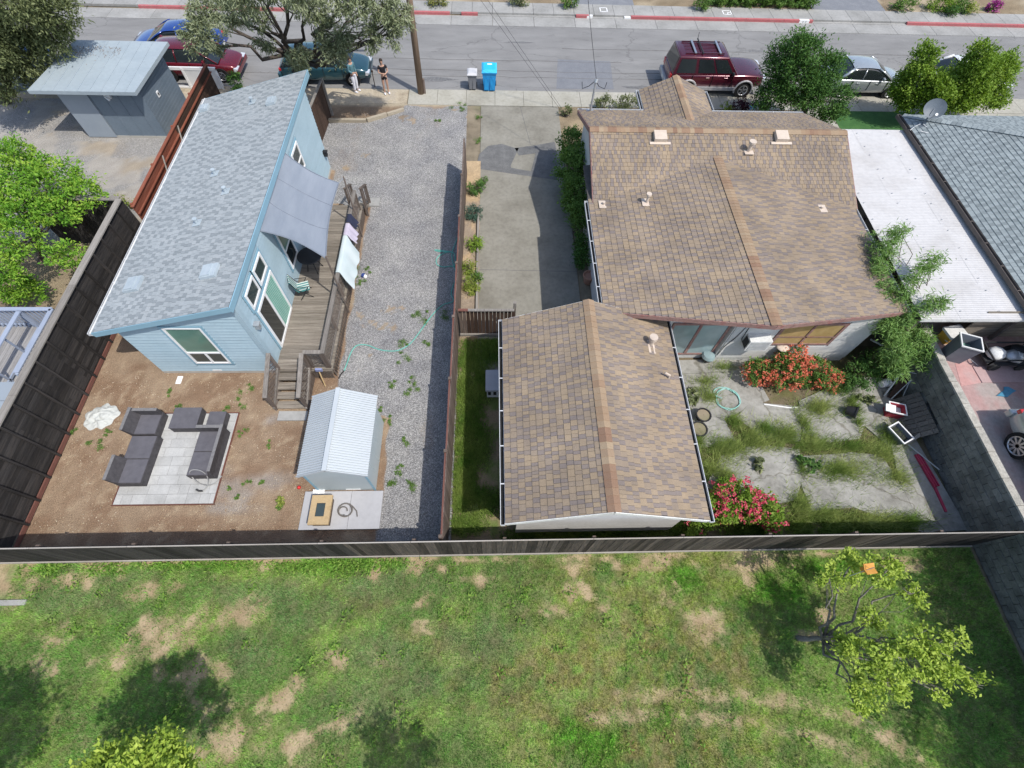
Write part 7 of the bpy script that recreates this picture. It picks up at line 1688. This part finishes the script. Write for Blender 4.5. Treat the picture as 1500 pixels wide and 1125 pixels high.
tree('citrus_tree', 'spreading lime green tree west of the black fence', g(55,380), [B(20,245,2.6,1.2,1.1,.75), B(75,265,2.6,1.2,1.1,.7), B(120,285,2.3,.75,.8,.55), B(30,305,2.4,.9,.8,.6), B(85,312,2.3,.7,.6,.45), B(15,355,2.2,.9,.9,.6), B(100,375,1.9,.75,.6,.4), B(5,400,1.9,.6,.5,.4), B(20,225,2.8,.7,.7,.5), B(-40,300,2.6,1.2,1.4,.8)], l_lime, m_bark, .115, 5.6, 15, .10, .4, .19, 26, .42)
tree('citrus_bush', 'small lime green bush beside the blue landing', g(20,445), [B(15,420,1.0,.7,.6,.5), B(40,428,.8,.5,.5,.4)], l_lime, m_bark, .10, 8, 16, .05, .4, .18, 26, .42, cat='bush')
def along(pts, r0, r1, n=5):
    out = []
    for (a, b) in zip(pts[:-1], pts[1:]):
        for i in range(n): t = i/n; out.append(B(a[0]+(b[0]-a[0])*t, a[1]+(b[1]-a[1])*t, a[2]+(b[2]-a[2])*t, r0, r0, r0*.7))
    out.append(B(pts[-1][0], pts[-1][1], pts[-1][2], r1, r1, r1*.6)); return out
fb = along([(1300,470,2.6),(1290,400,3.2),(1300,360,3.5),(1325,333,3.8)], .30, .16, 4)+along([(1310,450,2.9),(1335,410,3.4),(1355,390,3.6),(1375,377,3.8)], .24, .14, 4)+along([(1320,470,2.7),(1345,455,3.1),(1370,440,3.3),(1380,447,3.3)], .24, .13, 3)+along([(1312,540,1.2),(1315,500,2.0),(1300,470,2.6)], .48, .3, 3)+along([(1350,530,1.4),(1355,500,1.9),(1340,480,2.2)], .42, .3, 2)+along([(1285,380,3.1),(1280,345,3.3)], .22, .16, 3)+along([(1300,430,2.9),(1320,430,3.1)], .26, .2, 2)
tree('feathery_tree', 'feathery green sapling growing between the brown roof and the carport', g(1310,540), fb, l_fern, m_bark, .17, 8, 17, .05, .3, .19, 14, .13, .0, .1, up=.8, twigs=False)
ap = tree('apple_tree', 'leaning apple tree with sparse yellow-green leaves on the lawn', g(1168,935), [B(1245,830,2.2,.55,.5,.25), B(1300,835,2.3,.55,.45,.25), B(1215,850,2.0,.25,.3,.2), B(1335,870,2.3,.35,.3,.2), B(1275,905,2.1,.35,.3,.2), B(1230,940,1.9,.3,.3,.2), B(1270,960,2.2,.5,.45,.25), B(1320,965,2.5,.6,.5,.3), B(1360,950,2.6,.6,.5,.3), B(1300,1000,2.2,.5,.4,.25), B(1265,1010,1.9,.35,.35,.2), B(1385,985,2.5,.4,.35,.22), B(1425,995,2.5,.28,.25,.18), B(1260,1045,1.7,.22,.25,.15), B(1400,935,2.6,.3,.25,.18), B(1375,1015,2.2,.16,.2,.15)],
     l_apple, m_barkl, .085, 8, 18, .072, .30, .12, 30, .5, 0, .3)
tree('lawn_bush', 'rounded yellow-green tree top at the near edge of the lawn', g(205,1185), [B(215,1105,3.2,.45,.4,.3), B(175,1118,3.0,.45,.4,.3), B(235,1085,3.3,.28,.22,.2), B(250,1120,3.0,.4,.4,.3), B(200,1160,3.4,.9,.7,.5), B(150,1130,2.8,.3,.3,.25), B(130,1180,3.0,.8,.7,.5), B(260,1180,3.2,.6,.6,.4)], l_apple, m_bark, .095, 9, 19, .09, .4, .15, 24, .5)
# trees just outside the view whose shade falls on the lawn
tree('shade_tree', 'tall tree west of the lawn throwing shade over its corner', (-10.0, -4.4, 0), [(-10.2,-3.2,5.2,1.2,1.1,.8),(-9.3,-3.5,5.5,.9,.8,.6),(-11.3,-2.8,4.9,1.1,1.0,.7),(-10.0,-4.6,5.6,1.2,1.0,.7),(-12.0,-3.6,5.0,1.2,1.1,.8)], l_mid, m_bark, .14, 4.5, 20, .16, .5, .25, 26)
tree('shade_tree', 'tall tree near the lawn edge whose crown shades the middle of the lawn', (-.5, -4.6, 0), [(-.5,-3.7,4.0,.6,.5,.4),(-.9,-3.4,4.3,.4,.4,.35),(.1,-3.5,4.1,.4,.4,.3),(-.3,-4.3,4.3,.6,.5,.4)], l_mid, m_bark, .12, 6, 22, .11, .5, .2, 26)
for i, (x, y, z, s) in enumerate(((15.3,-3.4,4.6,1.45),(16.8,-1.0,5.2,1.35))):
    tree('shade_tree', ('broad tree on the raised lot shading the lawn corner by the wall', 'tree behind the block wall shading the apple tree')[i], (x+.6, y-.3, TZ), [(x,y,z,s,s,.8),(x+1,y+.8,z+.4,s*.8,s*.8,.7),(x-.5,y+1.0,z-.2,s*.8,s*.7,.6),(x+.2,y-1.2,z,s*.9,s*.8,.7),(x-1.0,y-.4,z+.5,s*.8,s*.8,.6)], l_mid, m_bark, .14, 4.6, 30+i, .15, .5, .26, 26)

# shrubs and hedges
def shrub(name, label, blobs_, mat, leaf=.08, density=9, seed=1, clump=.17, per=26, aspect=.45, group=None, cat='shrub', flowers=None, nfl=0, fsize=.06, droop=0, shell=.5, up=.35):
    b0 = blobs_[0]; t = thing(name, label, cat, (b0[0], b0[1], 0), 0, group)
    q = MB(); r = random.Random(seed)
    for i, q_ in enumerate(blobs_):
        for k in range(4): limb(q, (q_[0]+r.uniform(-.1,.1), q_[1]+r.uniform(-.1,.1), .0), (q_[0]+r.uniform(-.6,.6)*q_[3], q_[1]+r.uniform(-.6,.6)*q_[4], q_[2]+r.uniform(0,.6)*q_[5]), .022, .008, .06, seed*5+i*4+k, 4)
    q.build('stems', m_barkd, t)
    C, tn, ow = crown_points(blobs_, density, seed, clump, per, shell); C[:,2] = np.maximum(C[:,2], .04)
    leaf_mesh('foliage', C, leaf, mat, t, seed, aspect, up, droop, tn, ow)
    if flowers is not None:
        C2, _, ow2 = crown_points([(x,y,z,rx*1.04,ry*1.04,rz*1.08) for x,y,z,rx,ry,rz in blobs_], 60, seed+50, .02, 1, .9); rs = np.random.RandomState(seed)
        k = rs.permutation(len(C2)); k = k[C2[k][:,2] > .15]
        w = VN1.n(C2[k][:,0]*2.2, C2[k][:,1]*2.2); k = k[np.argsort(-w+rs.rand(len(w))*.8)][:nfl]
        P = np.repeat(C2[k], 7, 0)+rs.normal(size=(len(k)*7,3))*fsize*.55
        leaf_mesh('blossoms', P, fsize, flowers, t, seed+3, .8, 1.2)
    return t
shrub('hedge', 'tall dense dark hedge bushes between the driveway and the brown roofed house', [B(838,212,1.2,.55,.7,.75), B(838,248,1.3,.6,.75,.85), B(841,283,1.1,.55,.7,.75), B(848,315,1.0,.45,.6,.6), B(852,230,1.6,.35,.6,.5)], l_mid, .10, 11, 41, .18, 30, .45, cat='hedge')
shrub('creeper_bush', 'low dark leafy bush against the cream wall above the terracotta pot', [B(852,355,.5,.35,.5,.4), B(852,380,.45,.3,.45,.4)], l_deep, .09, 11, 42, .14, 26)
shrub('front_hedge', 'low untidy hedge along the front of the brown roofed house', [B(885,150,.4,.5,.35,.3), B(915,150,.4,.6,.35,.3), B(945,150,.4,.6,.35,.35), B(965,150,.4,.4,.3,.3)], l_dkolive, .10, 8, 43, .15, 26, .4, cat='hedge')
shrub('clipped_hedge', 'clipped green hedge across the street behind the red kerb', [(x, 36.25, .6, .7, .75, .65) for x in (14.2,15.2,16.2,17.2,18.2,19.2,20.0)], l_mid, .11, 9, 44, .16, 26, .45, cat='hedge')
shrub('purple_bush', 'small purple leaved bush beside the maroon four wheel drive', [B(1095,150,.5,.5,.4,.35), B(1080,157,.4,.4,.3,.3)], l_purple, .09, 8, 45, .14, 22)
shrub('yellow_bush', 'tiny yellow-green bush by the brown porch roof', [B(1063,156,.4,.3,.25,.25)], l_yellow, .09, 8, 46, .1, 20)
shrub('flowering_bush', 'wide bush covered in coral red flowers below the brown framed window', [B(1110,545,.5,.5,.45,.45), B(1150,545,.6,.65,.6,.6), B(1190,545,.55,.6,.55,.5), B(1215,555,.4,.4,.45,.35), B(1160,520,.7,.5,.4,.5)], l_mid, .075, 11, 47, .13, 26, .5, flowers=l_coral, nfl=620, fsize=.055)
shrub('flowering_bush', 'rounded bush with pink flowers tucked beside the garage corner', [B(1075,730,.6,.65,.6,.6), B(1110,745,.5,.6,.5,.5), B(1050,745,.55,.5,.5,.5), B(1130,760,.4,.4,.4,.4), B(1025,768,.4,.4,.35,.35)], l_bright, .085, 11, 48, .14, 26, .5, flowers=l_pink, nfl=330, fsize=.06)
shrub('dark_shrub', 'dark green shrub in the gap below the corner of the brown roof', [B(1262,550,.6,.6,.55,.5), B(1285,530,.7,.5,.5,.5), B(1240,560,.3,.4,.3,.3)], l_deep, .08, 10, 49, .14, 26, .35)
shrub('sprawling_shrub', 'light feathery shrub at the foot of the feathery sapling', [B(1320,540,.5,.5,.45,.4), B(1345,520,.6,.45,.4,.4)], l_fern, .12, 8, 50, .14, 22, .2)
bed = [('tuft_plant','upper leafy green plant at the north end of the planting bed',(697,276),.42,l_deep),('tuft_plant','blue-green spiky plant in the middle of the planting bed',(694,311),.40,l_blueg),('tuft_plant','small bright clump at the very top of the planting bed',(708,263),.2,l_mid),
       ('tuft_plant','lush green plant above the yellow one in the planting bed',(694,357),.40,l_bright),('tuft_plant','yellow-green plant nearest the centre fence in the planting bed',(687,392),.36,l_yellow),('tuft_plant','straw yellow plant at the south end of the planting bed',(690,418),.42,l_yellow),('tuft_plant','small green clump beside the straw yellow plant',(700,406),.25,l_mid)]
for i, (nm, lb, p, r_, m) in enumerate(bed): shrub(nm, lb, [B(p[0], p[1], .22, r_*.75, r_*1.05, r_*.6)], m, .12, 11, 60+i, .13, 24, .22, droop=.2, cat='plant')
shrub('tuft_plant', 'green climbing plant by the corner of the dark red car', [B(345,120,.5,.4,.3,.5)], l_deep, .1, 9, 75, .14, 24, .4, cat='plant')
shrub('corner_bush', 'small dark bush at the driveway top by the pavement', [B(828,162,.3,.3,.3,.25)], l_dkolive, .09, 8, 76, .12, 22)
shrub('yellow_weed', 'pale yellow-green weed where the black fence meets the red fence', [B(184,296,.35,.3,.35,.35)], l_yellow, .08, 7, 77, .12, 20)
far_pl = [('green leafy plant left of the driveway across the street',(835,2),.6,l_mid),('broad leaved plant beside the clipped hedge across the street',(1030,5),.55,l_mid),('grassy clump right of the dark driveway across the street',(1325,6),.7,l_mid),('bright green shrub across the street at the right',(1378,6),.9,l_bright),('olive green shrub across the street',(1412,8),.7,l_mid),('yellowish shrub across the street',(1425,12),.4,l_yellow),('dark shrub at the end of the far pavement',(1395,14),.5,l_deep),('low brown-green plant across the street behind the pole',(640,-2),.6,l_weed),('flat green plant across the street above the bins',(760,-2),.6,l_dkolive)]
for i, (lb, p, r_, m) in enumerate(far_pl): shrub('roadside_shrub', lb, [B(p[0], p[1], .45, r_, r_*.7, r_*.6)], m, .13, 7, 80+i, .18, 22, .35)
shrub('magenta_flowers', 'mound of magenta flowers across the street', [B(1456,11,.3,.4,.3,.3)], l_mid, .09, 6, 92, .12, 20, flowers=l_magenta, nfl=150, fsize=.09)

# blades of grass ------------------------------------------------------------
def blades(name, X, Y, Z, hgt, wid, col, label_kind='stuff', seed=1, lean=.55, parent=None, mat=None):
    r = np.random.RandomState(seed); n = len(X); a = r.rand(n)*2*pi; ln = lean*r.rand(n)
    h = hgt*r.uniform(.5,1.3,n); w = wid*r.uniform(.7,1.3,n)
    dx, dy = np.cos(a), np.sin(a)
    b = np.stack([X, Y, Z], 1); sd = np.stack([-dy*w, dx*w, np.zeros(n)], 1)
    tip = b+np.stack([dx*h*ln*1.2, dy*h*ln*1.2, h*np.sqrt(1-np.minimum(ln,.95)**2*.7)], 1)
    V = np.stack([b-sd, b+sd, tip], 1).reshape(-1,3); Fq = np.arange(n*3).reshape(n,3)
    o = np_mesh(name, V, Fq, mat or m_blade, parent, {'col': ('FLOAT_COLOR', np.repeat(col, 3, 0))}, 3)
    return tag(o, kind='stuff')
m_blade, nt, b = _base('grass_blade'); a = nt.nodes.new('ShaderNodeAttribute'); a.attribute_name = 'col'
nt.links.new(a.outputs['Color'], b.inputs['Base Color']); b.inputs['Roughness'].default_value = .85; b.inputs['Specular IOR Level'].default_value = .06
tr = nt.nodes.new('ShaderNodeBsdfTranslucent'); nt.links.new(a.outputs['Color'], tr.inputs[0]); mx = nt.nodes.new('ShaderNodeMixShader'); mx.inputs[0].default_value = .45
nt.links.new(b.outputs[0], mx.inputs[1]); nt.links.new(tr.outputs[0], mx.inputs[2]); nt.links.new(mx.outputs[0], nt.nodes['Material Output'].inputs[0])
r = np.random.RandomState(77); n = 680000
X = r.uniform(-13.5, 14.4, n); Y = r.uniform(-4.3, 2.62, n)
dry = lawn_dry(X, Y); keep = r.rand(n) > dry*.93; X, Y, dry = X[keep], Y[keep], dry[keep]
c = lawn_col(X, Y)*1.9; tn = r.rand(len(X)); c = lerp3(c, (0.44,0.38,0.19), np.where(tn > .87, .75, 0)*(.3+.7*r.rand(len(X)))); c = c*r.uniform(.65,1.4,len(X))[:,None]
lush = blobs(X, Y, LUSH)
blades('grass', X, Y, lawn_h(X, Y)-.01, (.045+.05*lush+.055*sstep(.3, .7, .5*VN1.f(X*6.5, Y*6.5, 2)+.5*VN2.n(X*13, Y*13))), .0076, c, seed=5)
# broad leaved weeds crowding the foot of the rear fence and dotted over the lawn
r = np.random.RandomState(78); XS, YS = [], []
for (px, py, rx, ry) in LUSH[:7]:
    p = g(px, py); m = int(1500*rx*max(ry,.25)); XS.append(p.x+r.normal(0,.5,m)*rx); YS.append(p.y+r.normal(0,.5,m)*max(ry,.2))
cl = r.uniform([-13,-3.6],[13.5,2.4],(130,2)); k = r.randint(0,130,3400); XS.append(cl[k][:,0]+r.normal(0,.10,3400)); YS.append(cl[k][:,1]+r.normal(0,.10,3400))
X, Y = np.concatenate(XS), np.concatenate(YS); k = (Y < 2.6)&(X < 14.3)&(VN1.f(X*3, Y*3, 3)+.3*r.rand(len(X)) > .52); X, Y = X[k], Y[k]
o = leaf_mesh('lawn_weeds', np.stack([X, Y, .03+.10*r.rand(len(X))**1.4], 1), .085, lv('lawn_weed_leaf', [(0.09,0.20,0.03),(0.19,0.35,0.055),(0.32,0.46,0.10)], .38), None, 79, .42, .8); tag(o, kind='stuff')
# taller grass strip by the garage, along the rear fence, in the slab joints
def patch_grass(name, spots, n, hgt, seed, colA, colB, wid=.007, cut=None, gauss=False):
    r = np.random.RandomState(seed); XS, YS = [], []
    tot = sum(s[2]*s[3] for s in spots)
    for (px, py, rx, ry) in spots:
        p = g(px, py); m = int(n*rx*ry/tot); a = r.rand(m)*2*pi; q_ = np.abs(r.normal(0,.66,m)) if gauss else np.sqrt(r.rand(m))*r.uniform(.5,1.1,m)
        XS.append(p.x+np.cos(a)*q_*rx); YS.append(p.y+np.sin(a)*q_*ry)
    X, Y = np.concatenate(XS), np.concatenate(YS); k = VN1.f(X*2.5, Y*2.5, 3)+.25*r.rand(len(X)) > .46
    if cut is not None: k &= cut(X, Y)
    X, Y = X[k], Y[k]
    c = lerp3(const3(len(X), colA), colB, np.clip(VN2.f(X*2, Y*2, 3)*1.6-.3+r.normal(0,.15,len(X)), 0, 1))*r.uniform(.6,1.35,len(X))[:,None]
    return blades(name, X, Y, np.zeros_like(X), hgt, wid, c, seed=seed, lean=.85)
patch_grass('strip_grass', [(690,560,.75,2.2),(690,650,.8,1.2),(700,735,1.3,.55),(680,700,.5,1.1),(720,510,.6,.9),(680,770,.8,.35)], 46000, .17, 6, (0.15,0.29,0.05), (0.36,0.46,0.12), cut=lambda X, Y: (X > -1.3)&(X < .6)&(Y > 2.8)&(Y < 10.3))
patch_grass('fence_grass', [(800,785,1.6,.3),(900,783,1.6,.3),(1200,770,1.4,.4),(1300,770,1.4,.35),(1100,780,1.0,.3),(1000,775,.8,.3)], 26000, .17, 7, (0.10,0.20,0.035), (0.27,0.36,0.08), cut=lambda X, Y: (Y > 2.8))
GAP = [(1150,640,1.2,.5),(1230,690,1.2,.5),(1060,660,.7,.6),(1200,600,.8,.4),(1300,640,.5,.5),(1040,580,.5,.4),(1030,560,.55,.2),(1055,540,.45,.2),(1020,648,.35,.5),(1040,690,.45,.4),(1075,620,.3,.35),(1080,655,.5,.3),(1105,650,.55,.25),(1175,622,.22,.6),(1190,655,.75,.28),(1240,655,.8,.3),(1290,665,.6,.45),(1310,700,.5,.45),(1140,655,.7,.2),(1170,740,.45,.5),(1200,755,1.1,.3),(1270,762,1.1,.3),(1330,765,.7,.25),(1255,620,.15,.5),(1245,590,.2,.25),(1100,640,.4,.4),(1060,700,.6,.35),(1120,630,.2,.3),(1015,690,.3,.5),(1225,575,.6,.2),(1250,600,.2,.35),(1175,690,.18,.3)]
patch_grass('joint_grass', GAP, 36000, .34, 8, (0.18,0.30,0.06), (0.47,0.53,0.19), .007, gauss=True, cut=lambda X, Y: (X > 5.7)&(X < 14.5)&(Y > 2.85)&(Y < 9.3))
# the lawn in front of the grey house
GP = px_poly([(1232,192),(1237,163),(1322,164),(1330,186)])
tag(sheet('front_lawn', [(min(p[0] for p in GP),min(p[1] for p in GP)-1.5),(max(p[0] for p in GP)+.6,min(p[1] for p in GP)-1.5),(max(p[0] for p in GP)+.6,max(p[1] for p in GP)),(min(p[0] for p in GP),max(p[1] for p in GP))], .02, pm('front_lawn_green', [(0.035,0.105,0.028),(0.06,0.15,0.04)], 3, 5, .9, .4, 60, 0, fine=.2), None, .03), kind='structure')
# weeds: separate tufts
def tuft(name, label, px, py, r_, h, mat, seed, group=None, n=160, z=0):
    c0 = g(px, py, z); t = thing(name, label, 'weed', c0, 0, group); rs = np.random.RandomState(seed)
    k = rs.randint(3, 6); cc = rs.normal(0, r_*.55, (k,2)); w = rs.randint(0, k, n)
    xy = cc[w]+rs.normal(0, r_*.26, (n,2))*rs.uniform(.4,1.2,k)[w][:,None]
    C = np.stack([c0.x+xy[:,0], c0.y+xy[:,1], z+.012+h*rs.rand(n)**1.5], 1)
    leaf_mesh('leaves', C, max(.05, h*.55), mat, t, seed, .34, .9, -.1); return t
ORD = ['closest', 'second closest', 'third closest', 'fourth closest', 'fifth closest', 'sixth closest', 'seventh closest', 'eighth closest', 'ninth closest']
def weeds(spots, marks, where, group, seed, mat, n):
    near = {}
    for sp in spots:
        p = g(sp[0], sp[1]); k = min(marks, key=lambda m: (g(*m[1])-p).length); near.setdefault(k[0], []).append(((g(*k[1])-p).length, sp))
    for k, L in near.items():
        for i, (d, sp) in enumerate(sorted(L)):
            tuft('weed', 'small green weed in the %s, %s to %s' % (where, ORD[i], k), sp[0], sp[1], sp[2], .07, mat, seed, group, n); seed += 1
weeds([(612,452,.30),(620,467,.25),(597,525,.28),(590,505,.22),(605,560,.2),(600,572,.2),(575,567,.2),(594,646,.18),(577,713,.18),(600,708,.18),(571,617,.14),(585,690,.16),(536,395,.22),(530,412,.22),(657,465,.3),(672,155,.25),(698,172,.25),(703,205,.3),(680,160,.2),(640,178,.15),(625,505,.16),(560,600,.15)], [('the metal shed', (555,640)), ('the blue and white toy', (534,405)), ('the turquoise hose', (600,505)), ('the driveway top', (708,175)), ('the gate', (668,470)), ('the front of the pale pad', (570,735))],
      'grey gravel', 'green weed tufts on the grey gravel', 100, l_mid, 230)
weeds([(362,570,.24),(355,585,.2),(146,652,.2),(250,575,.12),(355,635,.14),(362,708,.1),(348,728,.1),(385,705,.1),(395,655,.12),(338,716,.08),(158,632,.12),(110,632,.1),(330,600,.14),(262,598,.12),(410,742,.14)], [('the deck stairs', (385,585)), ('the crumpled sheet', (130,600)), ('the loop of hose', (320,700)), ('the white tray', (263,557)), ('the fire table', (470,760)), ('the small wicker cube', (318,612))],
      'dirt yard', 'green weed tufts in the dirt yard', 140, l_mid, 210)
tuft('flower_weed', 'tiny yellow flowering weed in the dirt beside the pale pad', 411,740,.14,.15, l_yellow, 190)
for i, (lb, px, py, s) in enumerate((('dark green spiky weed in a slab joint of the concrete yard',1180,680,.3),('spiky weed in the joint left of the tipped black pot',1262,590,.3),('wiry weed behind the garage gutter on the slabs',1022,585,.35),('leafy weed on the slabs near the pink flowering bush',1105,682,.2))): tuft('weed', lb, px, py, s, .3, l_dkolive if i else l_deep, 200+i, None, 190)
# a pair of orange-brown feeders hanging in the apple tree
t = thing('bird_feeder', 'small orange wooden feeder hanging in the apple tree', 'feeder', g(1274,833,2.75)); mo = pm('orange_wood', [(0.50,0.22,0.04),(0.62,0.32,0.07)], 6, 3, .7); c0 = g(1274,833,2.75)
q = MB()
for dy, tl in ((.07,.35),(-.07,-.35)): q.box((c0.x,c0.y+dy*.85,2.75), (.27,.13,.03), rot=(tl,0,.1))
q.build('roof', mo, t); q = MB(); q.tube([(c0.x,c0.y,2.7),(c0.x-.02,c0.y,2.95),(c0.x-.25,c0.y-.1,2.3)],.008,4); q.build('hanger', m_galv, t); q = MB(); q.box((c0.x,c0.y,2.62),(.18,.12,.16)); q.build('body', mo, t)
# ground litter: pale wood chips and straw on the dirt, fallen leaves on the lawn edge, pebbles by the bed
r = np.random.RandomState(9)
def litter(name, n, x0, x1, y0, y1, size, cols, seed, cut=None):
    r = np.random.RandomState(seed); X = r.uniform(x0,x1,n); Y = r.uniform(y0,y1,n)
    k = VN3.f(X*1.5, Y*1.5, 3) > .42
    if cut is not None: k &= cut(X, Y)
    X, Y = X[k], Y[k]; C = np.stack([X, Y, np.full(len(X), .012)], 1)
    o = leaf_mesh(name, C, size, tone_mat(name+'_tone', cols, .9), None, seed, .4, 3.0); return tag(o, kind='stuff')
litter('straw_litter', 5200, -13.6, -5.6, 3.4, 9.0, .045, [(0.26,0.17,0.10),(0.40,0.31,0.20),(0.55,0.47,0.36)], 3)
litter('bed_pebbles', 1500, -1.2, -.7, 10.6, 19, .05, [(0.30,0.25,0.2),(0.5,0.45,0.4),(0.62,0.58,0.53)], 4)
litter('stone_chips', 5000, -7.0, -1.5, 2.9, 24.5, .04, [(0.10,0.10,0.11),(0.35,0.35,0.36),(0.62,0.62,0.61)], 5, lambda X, Y: X > yard_xb(Y)+.1)
litter('leaf_litter', 1500, 6, 14.3, 2.9, 9, .06, [(0.14,0.09,0.05),(0.30,0.22,0.13)], 6)

t = thing('garden_star', 'small bright blue star ornament in the bed in front of the brown roofed house', 'ornament', g(1103,157)); q = MB(); c0 = g(1103,157,.9)
for k in range(5): a = k*2*pi/5+.3; q.add([(c0.x+.07*cos(a-.5),c0.y,c0.z+.07*sin(a-.5)),(c0.x+.28*cos(a),c0.y-.03,c0.z+.28*sin(a)),(c0.x+.07*cos(a+.5),c0.y,c0.z+.07*sin(a+.5)),(c0.x,c0.y+.03,c0.z)], [(0,1,3),(1,2,3),(0,2,1)])
q.build('star', paint('sky_blue_plastic', (.04,.33,.62), .4), t); q = MB(); q.cyl((c0.x,c0.y+.02,0),(c0.x,c0.y+.02,.9),.012,6); q.build('stick', m_galv, t)
